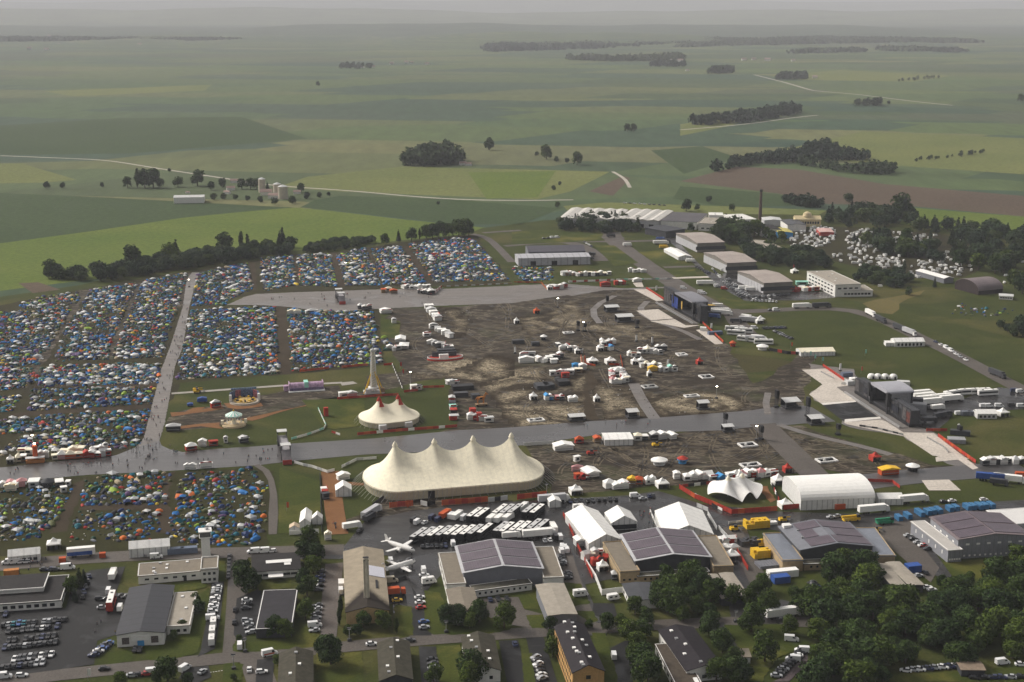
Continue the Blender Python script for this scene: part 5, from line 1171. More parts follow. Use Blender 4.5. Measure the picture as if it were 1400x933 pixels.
for lab, A, Bq, Dq in (('tan-roofed garage strip under the clump of trees', (946, 797), (1002, 789), (868, 668)), ('tan-roofed garage strip on the yellow crate side', (1014, 786), (1082, 776), (945, 661))):
    B_('garage_block', lab, 'garage', 'i', A, Bq, Dq, 3.4, rise=.25, roof=gravel_l, wall=clad_d, doors=[('E', 5, 0, 2.4, 2.2)])
def patchy(t, w, d, h):
    part('roof_vent', MB().cyl((-w*.36, -d*.12, h + .6), (-w*.36, -d*.12, h + 1.8), .5, n=10).cyl((-w*.33, d*.2, h + .6), (-w*.33, d*.2, h + 1.6), .4, n=10), steel, t)
    part('plant_room', MB().box(-w*.42, d*.43, h - .2, 3.5, 3, 2.0), white, t)
B_('sports_hall', 'black-gabled hall with gaps in its mauve solar panels, next to yellow crates', 'hall', 'p', (488, 788), (998, 757), (345, 625), 7.4, rise=2.2, roof=clad, wall=clad_d, over=.7,
   solar_on=[(-1, [(.30, .97, .02, .32), (.34, .72, .35, .66), (.36, .97, .69, .98)]), (1, [(.03, .97, .02, .32), (.03, .80, .35, .66), (.03, .97, .69, .98)])], extra=patchy)
B_('side_wing', 'blue-grey roofed sandy brick wing beside stacks of yellow crates', 'hall wing', 'p', (362, 868), (505, 861), (230, 676), 5, roof=M('wet_sheet_roof', (.17, .185, .215), .25, .12, .3), wall=ochre, parapet=.5, wins=[('S', 2, 1, 1, .8)])
B_('side_wing', 'blue-grey roofed sandy brick wing beside the open yard of lorries', 'hall wing', 'p', (1005, 836), (1146, 826), (890, 640), 5, roof=MATS['wet_sheet_roof'], wall=ochre, parapet=.4)
B_('front_range', 'sandy range with small windows mostly under tree crowns', 'hall wing', 'p', (510, 893), (1000, 866), (500, 862), 3, roof=MATS['dirty_roof'], wall=ochre, parapet=.2, wins=[('S', 10, 1.1, .9, .9)])
for lab, A, Bq, Dq in (('tan-roofed garage strip touching the near wood', (584, 491), (640, 484), (501, 386)), ('tan-roofed garage strip by parked white cars', (660, 483), (722, 477), (555, 376))):
    B_('garage_block', lab, 'garage', 'Q', A, Bq, Dq, 3.4, rise=.25, roof=gravel_l, wall=clad_d, doors=[('E', 5, 0, 2.4, 2.2)])
B_('metal_hall', 'big grey ribbed metal hall with mauve solar panels on a low gable', 'hall', 'Q', (890, 266), (1226, 246), (760, 163), 9, rise=1.8, roof=hang_p, wall=clad_rib, over=.6, wins=[('S', 6, 6.0, 1.6, .8), ('S', 12, .9, .8, .8), ('W', 4, 6, 1.4, .8)], pane=white,
   solar_on=[(-1, [(.05, .97, .02, .31), (.05, .97, .34, .64), (.05, .97, .67, .98)]), (1, [(.03, .97, .05, .45), (.03, .97, .5, .97)])])
B_('side_wing', 'lower grey metal wing with white windows facing parked cars', 'hall wing', 'Q', (838, 322), (893, 310), (682, 186), 5.6, roof=M('pale_sheet_roof', (.42, .40, .37), .5, .1, .3), wall=clad_rib, parapet=.3, wins=[('W', 5, 2.2, .7, 1.6), ('S', 5, .9, .8, .8)], pane=white)
B_('metal_hall', 'white flat-roofed hall rising behind the grey metal hall', 'hall', 'Q', (1125, 190), (1340, 188), (1000, 127), 8, roof=M('white_membrane', (.6, .59, .57), .6, .06, .3), wall=clad_l, parapet=.3)
B_('brick_block', 'three-storey ochre brick block with a long dark tiled roof', 'apartment block', 'k', (946, 842), (1148, 828), (833, 548), 9.6, rise=2.6, roof=tile_d, wall=brick, over=.3, wins=[('W', 12, 1.2, 1.1, 1.3), ('W', 12, 4.0, 1.1, 1.3), ('W', 12, 6.8, 1.1, 1.3), ('S', 1, 4, 1.6, 1.4), ('S', 1, 6.8, 1.6, 1.4)], skylights=14)
B_('barrack_house', 'mossy-roofed long house touching a dark tree at its near gable', 'house', 'k', (276, 832), (487, 823), (240, 614), 4.6, rise=2.0, roof=tile_b, wall=render_w, over=.4, wins=[('E', 5, 1, 1.2, 1.1), ('S', 2, 1.2, 1.2, 1.2)], skylights=6)
B_('barrack_house', 'mossy-roofed long house beside the gap of yellow-green lawn, white gable edges', 'house', 'n', (1166, 890), (1372, 881), (1150, 652), 4.6, rise=2.0, roof=tile_b, wall=clad_d, over=.4, wins=[('W', 5, 1, 1.2, 1.1), ('S', 2, 1.2, 1.2, 1.2)], skylights=5)
B_('barrack_house', 'mossy-roofed long house cut off by the lower edge, beside the street bend', 'house', 'n', (520, 985), (738, 975), (523, 716), 4.6, rise=2.0, roof=tile_b, wall=render_w, over=.4, wins=[('W', 5, 1, 1.2, 1.1)], skylights=4)
B_('canteen', 'low building under a violet-black gabled roof, trees on its far side', 'canteen', 'l', (286, 856), (522, 836), (100, 590), 4.6, rise=1.5, roof=tile_d, wall=render_w, over=.5, wins=[('W', 4, 1, 2, 1.2), ('S', 3, 1, 1.6, 1.3)], skylights=5)
B_('canteen_wing', 'brown flat-roofed wing with four long white roof lights', 'canteen', 'l', (232, 985), (402, 975), (76, 684), 3.4, roof=M('brown_felt', (.07, .056, .042), .85, .25, .6), wall=render_w, parapet=.2, wins=[('W', 6, .9, 2.2, 1.1)],
   extra=lambda t, w, d, h: [part('roof_light', MB().box(w*.34, d*(.36 - .24*k), h + .2, 1.4, d*.13, .5), white, t) for k in range(4)])
B_('transformer_hut', 'small white-walled hut standing alone among garden trees', 'hut', 'l', (642, 768), (702, 765), (632, 716), 2.8, roof=gravel, wall=render_w, doors=[('S', 1, 0, 1.2, 2)])
B_('shelter', 'low brown-roofed carport by the field with a white end', 'carport', 'm', (650, 852), (802, 852), (622, 798), 2.8, rise=.3, ridge='x', roof=M('brown_sheet', (.22, .17, .125), .8, .2, .8), wall=clad_d)
# hangars and works further off
for lab, A, Bq, Dq in (('first faded hangar next to the white works', (286, 292), (480, 280), (150, 217)), ('middle faded hangar of the row', (510, 441), (721, 427), (356, 362)), ('third faded hangar above the packed car park', (790, 590), (1000, 577), (604, 501))):
    B_('hangar', lab, 'hangar', 'f', A, Bq, Dq, 9, rise=2.2, ridge='x', roof=hang_r, wall=M('hangar_wall', (.19, .175, .155), .7, .15, .2), over=.5, wins=[('S', 1, 2.2, 40 if 0 else 30, 3.2)], pane=clad_d,
       extra=lambda t, w, d, h: [part('sliding_door', MB().box(-w/2 - .1, -d/2 + (k + .5)*d/9, .2, .2, d/9 - .5, 6.6), rib_white if 0 else clad_l, t) for k in range(9)])
B_('office_block', 'long white four-storey office block behind the hangars', 'office', 'N', (365, 641), (498, 633), (223, 567), 10, roof=gravel_l, parapet=.4, wins=[('W', 8, 1.2, 4, 1.2), ('W', 8, 4, 4, 1.2), ('W', 8, 7, 4, 1.2), ('S', 4, 6, 3, 1.3)], skylights=6)
B_('office_wing', 'lower white front of the long office block with square windows', 'office', 'N', (402, 673), (568, 669), (366, 643), 5, roof=gravel_l, parapet=.3, wins=[('S', 8, 1.5, 2.2, 1.6)])
B_('arched_shed', 'dark shed under a grey barrel roof alone on the grass', 'shed', 'd', (1036, 575), (1216, 552), (864, 524), 3.5, rise=7, ridge='x', arc=True, roof=hang_p, wall=M('dark_boards', (.040, .030, .030), .8, .2, .4), over=.3)
B_('long_shed', 'long white-roofed shed reaching into the caravan field', 'shed', 'd', (762, 474), (830, 466), (546, 410), 4.5, rise=1.2, roof=white, wall=clad)
B_('site_cabin', 'white cabin with a line of windows at the edge of the dark wood', 'cabin', 'd', (1205, 610), (1316, 618), (1200, 592), 3, roof=pvc2, wins=[('S', 5, 1, 1.5, 1)])
def sawtooth(n):
    def go(t, w, d, h):
        mb = MB(); s = w / n
        for k in range(n): mb.prism([(-w/2 + k*s, h + .05), (-w/2 + (k+1)*s, h + .05), (-w/2 + (k+1)*s - .2, h + .5), (-w/2 + k*s + s*.5, h + 1.7), (-w/2 + k*s + .2, h + .5)], -d/2, d/2)
        part('ridged_roof', mb, rib_white, t)
    return go
B_('factory_hall', 'huge pale ridged factory roof nearest the crop field', 'factory', 'F', (227, 117), (560, 120), (345, 64), 8, roof=gravel_l, wall=clad_l, extra=sawtooth(5), doors=[('S', 5, 0, 5, 4)])
B_('factory_hall', 'huge pale ridged factory roof beside the dark-roofed works', 'factory', 'F', (563, 120), (802, 131), (655, 66), 8, roof=gravel_l, wall=clad_l, extra=sawtooth(4), doors=[('S', 4, 0, 5, 4)])
B_('factory_hall', 'wide dark flat factory roof over a white wall', 'factory', 'F', (818, 128), (1012, 138), (880, 80), 8, roof=M('slate_roof', (.085, .08, .085), .7, .15, .05), wall=render_w)
for lab, A, Bq, Dq, h, rf in (('low white works block with plant on its roof', (1012, 142), (1178, 148), (1065, 112), 8, gravel_l), ('tall white works block by the chimney', (1225, 125), (1322, 118), (1170, 96), 13, render_w), ('small white works block behind the tall one', (1075, 98), (1150, 98), (1080, 84), 10, render_w), ('low white works range before the tall block', (1160, 152), (1260, 150), (1165, 130), 6, gravel_l)):
    B_('works_block', lab, 'factory', 'F', A, Bq, Dq, h, roof=rf, wins=[('S', 5, 2, 3, 1.4)], skylights=5)
B_('open_shed', 'dark-roofed open shed between works and hangars', 'shed', 'F', (840, 193), (903, 172), (770, 166), 7, roof=clad_d, wall=clad_d, over=1)
B_('grey_hall', 'long pale grey hall with a seamed front facing the tents', 'hall', 'F', (28, 336), (420, 324), (24, 312), 7, rise=1.2, ridge='x', roof=rib_grey, wall=rib_grey, doors=[('S', 3, 0, 5, 4)])
B_('grey_hall', 'dark-roofed hall close behind the long pale grey one', 'hall', 'F', (84, 300), (392, 293), (82, 268), 8.5, rise=3, ridge='x', roof=M('slate_blue_roof', (.075, .072, .085), .6, .15, .1), wall=clad)
for lab, nm, A, Bq, Dq, h, rf, wl in (('tan-roofed workshop inside the hangar trees', 'workshop', (770, 332), (906, 320), (682, 278), 6, gravel_l, ochre), ('blue-walled shed with a yellow roof edge', 'shed', (890, 214), (990, 208), (880, 182), 6, M('yellow_sheet', (.45, .40, .12), .7), sky_b), ('white works hall with a black roof before caravans', 'hall', (765, 195), (896, 185), (742, 158), 7, felt, render_w),
    ('white works hall with a grey gable near the cream mansion', 'hall', (960, 155), (1092, 150), (935, 118), 7, felt_g, render_w), ('low pale shed behind the chimney foot', 'shed', (800, 118), (935, 120), (770, 96), 6, pvc2, clad_l), ('red-roofed stand among caravans', 'stand', (1200, 210), (1300, 206), (1205, 182), 4, M('pinkish_roof', (.5, .33, .3), .7), red)):
    B_(nm, lab, nm, 'f', A, Bq, Dq, h, rise=1 if nm != 'stand' else .5, roof=rf, wall=wl)
B_('mansion', 'cream mansion with a domed middle by the fields', 'mansion', 'f', (1020, 112), (1210, 110), (1025, 98), 8, rise=3, ridge='x', roof=M('cream_roof', (.55, .46, .28), .8), wall=M('cream_wall', (.6, .5, .28), .8), wins=[('S', 9, 3, 2, 2.5)], extra=lambda t, w, d, h: part('dome', MB().lathe([(5, h), (5, h + 3), (4, h + 6), (1, h + 7.5), (0, h + 7.6)], 14), MATS['cream_roof'], t))
c = G(1039, 301); t = thing('factory_chimney', 'tall slim brick factory chimney rising over the works', 'chimney', (c[0], c[1], 0)); part('shaft', MB().cyl((0, 0, 0), (0, 0, 31), 2.0, 1.3, 14), M('smoked_brick', (.085, .055, .045), .9, .25, .3), t); part('crown', MB().cyl((0, 0, 31), (0, 0, 33.5), 1.7, 1.6, 14), dark, t)
for x, y, h, lab in ((1210, 130, 0, ''),): pass
# farm and far houses
B_('barn', 'long white barn alone at the edge of the crop', 'barn', 'A', (708, 806), (831, 804), (712, 797), 7, rise=1.5, ridge='x', roof=pvc2, wall=white)
for x, y, r, h, lab in ((1068, 785, 4.5, 17, 'tall pale grain silo apart from the others'), (1130, 800, 5, 15, 'pale grain silo in the middle of the farm'), (1153, 810, 6, 15, 'broad pale grain silo at the farm edge')):
    c = G(x/2.979, y/2.979); t = thing('grain_silo', lab, 'silo', (c[0], c[1], 0)); part('shell', MB().cyl((0, 0, 0), (0, 0, h), r, n=16), M('silo_concrete', (.46, .41, .33), .8, .12, .3), t); part('silo_roof', MB().cyl((0, 0, h), (0, 0, h + 2), r + .2, .6, 16), pvc2, t)
fh = [('A', 940, 775, 10), ('A', 925, 790, 8), ('A', 1085, 795, 14), ('A', 1115, 808, 12), ('A', 1210, 790, 9), ('A', 955, 745, 10), ('A', 765, 788, 5), ('A', 630, 166, 22), ('A', 660, 166, 26), ('A', 740, 166, 26), ('A', 120, 202, 22), ('A', 190, 205, 22), ('A', 240, 182, 16), ('A', 345, 177, 18), ('A', 570, 185, 22), ('A', 200, 150, 24), ('B', 90, 277, 14), ('B', 135, 275, 14), ('B', 210, 262, 16), ('B', 270, 257, 16), ('B', 292, 258, 14), ('B', 355, 264, 16), ('B', 1345, 247, 20), ('B', 1385, 252, 22), ('C', 260, 247, 20), ('C', 300, 245, 18), ('C', 355, 249, 24), ('C', 30, 290, 12), ('C', 548, 319, 16), ('B', 500, 673, 10), ('B', 522, 675, 9), ('C', 460, 250, 16)]
hm = {}
for cr, x, y, w in fh:
    a, b, s = CR[cr]; c = G(a + x/s, b + y/s)
    if not hm: hm['w'] = walls_mb(1, .6, .35, .25, 'x').mesh('wall', render_w); hm['r'] = roof_mb(1, .6, .35, .25, 'x', .04, .02).mesh('roof', M('farm_tiles', (.30, .22, .19), .8))
    t = thing('farmhouse', None, 'house', (c[0], c[1], 0), R.uniform(-.4, .4), 'small far houses and barns'); t.scale = (w, w*.9, w*.8); link('wall', hm['w'], t); link('roof', hm['r'], t)
    rep(t, 'small pale far house', 'house', ['the farm silos', 'the factory chimney', 'the dark arched shed', 'the swing carousel'])
# lookout tower by the camp road
c = G(282, 760); t = thing('lookout_tower', 'white lookout tower with a glazed cabin and flat roof beside the camp', 'tower', (c[0], c[1], GZ), RUN)
part('shaft', MB().box(0, 0, 0, 3.6, 3.6, 8.5), white, t); cb = part('cabin', MB().box(0, 0, 8.5, 5, 4.6, .4).box(0, 0, 11.2, 5.6, 5, .35), white, t); part('window', MB().box(0, 0, 8.9, 4.6, 4.2, 2.3), glass, cb); part('aerial', MB().cyl((0, 0, 11.5), (0, 0, 14), .06).box(.9, .4, 11.5, 1.2, 1, .8), steel, cb)
# ------------------------------------------------------------------ big tops
def ring_pts(L, rx, ry, n):
    """outline of a stadium: straight middle of length L, elliptic ends (rx, ry) -> (outer x, y, spine x)"""
    out = []; ns = max(2, n // 3); ne = n // 2
    for i in range(ns): x = -L/2 + L*i/ns; out.append((x, -ry, x))
    for i in range(ne): a = -PI/2 + PI*i/ne; out.append((L/2 + rx*math.cos(a), ry*math.sin(a), L/2))
    for i in range(ns): x = L/2 - L*i/ns; out.append((x, ry, x))
    for i in range(ne): a = PI/2 + PI*i/ne; out.append((-L/2 + rx*math.cos(a), ry*math.sin(a), -L/2))
    return out
def big_top(name, label, loc, rz, masts, rx, ry, eave, peak, sag, cap=None, wall_m=None, canvas=None, n=96, caps_small=False, arches=0, scallop=.35, guys=True):
    t = thing(name, label, 'tent', loc, rz); L = masts[-1] - masts[0]; m0 = (masts[0] + masts[-1]) / 2
    gap = (L / (len(masts) - 1)) if len(masts) > 1 else 1
    P = ring_pts(L, rx, ry, n); N = len(P); K = 13; vs, fs = [], []
    for q, (ox, oy, sx) in enumerate(P):
        xi = ((sx + L/2) / gap) % 1.0 if L else 0; xi = min(xi, 1 - xi)                       # 0 at a mast, .5 midway
        top = sag + (peak - sag) * (math.exp(-xi * 7.5) * .62 + (1 - 2*xi)**2 * .38)
        e0 = eave if not arches else .3 + eave * abs(math.sin(q / N * PI * arches))
        for k in range(K):
            u = k / (K - 1); v = 1 - u
            g = .46 * v + .54 * v**3.2 if top > sag * 1.02 or L == 0 else .62 * v + .38 * v**2.2
            w_ = min(1, max(0, (top - sag) / (peak - sag + 1e-6))); g = (1 - w_) * (.66*v + .34*v**2) + w_ * (.52*v + .48*v**3.4)
            vs.append((m0 + sx + (ox - sx)*u, oy*u, e0 + (top - e0) * g))
    for q in range(N):
        for k in range(K - 1): a, b = q*K + k, ((q+1) % N)*K + k; fs.append((a, a+1, b+1, b))
    mb = MB(); mb.add(vs, fs); can = part('canopy', mb, canvas or cream, t, smooth=True)
    if not arches:
        wv, wf = [], []; sk, sf = [], []
        for q, (ox, oy, sx) in enumerate(P):
            wv += [(m0 + ox*.985, oy*.985, 0), (m0 + ox*.985, oy*.985, eave)]; b = (q+1) % N; wf.append((2*q, 2*b, 2*b+1, 2*q+1))
            sk += [(m0 + ox*1.004, oy*1.004, eave + .03), (m0 + ox*1.006, oy*1.006, eave - scallop - .25*(q % 2))]; sf.append((2*q, 2*b, 2*b+1, 2*q+1))
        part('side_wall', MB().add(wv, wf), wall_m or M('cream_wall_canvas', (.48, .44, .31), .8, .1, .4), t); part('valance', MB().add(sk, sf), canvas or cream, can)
        sm = MB()
        for q in range(0, N, 2): ox, oy, _ = P[q]; sm.cyl((m0 + ox*.99, oy*.99, 0), (m0 + ox*.99, oy*.99, eave), .09, n=5)
        part('wall_pole_frame', sm, steel, t)
    for x in masts:
        mk = MB(); mk.cyl((x, 0, 0), (x, 0, peak + 1.0), .22, .1, 8); part('mast', mk, steel, t)
        part('mast_cap', MB().lathe([(1.5, peak - 1.7), (.9, peak - .3), (.35, peak + .5), (.05, peak + .7)], 12, x=x), cap or cream, t)
        if caps_small: part('vent_flap', MB().add([(x - 1.5, -ry*.33, peak*.66), (x + 1.5, -ry*.33, peak*.66), (x + .5, -ry*.14, peak*.9), (x - .5, -ry*.14, peak*.9)], [(0, 1, 2, 3)], T=Matrix.Translation((0, -.25, .6))), cap, t)
    if guys:
        for q in range(0, N, 3): ox, oy, _ = P[q]; gy = MB(); gy.cyl((m0 + ox, oy, eave), (m0 + ox*1.1 + (2 if ox > 0 else -2)*.6, oy*1.13, 0), .05, n=4, caps=False); part('guy_rope', gy, pvc2, t)
    return t
def span(a, b):
    A, B = G(*a), G(*b); return math.hypot(B[0]-A[0], B[1]-A[1]), math.atan2(B[1]-A[1], B[0]-A[0]), ((A[0]+B[0])/2, (A[1]+B[1])/2)
L4, a4, c4_ = span((541, 664), (699, 651)); wid = span((503, 666), (747, 648))[0]
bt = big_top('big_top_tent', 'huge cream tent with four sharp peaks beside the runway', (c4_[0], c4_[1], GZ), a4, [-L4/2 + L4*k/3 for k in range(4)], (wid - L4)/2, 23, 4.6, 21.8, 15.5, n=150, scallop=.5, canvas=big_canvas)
part('doorway', MB().box(-L4*.5 + 13.5, -22.75, 0, 3.2, .5, 3.6), dark, bt)
sm_ = MB()
L2, a2, c2 = span((519, 577), (545, 574))
bt2 = big_top('twin_peak_tent', 'cream two-peaked tent with red mast caps on the green', (c2[0], c2[1], GZ - .1), a2, [-L2/2, L2/2], 11.5, 14.5, 3.2, 14.0, 9.6, cap=red, caps_small=True, n=80)
for k in (-1, 1): part('porch', MB().box(k*7.5 - 1, -15.2, 0, 4.2, 2.5, 2.6), pvc2, bt2)
Ls, as_, cs = span((995, 679), (1014, 675))
big_top('stretch_canopy', 'white star-shaped stretch canopy with arched open edges', (cs[0], cs[1], GZ), as_, [-Ls/2, Ls/2], 9, 11, 4.2, 9.6, 8.2, canvas=pvc, arches=5, guys=False, n=80)
# ------------------------------------------------------------------ frame tents and the arched hall
def tent_hall(label, cr, A, Bq, Dq, h, rise, ridge='y', arc=False, roof=None, wall=None, name='frame_tent', z0=GZ, **k):
    return B_(name, label, 'tent', cr, A, Bq, Dq, h, rise=rise, ridge=ridge, arc=arc, roof=roof or bay_canvas, wall=wall or wall_canvas, over=.15, z0=z0, **k)
tent_hall('large white frame tent beside the red-fenced alley', 'o', (650, 852), (906, 804), (520, 606), 4.2, 3.6)
tent_hall('smaller white frame tent with a glazed front', 'o', (850, 676), (1054, 662), (800, 592), 3.6, 3.2, wins=[('S', 9, .3, 2.2, 2.2)])
tent_hall('longest white frame tent, running to the solar hall corner', 'i', (640, 442), (914, 446), (570, 312), 4.2, 4.2)
tent_hall('white event hall with a smooth arched roof', 'p', (492, 441), (1012, 416), (366, 300), 5, 5.2, ridge='x', arc=True, roof=pvc, name='arched_hall')
tent_hall('low white tent joined to a lorry by the arched hall', 'p', (1040, 432), (1210, 424), (1022, 392), 3.2, 1.6, ridge='x', roof=pvc)
tent_hall('long white camp marquee on the camp road', 'M', (706, 165), (928, 148), (708, 132), 4.2, 2.2, ridge='x', roof=bay_canvas_x)
tent_hall('long white entrance tent with dark windows and parked cars', 'M', (48, 205), (222, 192), (44, 178), 3.4, 2, ridge='x', roof=bay_canvas_x, wins=[('S', 5, .8, 1.6, 1.3)])
tent_hall('white site tent on the grass by the road of lorries', 'L', (690, 115), (848, 108), (680, 98), 3.4, 1.8, ridge='x', roof=bay_canvas_x, wins=[('S', 7, .5, 1.5, 1.8)])
tent_hall('low white tent section at the end of the site tent', 'L', (642, 118), (690, 116), (640, 106), 2.6, .8, ridge='x', roof=pvc)
tent_hall('white catering tent by the wet lorry yard', 'L', (1140, 508), (1240, 502), (1136, 488), 3, 1.6, ridge='x', roof=pvc, wins=[('S', 4, .5, 1.5, 1.5)])
tent_hall('cream low tent with a blue box at the stage end', 'L', (172, 172), (350, 160), (170, 150), 3, 1.6, ridge='x', roof=cream)
for lab, A, Bq, Dq in (('white flat hall tent with red lettering, by the runway', (502, 690), (655, 682), (500, 652)),): tent_hall(lab, 'K', A, Bq, Dq, 3.4, .5, ridge='x', roof=bay_canvas_x)
tent_hall('white long-roofed tent by the hangar lorries', 'F', (900, 330), (965, 322), (850, 285), 3.2, 1.6)
tent_hall('white marquee beside the wood-chip walk', 'J', (435, 685), (522, 680), (434, 655), 3.4, 2.4, roof=pvc)
tent_hall('white gabled entrance tent with a red band', 'O', (237, 20), (298, 18), (246, -40), 3, 2, roof=pvc)
tent_hall('beige flat tent next to the red-banded one', 'O', (182, 50), (236, 48), (184, 32), 2.6, 1.2, roof=M('beige_canvas', (.50, .40, .28), .8))
tent_hall('white square tent of the camp gate', 'O', (306, 0), (362, -2), (308, -20), 2.8, 2, roof=pvc)
tent_hall('white service tent between trucks and the arched hall', 'i', (0, 270), (62, 262), (-6, 238), 3, 1.2, roof=pvc)
# ------------------------------------------------------------------ stalls, pagodas, bars and other festival kit
def mk_pagoda(w=5, hc=None, wall=True):
    def f(t):
        a = w/2; part('canopy', MB().add([(-a, -a, 2.6), (a, -a, 2.6), (a, a, 2.6), (-a, a, 2.6), (-a*.45, -a*.45, 3.3), (a*.45, -a*.45, 3.3), (a*.45, a*.45, 3.3), (-a*.45, a*.45, 3.3), (0, 0, 4.9)],
            [(0, 1, 5, 4), (1, 2, 6, 5), (2, 3, 7, 6), (3, 0, 4, 7), (4, 5, 8), (5, 6, 8), (6, 7, 8), (7, 4, 8)]), hc or pvc, t)
        part('valance', MB().box(0, 0, 2.2, w, w, .4, bottom=False), hc or pvc, t)
        if wall: part('side_wall', MB().box(0, a - .1, 0, w - .1, .1, 2.3).box(-a + .1, -.06, 0, .1, w - .3, 2.3), hc or pvc, t); windows(t, w, w, [('S', 2, .3, 1.2, 1.7)], dark)
        for sx in (-1, 1): link('leg', leg_m, t, (sx*(a - .12), -a + .12, 0))
    return f
leg_m = MB().cyl((0, 0, 0), (0, 0, 2.3), .07, n=6).mesh('leg', steel)
def mk_stall(w, d, body, awn, sign=None):
    def f(t):
        q = R2.random(); hh = R2.uniform(2.2, 3.1)
        part('body', MB().box(0, d*.1, 0, w*.96, d*.8, hh), body, t)
        if q < .35: part('roof', MB().prism([(-w/2 - .2, hh), (w/2 + .2, hh), (w/2 + .2, hh + .15), (0, hh + R2.uniform(.8, 1.5)), (-w/2 - .2, hh + .15)], -d/2 - .2, d/2 + .2), awn, t)
        elif q < .6: part('roof', MB().box(0, 0, hh, w + .3, d + .3, R2.uniform(.9, 1.9), tx=.12, ty=.12), awn, t)
        else: part('roof', MB().box(0, 0, hh, w + .4, d + .4, .3, tx=.96, ty=.9), awn, t)
        if q > .45: part('hatch', MB().box(R2.uniform(-.1, .1)*w, -d*.3 - .05, 1.0, w*R2.uniform(.3, .6), .15, .9), dark, t)
        part('counter', MB().box(0, -d*.3 - .4, .9, w*.85, .6, .12), steel, t)
        if sign: part('sign_board', MB().box(0, -d/2, 2.8, w*.9, .12, .8), sign, t)
    return f
def mk_container(w, d, h, m): 
    def f(t):
        part('box', MB().box(0, 0, 0, w, d, h), m, t); rb = MB()
        for k in range(int(w/.6)): rb.box(-w/2 + .3 + k*.6, 0, .15, .12, d + .08, h - .3)
        part('rib', rb, m, t); part('door', MB().box(w/2, 0, .1, .12, d*.9, h - .25), steel_d, t)
    return f
def mk_letter_board(w, d, dark_in=True):  # letter board lying on the ground: white frame sides, dark field, blocks suggesting letters
    def f(t):
        for nm, x, y, ww, dd in (('counter', 0, -d/2, w, .7), ('counter', 0, d/2, w, .7), ('counter', -w/2 + .35, 0, .7, d - .75), ('counter', w/2 - .35, 0, .7, d - .75)): part(nm, MB().box(x, y, 0, ww, dd, .8), white, t)
        part('floor', MB().box(0, 0, .02, w - .5, d - .5, .12), dark, t)
        for k in range(4): part('letter_block', MB().box(-w*.3 + w*.2*k, (k % 2 - .5)*.8, 0, 1.2, .8, 1.0), dark if k != 1 else pvc, t)
    return f
def mk_tower(h, top=True):
    def f(t):
        mb = MB()
        for sx in (-1, 1):
            for sy in (-1, 1): mb.cyl((sx*.7, sy*.7, 0), (sx*.7, sy*.7, h), .12, n=5)
        k = 0
        while k < h - 1.5:
            for s in (-1, 1): mb.cyl((-.7, s*.7, k), (.7, s*.7, k + 1.5), .06, n=4); mb.cyl((s*.7, -.7, k), (s*.7, .7, k + 1.5), .06, n=4)
            k += 1.5
        part('lattice', mb, steel_d, t); part('base', MB().box(0, 0, 0, 2.6, 2.4, .9), dark, t)
        if top: part('speaker_array', MB().prism([(-.7, h*.55), (.8, h*.5), (1.2, h*.8), (.9, h - .2), (-.7, h - .2)], -1.5, 1.5), dark, t)
    return f
def mk_light(h, lit=True):
    def f(t):
        part('pole', MB().cyl((0, 0, 0), (0, 0, h), .18, .1, 8), steel, t); part('lamp_head', MB().box(0, 0, h, 1.6, .5, .4), steel_d, t)
        part('lamp', MB().lathe([(.01, h - .5), (.55, h - .3), (.6, h - .02)], 10), lampm if lit else pvc2, t); part('base', MB().box(0, 0, 0, 1.5, 1.2, .9), steel_d, t)
    return f
def mk_mixer(w, d, h):
    """control stand: scaffold platform under a sloping white sheet roof"""
    def f(t):
        part('platform', MB().box(0, 0, 0, w, d, .9), steel_d, t); part('roof', MB().add([(-w/2, -d/2, h*.8), (w/2, -d/2, h*.8), (w/2, d/2, h), (-w/2, d/2, h), (-w/2, -d/2, h*.8+.2), (w/2, -d/2, h*.8+.2), (w/2, d/2, h+.2), (-w/2, d/2, h+.2)], [(0, 1, 2, 3), (7, 6, 5, 4), (0, 4, 5, 1), (1, 5, 6, 2), (2, 6, 7, 3), (3, 7, 4, 0)]), pvc2, t)
        part('back_cloth', MB().box(0, d/2 - .1, .9, w, .12, h - 1.0), dark, t); part('desk', MB().box(0, -d*.2, .9, w*.7, 1.2, 1.0), dark, t)
        for sx in (-1, 1): part('post', MB().cyl((sx*w*.48, -d*.46, .9), (sx*w*.48, -d*.46, h*.82), .1, n=6), steel, t)
    return f
def mk_disc(r, m1, m2):
    def f(t):
        part('parasol', MB().lathe([(r, 2.3), (r*.98, 2.6), (r*.5, 3.4), (.05, 4.0)], 20), m1, t); part('valance', MB().lathe([(r, 1.9), (r*1.0, 2.35)], 20), m2, t)
        part('pole', MB().cyl((0, 0, 0), (0, 0, 3.8), .12), steel, t); part('counter', MB().lathe([(r*.7, 0), (r*.7, 1.1), (r*.55, 1.1), (r*.55, 0)], 18), m2, t)
    return f
def mk_truckcrane(colr):
    def f(t):
        part('carrier', MB().box(0, 0, .6, 8, 2.5, 1.4), colr, t); part('cab', MB().box(3.2, 0, 2.0, 1.6, 2.3, 1.3, tx=.85), glass, t); part('boom', MB().box(-1, 0, 2.1, 7.5, .8, .8), colr, t)
        for x in (-2.8, -1.2, 2.6):
            for s in (-1.1, 1.1): link('wheel', wheel_b, t, (x, s, .5))
    return f
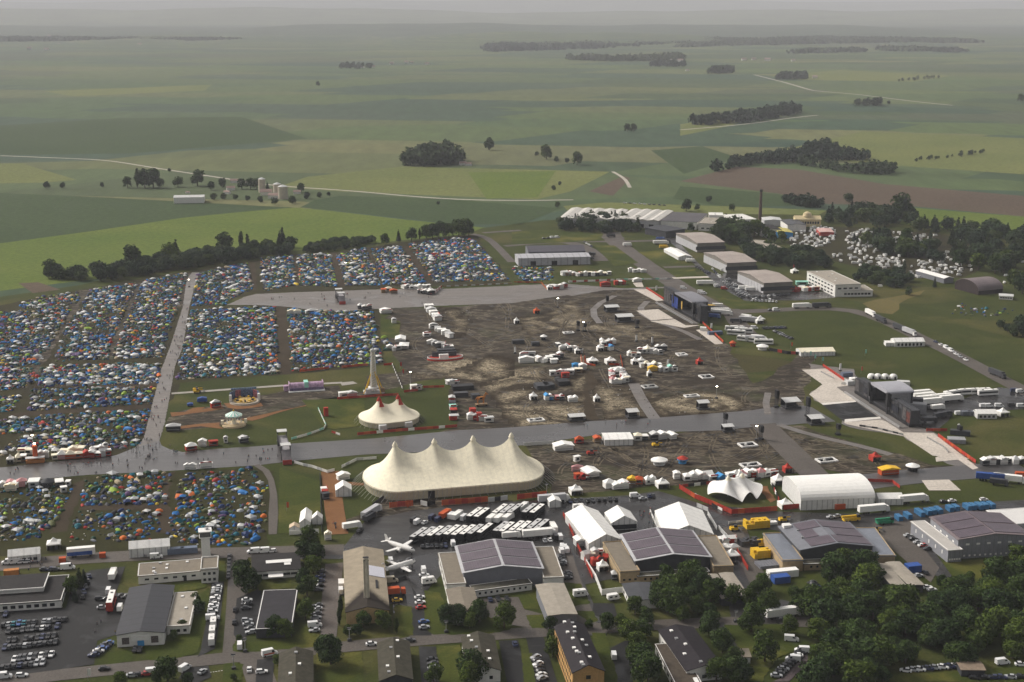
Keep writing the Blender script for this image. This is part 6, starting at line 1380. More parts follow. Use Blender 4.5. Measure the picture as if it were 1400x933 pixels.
def mk_tele(colr):
    def f(t):
        part('body', MB().box(-.6, 0, .7, 3.6, 2.1, 1.2, tx=.9), colr, t); part('cab', MB().box(0, -.5, 1.6, 1.5, 1.0, 1.3, tx=.85), glass, t); part('boom', MB().cyl((-2, .6, 2.0), (3.4, .6, 1.7), .28, n=6), colr, t)
        part('fork', MB().box(4.0, .6, .6, 1.1, 1.5, .15), steel_d, t)
        for x in (-1.6, 1.4):
            for s in (-1.0, 1.0): link('wheel', wheel_b, t, (x, s, .5))
    return f
def mk_board(w, h, m, hz=0):
    def f(t): part('panel', MB().box(0, 0, hz, w, .25, h), m, t); [part('post', MB().cyl((s*w*.45, .2, 0), (s*w*.45, .2, hz + h), .08, n=5), steel_d, t) for s in (-1, 1)]
    return f
def mk_crates(nx, ny, nz, m, s=1.3):
    def f(t):
        r2 = random.Random(nx*ny*nz)
        for i in range(nx):
            for j in range(ny):
                for k in range(nz if r2.random() > .3 else max(1, nz - 1)): part('crate', CRATE.setdefault((m.name, s), MB().box(0, 0, 0, s*.94, s*.94, s*.9, tx=.94, ty=.94).mesh('crate', m)), None, t, loc=((i - nx/2)*s, (j - ny/2)*s, k*s*.92))
    return f
CRATE = {}
FEST = ['the small two-peaked tent', 'the big four-peaked tent', 'the wide main stage', 'the dark-sided second stage', 'the orange timber horse', 'the tall ride tower', 'the star-shaped canopy', 'the arched white event hall']
def put(fn, name, cat, desc, cr, x, y, rz=None, group=None, z=GZ - .06, noun=None, lms=None, solo=False):
    a, b, s = CR[cr]; c = G(a + x/s, b + y/s)
    t = thing(name, desc if solo else None, cat, (c[0], c[1], z), RUN if rz is None else RUN + rz, group); fn(t)
    if not solo: rep(t, desc, noun or cat, lms or FEST)
    return t
R2 = random.Random(3)
# pagodas: sheet, x, y, width
for cr, x, y, w in [('e', 658, 315, 9), ('e', 792, 315, 9), ('e', 975, 320, 6), ('e', 1025, 315, 6), ('e', 715, 220, 6), ('e', 1070, 225, 7), ('e', 215, 585, 6), ('e', 915, 440, 6), ('e', 690, 600, 5), ('e', 1085, 410, 4), ('F', 205, 505, 6), ('F', 1350, 690, 7), ('o', 565, 440, 8), ('i', 295, 640, 6), ('i', 1000, 580, 8), ('p', 380, 490, 8), ('p', 330, 320, 8), ('i', 1255, 160, 6),
                    ('i', 1042, 138, 7), ('L', 1282, 515, 8), ('p', 60, 290, 8), ('j', 345, 45, 8), ('N', 145, 575, 8), ('f', 1290, 655, 8), ('f', 765, 880, 8), ('a', 85, 430, 5), ('E', 955, 400, 6), ('E', 910, 405, 6), ('e', 545, 240, 5), ('e', 740, 180, 5), ('i', 620, 185, 8), ('K', 25, 460 - 430 + 20, 5)]:
    put(mk_pagoda(w*.72), 'pagoda_tent', 'tent', f'white peaked pagoda tent, {"wide" if w > 7 else "mid-sized" if w > 5 else "small"}', cr, x, y, group='white pagoda tents', noun='pagoda', lms=FEST + ['the blue and white trailer', 'the long white office block', 'the orange slide tower', 'the ochre brick block'])
put(mk_pagoda(4, red), 'pagoda_tent', 'tent', 'red peaked pagoda tent on dark mud by itself', 'g', 528, 650, solo=True)
put(mk_pagoda(5, red), 'pagoda_tent', 'tent', 'red peaked pagoda on the turf before the main stage', 'L', 585, 760, solo=True)
put(mk_pagoda(4, red), 'pagoda_tent', 'tent', 'small red peaked pagoda at the road end by the arched hall', 'p', 395, 237, solo=True)
put(mk_pagoda(4.5, orange), 'pagoda_tent', 'tent', 'small orange pagoda near the upper paved strip', 'F', 135, 635, solo=True)
# stalls
SCOL = {'white': pvc, 'cream': cream, 'red': red, 'orange': orange, 'yellow': yellow, 'blue': sky_b, 'grey': pvc2, 'dark': clad_d, 'mint': mint, 'pink': M('pink_awning', (.55, .28, .28), .7), 'wood': wood}
def stall(cr, x, y, w, d, body, awn, rz=0, sign=None):
    put(mk_stall(w, d, SCOL[body], SCOL[awn], SCOL.get(sign)), 'food_stall', 'stall', f'{body} stall under a {awn} roof' if body != awn else f'all-{awn} stall', cr, x, y, rz, 'food and drink stalls', noun='stall', lms=FEST + ['the grey stair bridge', 'the swing carousel', 'the orange slide tower', 'the round charcoal parasol', 'the ochre brick block'])
for cr, x0, y0, x1, y1, n, bodies, awns, w, d in [
    ('e', 240, 300, 390, 305, 3, ['white'], ['white'], 9, 7), ('e', 120, 270, 220, 262, 2, ['grey'], ['white', 'grey'], 14, 4), ('e', 120, 310, 205, 305, 1, ['white'], ['white'], 15, 5), ('e', 350, 280, 430, 262, 2, ['dark'], ['white', 'grey'], 9, 4),
    ('e', 385, 190, 575, 235, 6, ['dark', 'white', 'grey'], ['white', 'white', 'grey'], 6.5, 4), ('e', 345, 410, 470, 390, 4, ['grey', 'white'], ['white', 'grey'], 6, 5), ('e', 480, 390, 600, 360, 4, ['grey', 'white', 'wood'], ['white', 'grey', 'cream'], 6, 5),
    ('e', 715, 165, 830, 165, 4, ['white', 'dark', 'red'], ['white', 'white', 'grey'], 6, 5), ('e', 705, 215, 815, 220, 3, ['white', 'wood'], ['white', 'cream', 'blue'], 6, 5), ('e', 925, 255, 1010, 270, 3, ['white'], ['white', 'cream'], 6, 5), ('e', 1000, 225, 1180, 250, 6, ['white', 'grey'], ['white', 'white', 'cream', 'grey'], 7, 5),
    ('e', 1020, 345, 1170, 340, 5, ['white', 'wood'], ['white', 'cream'], 6, 5), ('e', 1160, 375, 1290, 370, 4, ['grey', 'white'], ['white', 'grey', 'mint'], 7, 4), ('e', 1130, 215, 1215, 215, 2, ['dark'], ['white'], 13, 3),
    ('e', 800, 385, 810, 460, 5, ['red', 'white', 'grey'], ['white', 'pink', 'grey'], 5, 4), ('e', 845, 370, 850, 410, 2, ['white'], ['white'], 8, 7), ('e', 880, 385, 900, 460, 5, ['red', 'white'], ['white', 'grey', 'pink'], 5, 4), ('e', 820, 465, 930, 455, 4, ['white'], ['white', 'cream'], 6, 5),
    ('e', 300, 590, 360, 585, 2, ['white', 'blue'], ['blue', 'white'], 7, 6), ('e', 385, 585, 440, 590, 2, ['red', 'dark'], ['pink', 'grey'], 7, 5), ('e', 480, 600, 545, 600, 2, ['white'], ['white'], 9, 6),
    ('E', 940, 480, 1000, 560, 5, ['white', 'grey'], ['white', 'grey', 'white'], 9, 6), ('E', 960, 590, 1070, 650, 5, ['white'], ['white', 'grey', 'white'], 9, 8), ('E', 950, 680, 1080, 720, 6, ['white', 'grey', 'dark'], ['white', 'grey', 'white'], 8, 5), ('E', 920, 640, 950, 640, 1, ['white'], ['white'], 9, 6), ('E', 690, 510, 730, 515, 1, ['white'], ['white'], 9, 10),
    ('E', 780, 650, 820, 720, 2, ['white'], ['white'], 9, 9), ('E', 720, 720, 790, 715, 3, ['grey', 'white'], ['white', 'grey'], 5, 4), ('E', 745, 575, 765, 560, 1, ['white'], ['grey'], 5, 6), ('E', 800, 380, 950, 380, 5, ['white', 'grey'], ['white'], 8, 5), ('E', 890, 410, 970, 415, 2, ['dark'], ['white'], 9, 4), ('E', 685, 400, 765, 395, 2, ['wood', 'cream'], ['orange', 'cream'], 9, 5), ('E', 180, 520, 240, 520, 2, ['white'], ['cream'], 8, 4), ('E', 280, 515, 330, 515, 1, ['white'], ['white'], 9, 4), ('E', 560, 495, 630, 492, 2, ['dark'], ['white'], 9, 4),
    ('K', 670, 690, 740, 685, 2, ['white', 'dark'], ['cream', 'white'], 10, 6), ('K', 760, 685, 840, 680, 2, ['dark', 'grey'], ['grey', 'white'], 9, 6), ('K', 860, 680, 890, 678, 1, ['white'], ['white'], 10, 8), ('K', 240, 740, 320, 740, 1, ['white'], ['white'], 16, 9), ('K', 350, 705, 385, 705, 1, ['red'], ['orange'], 6, 4), ('K', 450, 700, 480, 700, 1, ['wood'], ['orange'], 8, 6), ('K', 340, 805, 370, 805, 1, ['white'], ['white'], 4, 3), ('K', 330, 860, 385, 860, 1, ['pink'], ['pink'], 14, 2), ('K', 400, 885, 460, 880, 1, ['white'], ['white'], 11, 13), ('K', 345, 900, 400, 905, 2, ['red'], ['orange', 'red'], 6, 4),
    ('i', 310, 190, 430, 192, 3, ['white'], ['white'], 8, 7), ('i', 435, 172, 510, 165, 2, ['wood', 'orange'], ['yellow', 'orange'], 8, 6), ('i', 530, 170, 580, 165, 2, ['white'], ['white'], 5, 5), ('i', 685, 140, 715, 140, 1, ['white'], ['white'], 7, 6), ('i', 740, 145, 880, 140, 4, ['white'], ['white'], 9, 7), ('i', 880, 150, 960, 150, 2, ['grey', 'blue'], ['white', 'blue'], 7, 5), ('i', 975, 140, 1240, 120, 8, ['white', 'red', 'grey'], ['white', 'white', 'pink'], 7, 6),
    ('i', 190, 585, 290, 560, 4, ['white', 'grey'], ['white', 'cream', 'grey'], 7, 5), ('i', 230, 615, 330, 605, 3, ['red'], ['red'], 6, 3), ('i', 920, 500, 1010, 495, 3, ['grey', 'white', 'red'], ['white', 'grey'], 6, 6), ('i', 950, 540, 1030, 535, 2, ['white'], ['white', 'grey'], 6, 5), ('i', 345, 690, 370, 690, 1, ['dark'], ['grey'], 4, 6), ('i', 150, 510, 185, 500, 1, ['grey'], ['white'], 5, 7),
    ('a', 130, 415, 210, 410, 2, ['cream', 'wood'], ['cream', 'white'], 8, 6), ('a', 310, 385, 385, 385, 2, ['grey'], ['grey', 'white'], 7, 4), ('a', 420, 400, 520, 395, 2, ['cream', 'pink'], ['cream', 'white'], 9, 5), ('a', 530, 395, 660, 385, 2, ['orange'], ['cream', 'cream'], 10, 5), ('a', 670, 385, 750, 380, 2, ['red'], ['red', 'white'], 7, 5), ('a', 770, 380, 880, 370, 3, ['red', 'grey'], ['white', 'grey'], 6, 5), ('a', 720, 345, 860, 330, 4, ['grey', 'white'], ['white'], 5, 4), ('a', 150, 360, 260, 355, 2, ['cream', 'white'], ['cream'], 9, 6), ('a', 490, 365, 680, 345, 2, ['cream'], ['cream'], 14, 5),
    ('a', 60, 620, 200, 610, 3, ['pink', 'white'], ['pink', 'white'], 9, 6), ('a', 10, 625, 40, 620, 1, ['white'], ['white'], 6, 5), ('a', 240, 615, 310, 610, 1, ['grey'], ['white'], 9, 9), ('a', 450, 610, 500, 605, 1, ['dark'], ['white'], 6, 8), ('a', 530, 610, 560, 605, 1, ['grey'], ['white'], 6, 5), ('a', 490, 670, 530, 650, 1, ['grey'], ['white'], 4, 10),
    ('L', 1170, 790, 1400, 765, 6, ['dark', 'white'], ['white', 'grey'], 9, 5), ('J', 450, 625, 505, 620, 1, ['white'], ['white'], 12, 5), ('J', 460, 175, 545, 170, 2, ['white', 'pink'], ['white', 'grey'], 9, 4), ('J', 850, 135, 905, 130, 2, ['white'], ['white', 'grey'], 6, 5), ('J', 1045, 110, 1100, 100, 3, ['grey', 'white'], ['white', 'grey'], 6, 6), ('J', 1160, 290, 1290, 310, 3, ['white', 'red', 'grey'], ['white', 'grey'], 6, 5), ('J', 1070, 180, 1085, 310, 5, ['red', 'dark', 'grey', 'dark'], ['grey', 'dark', 'mint', 'red'], 5, 5),
    ('h', 195, 750, 260, 740, 1, ['red'], ['white'], 9, 6), ('h', 285, 718, 340, 715, 1, ['white'], ['white'], 8, 4), ('h', 370, 712, 420, 710, 1, ['red'], ['red'], 7, 4), ('h', 475, 690, 500, 690, 1, ['white'], ['white'], 5, 5), ('h', 590, 690, 655, 685, 1, ['dark'], ['grey'], 8, 5), ('h', 55, 605, 135, 595, 1, ['dark'], ['grey'], 9, 5), ('h', 385, 430, 440, 420, 1, ['red'], ['white'], 8, 4), ('h', 180, 888, 260, 892, 2, ['white'], ['white'], 7, 2), ('h', 300, 885, 380, 878, 1, ['white'], ['white'], 12, 2.5),
    ('F', 1250, 680, 1330, 672, 2, ['grey', 'white'], ['white', 'grey'], 9, 7), ('F', 350, 430, 540, 425, 5, ['white', 'dark'], ['white', 'cream'], 8, 5), ('F', 640, 410, 730, 415, 4, ['white'], ['white'], 6, 4), ('F', 270, 425, 350, 430, 3, ['white', 'wood'], ['white'], 4, 5), ('F', 490, 490, 530, 485, 1, ['red'], ['red'], 8, 6), ('F', 560, 480, 620, 475, 2, ['red', 'wood'], ['red', 'white'], 7, 5), ('F', 210, 500, 300, 495, 3, ['white', 'red'], ['white', 'grey'], 6, 5), ('F', 670, 465, 700, 460, 1, ['white'], ['white'], 10, 5),
    ('f', 1060, 650, 1200, 640, 3, ['red', 'white'], ['white', 'cream', 'red'], 9, 7), ('f', 985, 660, 1050, 650, 2, ['red'], ['red'], 9, 6), ('f', 1040, 605, 1115, 600, 1, ['mint'], ['mint'], 14, 7), ('M', 1000, 225, 1040, 225, 0, ['white'], ['white'], 5, 3), ('J', 370, 680, 385, 740, 3, ['white', 'red', 'dark'], ['white', 'red', 'dark'], 4, 5), ('O', 380, 115, 410, 112, 1, ['white'], ['cream'], 6, 3), ('b', 290, 690, 330, 680, 1, ['grey'], ['white'], 7, 5)]:
    oa, ob, os_ = CR[cr]; sl_, sa_, _c = span((oa + x0/os_, ob + y0/os_), (oa + x1/os_, ob + y1/os_))
    if n and abs(math.sin(sa_)) < .7: n = n if n == 1 else max(n, min(n * 2, int(sl_ / 3.2))); w = sl_ / n * (1.25 if cr != 'E' else 1.5); d = min(d * .75, w * 1.5)
    elif n: w *= .75; d = max(2.5, sl_ / n * .55)
    for q in range(n):
        u = (q + .5) / n; stall(cr, x0 + (x1-x0)*u, y0 + (y1-y0)*u + R2.gauss(0, .9) * (n > 2) * os_, w * R2.uniform(.85, 1.1), d * R2.uniform(.85, 1.1), bodies[q % len(bodies)], awns[q % len(awns)], R2.gauss(0, .16) + R2.choice([0, 0, 0, PI/2]) * (n > 2), R2.choice([None, None, None, None, 'red', 'dark']))
put(mk_stall(5, 3.5, sky_b, sky_b), 'food_stall', 'stall', 'bright blue stall next to the twin white pagodas', 'e', 535, 345, solo=True); put(mk_stall(5, 3, red, red), 'food_stall', 'stall', 'bright red stall below the grey stall cluster', 'e', 455, 420, solo=True)
put(mk_stall(6.5, 2.6, yellow, yellow), 'food_stall', 'stall', 'long yellow stall by the wood-chip patch', 'e', 1110, 372, solo=True); put(mk_stall(5.5, 3, cream, cream, yellow), 'food_stall', 'stall', 'cream bar front with a yellow sign by the runway', 'a', 85, 650, solo=True)
put(mk_stall(10, 5, orange, yellow), 'food_stall', 'stall', 'orange beer stand with a yellow roof and two flagpoles', 'L', 660, 835, solo=True)
# black scaffold village in the mud
for cr, x, y, w, d, m in [('e', 280, 500, 14, 18, clad_d), ('e', 330, 495, 10, 14, clad_d), ('e', 435, 470, 12, 16, dark), ('e', 395, 450, 5, 6, steel_d), ('J', 1130, 130, 22, 12, dark), ('J', 1120, 170, 14, 8, steel_d), ('J', 1200, 180, 8, 10, clad_d), ('E', 1040, 730, 20, 10, clad_d), ('e', 100, 165, 14, 6, steel_d), ('e', 230, 180, 9, 7, clad_d)]:
    put(mk_container(w*.6, d*.5, 2.6, m), 'stage_container', 'container', 'black flat cabin' if m is dark else 'dark grey flat cabin', cr, x, y, group='dark site cabins', noun='cabin')
# island stage with red deck
t = put(lambda t: (part('deck', MB().lathe([(.1, 1.2), (17, 1.2), (18, .2), (18, 0)], 24), red, t), part('rail', MB().lathe([(17.6, 1.2), (17.6, 2.0), (17.8, 2.0), (17.8, 1.2)], 24), white, t), part('booth', MB().box(-2, -6, 1.2, 9, 5, 2.6), pvc, t), part('back_row', MB().box(0, 9, 1.2, 24, 4, 3.0), clad_d, t)),
        'round_bar', 'bar', 'oval red-decked bar with a white rail in the mud', 'E', 1035, 765, solo=True); t.scale = (.68, .36, 1)
# ground letter boards and control stands
for cr, x, y, w, d in [('e', 235, 745, 20, 9), ('e', 1085, 492, 19, 11), ('g', 470, 893, 19, 8), ('p', 115, 50, 20, 12), ('p', 135, 193, 22, 10), ('g', 395, 580, 14, 12), ('e', 1325, 255, 12, 9), ('e', 478, 88, 16, 8), ('g', 155, 822, 19, 11), ('g', 580, 748, 17, 14), ('L', 320, 763, 22, 11)]:
    put(mk_letter_board(w*.47, d*.5), 'letter_board', 'bar', 'open white-countered ring bar' if w < 20 else 'larger white-countered ring bar', cr, x, y, 0.05, 'white letter boards on the mud', noun='bar')
put(mk_mixer(11, 6, 4.5), 'control_stand', 'stand', 'white-roofed control stand by the upper cable path', 'F', 545, 625, solo=True); put(mk_mixer(13, 7, 5), 'control_stand', 'stand', 'white-roofed round-footed control stand before the second stage', 'F', 615, 680, solo=True)
put(mk_mixer(10, 7, 5), 'control_stand', 'stand', 'grey-roofed control stand on the wet strip', 'L', 125, 470, solo=True); put(mk_mixer(8.5, 6, 4.5), 'control_stand', 'stand', 'white-roofed control stand with a mast facing the main stage', 'L', 260, 560, solo=True)
put(mk_mixer(9.6, 5, 3), 'control_stand', 'stand', 'low white sheeted stand at the runway edge', 'e', 540, 740, solo=True); put(mk_mixer(7, 5, 4.5), 'control_stand', 'stand', 'dark spotlight stand at the runway edge', 'e', 958, 720, solo=True); put(mk_mixer(7, 4, 5), 'control_stand', 'stand', 'dark screen stand reflected in the runway', 'K', 1045, 520, solo=True); put(mk_mixer(6.5, 4, 3.5), 'control_stand', 'stand', 'dark screen stand on turf below the runway', 'K', 1180, 640, solo=True)
put(mk_disc(4.4, pvc, pvc2), 'round_bar', 'bar', 'grey-white oval umbrella bar on dark mud', 'i', 605, 62, solo=True); put(mk_disc(2.9, red, sky_b), 'round_bar', 'bar', 'round bar with a red top and blue foot', 'i', 732, 55, solo=True); put(mk_disc(3.6, TM[2], TM[2]), 'round_bar', 'bar', 'round charcoal umbrella bar by the near camp', 'a', 380, 612, solo=True)
put(mk_disc(2.4, orange, red), 'round_bar', 'bar', 'small round orange bar on the grass edge', 'g', 778, 515, solo=True); put(mk_disc(4.2, pvc, pvc), 'round_bar', 'bar', 'oval white umbrella bar behind the second stage', 'g', 1000, 540, solo=True); put(mk_disc(2.6, pvc, dark), 'round_bar', 'bar', 'small white umbrella bar in upper mud', 'e', 292, 138, solo=True)
put(mk_disc(3.6, pvc, dark), 'round_bar', 'bar', 'white-topped bar with a dark puddled foot', 'L', 790, 815, solo=True)
for cr, x, y, h in [('K', 1165, 610, 14), ('K', 1360, 685, 15), ('L', 215, 520, 22), ('L', 382, 620, 12), ('L', 45, 470, 20), ('F', 520, 600, 17), ('F', 685, 715, 12), ('e', 550, 70, 14), ('e', 600, 75, 12), ('e', 990, 50, 12), ('L', 1045, 620, 10)]:
    put(mk_tower(h*.53), 'delay_tower', 'tower', 'tall dark speaker tower' if h > 13 else 'short dark speaker tower', cr, x, y, group='speaker towers', noun='tower')
for cr, x, y, h, lit in [('K', 1118, 462, 14, 1), ('K', 1335, 690, 15, 1), ('J', 845, 130, 20, 1), ('a', 272, 400, 24, 1), ('F', 250, 605, 14, 1), ('F', 390, 735, 13, 1), ('D', 1035, 372, 12, 1), ('E', 490, 270, 10, 1), ('b', 1165, 100, 9, 0), ('k', 140, 585, 8, 0), ('n', 970, 640, 9, 0), ('n', 232, 820, 10, 0), ('n', 305, 710, 9, 0), ('l', 608, 538, 8, 0), ('K', 680, 150, 9, 0), ('K', 15, 215, 9, 0), ('e', 1107, 180, 11, 0), ('E', 480, 240, 9, 0)]:
    put(mk_light(h*.55, lit), 'light_mast', 'lamp', 'lit floodlight mast' if lit else 'unlit light mast', cr, x, y, group='light masts', noun='mast', lms=FEST + ['the grey stair bridge', 'the ochre brick block', 'the orange slide tower'])
for cr, x, y, h in [('e', 78, 240, 8), ('g', 55, 480, 8), ('g', 618, 385, 8), ('g', 205, 100, 8), ('L', 395, 270, 9), ('L', 1040, 610, 10), ('e', 1225, 345, 10), ('e', 1107, 165, 8)]:
    put(lambda t: (part('panel', MB().box(0, 0, .6, 1.2, .5, h*.45), white, t), part('foot', MB().box(0, 0, 0, 1.8, 1, .6), steel_d, t)), 'sign_pillar', 'sign', 'white upright sign pillar', cr, x, y, group='white sign pillars', noun='pillar')
for cr, x, y, m, lb in [('L', 228, 200, mint, 'mint'), ('L', 253, 218, mint, 'mint'), ('L', 295, 232, mint, 'mint'), ('L', 530, 190, mint, 'mint'), ('L', 195, 200, white, 'white'), ('L', 125, 150, orange, 'orange'), ('L', 508, 285, orange, 'orange'), ('O', 168, -40, orange, 'orange'), ('E', 788, 820, red, 'red'), ('E', 800, 860, red, 'red'), ('f', 1010, 490, red, 'red'), ('j', 562, 895, white, 'white')]:
    put(lambda t: (part('pole', MB().cyl((0, 0, 0), (0, 0, 4.6), .07, n=6), steel, t), part('flag', MB().box(.6, 0, 1.9, 1.1, .1, 2.6), m, t)), 'banner_flag', 'flag', f'{lb} banner flag on a pole', cr, x, y, group='banner flags', noun='flag')
# ------------------------------------------------------------------ the two stages
def stage(name, label, a, b, hmain, hwing, f0, f1, depth, roofm, art):
    L, ang, c = span(a, b); t = thing(name, label, 'stage', (c[0], c[1], GZ), ang)
    x0, x1 = -L/2 + L*f0, -L/2 + L*f1; wm = x1 - x0; xm = (x0 + x1)/2
    part('deck', MB().box(0, depth*.3, 0, L, depth*.6, 1.6), dark, t); part('main_deck', MB().box(xm, depth*.5, 1.6, wm, depth*.95, .5), steel_d, t)
    prof = [(-wm/2 - 1, hmain*.80), (wm/2 + 1, hmain*.80), (wm/2 + 1, hmain*.84)] + [((wm/2 + 1)*math.cos(PI*k/10), hmain*.84 + hmain*.13*math.sin(PI*k/10)) for k in range(1, 10)] + [(-wm/2 - 1, hmain*.84)]
    part('roof', MB().prism(prof, -1.5, depth + 1, T=Matrix.Translation((xm, 0, 0))), roofm, t, smooth=False)
    part('back_cloth', MB().box(xm, depth - .3, 1.6, wm, .3, hmain*.8 - 1.7), dark, t)
    for s in (x0, x1): part('side_cloth', MB().box(s, depth*.55, 1.6, .3, depth*.85, hmain*.8 - 1.7), dark if s == x0 else foil, t)
    for s in (x0 - .6, x1 + .6):
        for y in (-1, depth): part('roof_leg', MB().box(s, y, 0, .9, .9, hmain*.82), steel_d, t)
    for (u0, u1) in ((-L/2, x0 - 1.2), (x1 + 1.2, L/2)):
        w = u1 - u0; um = (u0 + u1)/2
        sc = part('wing_scaffold', MB().box(um, 3.2, 1.6, w, 5.5, hwing - 1.6), clad_d, t)
        n = max(2, int(w/5)); k0 = R2.random()
        for k in range(n):
            part('art_panel', MB().box(u0 + (k + .5)*w/n, .36, 2.0 + (k % 2)*.6, w/n*.86, .25, (hwing - 2.6)*(1 - .12*(k % 3))), art[int(k*1.7 + k0) % len(art)], sc)
        tr = MB()
        for k in range(n + 1): tr.cyl((u0 + k*w/n, .2, 1.6), (u0 + k*w/n, .2, hwing + 1.2), .15, n=5)
        tr.box(um, .2, hwing + .8, w, .4, .4); part('truss', tr, steel_d, t)
        part('screen', MB().box(um + (w*.22 if um < 0 else -w*.22), -.1, hwing*.42, min(9, w*.36), .3, hwing*.36), M('led_screen', (.02, .022, .03), .25), sc)
    for s in (x0 - 1.5, x1 + 1.5): part('speaker_array', MB().prism([(-1, hmain*.35), (1, hmain*.32), (1.5, hmain*.6), (1.2, hmain*.86), (-1, hmain*.86)], -2.2, -.4, T=Matrix.Translation((s, 0, 0))), dark, t)
    part('barrier', MB().box(0, -6, 0, L*1.02, .6, 1.3), steel, t); part('pit_walk', MB().box(0, -3.2, .02, L*1.02, 4, .25), M('pit_boards', (.16, .15, .14), .8), t)
    return t
pr = M('printed_banner', (.10, .035, .028), .7, .95, .8, detail=8); pr2 = M('printed_scrim', (.075, .07, .07), .7, 1.0, .9, detail=8); pr3 = M('blue_banner', (.02, .04, .17), .7, .6, .4)
stage('main_stage', 'wide dark stage with a pale grey barrel roof and printed scrims', (1168, 538), (1243, 585), 15, 9.5, .34, .63, 14, M('stage_roof', (.33, .33, .36), .55, .08, .2), [pr2, pr, dark, pr2, dark, pr2])
st2 = stage('festival_stage', 'smaller dark stage with a light roof and a deep blue banner', (907, 415), (957, 443), 16, 13, .36, .84, 10, M('stage_roof_light', (.20, .20, .22), .5, .06, .2), [pr2, dark, pr2])
L_, ang_, c_ = span((907, 415), (957, 443)); part('blue_banner', MB().box(-L_*.12, -1.7, 2.5, L_*.16, .3, 8.5), pr3, st2); part('yellow_emblem', MB().box(L_*.07, -1.7, 4, 1.6, .3, 6), M('yellow_print', (.55, .36, .08), .7), st2)
for cr, x, y, w, d, h, m, rz in [('L', 805, 500, 16, 7, 7, foil, -.5), ('L', 815, 480, 8, 6, 8, steel_d, -.5), ('F', 1040, 640, 9, 10, 7, pvc2, -.45), ('F', 1095, 645, 18, 5, 3, clad_d, -.45), ('L', 740, 345, 10, 6, 2.6, pvc2, -.4), ('F', 1110, 750, 14, 4, 2.5, M('steel_blue', (.10, .13, .2), .5), 0), ('L', 430, 300, 9, 5, 3, M('steel_blue2', (.12, .14, .19), .5), 0), ('L', 1030, 660, 12, 8, 2.6, foil, -.4), ('L', 1050, 620, 14, 5, 3, clad_d, -.6), ('L', 895, 480, 9, 3, 2.6, steel_d, 0), ('L', 1080, 512, 8, 4, 2.8, M('grey_cabin', (.12, .13, .15), .5), 0), ('L', 1115, 512, 6, 4, 2.8, MATS['grey_cabin'], 0), ('F', 1045, 730, 6, 4, 3, pvc, -.4), ('L', 470, 330, 7, 5, 3, pvc, 0), ('L', 445, 345, 6, 6, 3, pvc2, 0)]:
    put(mk_container(w*.75, d*.75, h*.85, m), 'stage_container', 'container', 'boxy grey backstage unit' if m not in (pvc, clad_d, steel_d) else 'boxy white backstage unit' if m is pvc else 'boxy dark backstage unit', cr, x, y, rz, 'backstage units by the stages', noun='unit')
for x in (565, 600, 640, 685): put(lambda t: part('shell', MB().lathe([(2.5, 0), (2.6, 1.0), (2.2, 2.1), (1.3, 2.8), (.05, 3.1)], 16), pvc, t, smooth=True) and part('doorway', MB().box(0, -2.4, 0, 1.2, .5, 1.7), dark, t), 'dome_tent', 'tent', 'round white dome tent', 'L', x, 310 + (x - 565)*.02, group='dome tents behind the main stage', noun='dome')
# ------------------------------------------------------------------ funfair and landmarks
def ride_tower(t):
    sh = MB()
    for k in range(16):
        z0 = k*1.6; a, b = 1.9 - k*.055, 1.9 - (k+1)*.055
        for sx in (-1, 1):
            for sy in (-1, 1): sh.cyl((sx*a, sy*a, z0), (sx*b, sy*b, z0 + 1.6), .2, n=5)
        for s in (-1, 1): sh.cyl((-a, s*a, z0), (b, s*b, z0 + 1.6), .12, n=4); sh.cyl((s*b, -b, z0 + 1.6), (s*a, a, z0), .12, n=4)
    part('tower_frame', sh, white, t); part('crown', MB().box(0, 0, 25.6, 2.8, 2.8, 1.3).lathe([(1.0, 26.9), (.1, 28)], 8), pvc2, t); part('inner_panel', MB().box(0, 0, 3, 2.6, 2.6, 22.5, tx=.55, ty=.55), M('pale_panel', (.55, .52, .42), .6), t)
    part('gondola', MB().lathe([(3.4, 2.2), (3.5, 3.4), (1.8, 3.6)], 16), white, t)
    for a in (.5, 2.2, 3.6, 5.3): part('leg', MB().cyl((7*math.cos(a), 5*math.sin(a), 0), (1.2*math.cos(a), 1.2*math.sin(a), 13), .38, .28, 8), yellow, t)
    part('base', MB().box(0, 0, 0, 12, 8, .8).box(-3.5, -2.5, .8, 3.4, 2.4, 2.3), pvc2, t); part('ticket_booth', MB().box(5, -3, .8, 2.4, 2, 2.4), wood, t)
put(ride_tower, 'ride_tower', 'fairground ride', 'tall white lattice ride tower on four yellow legs', 'x', 511, 537, solo=True)
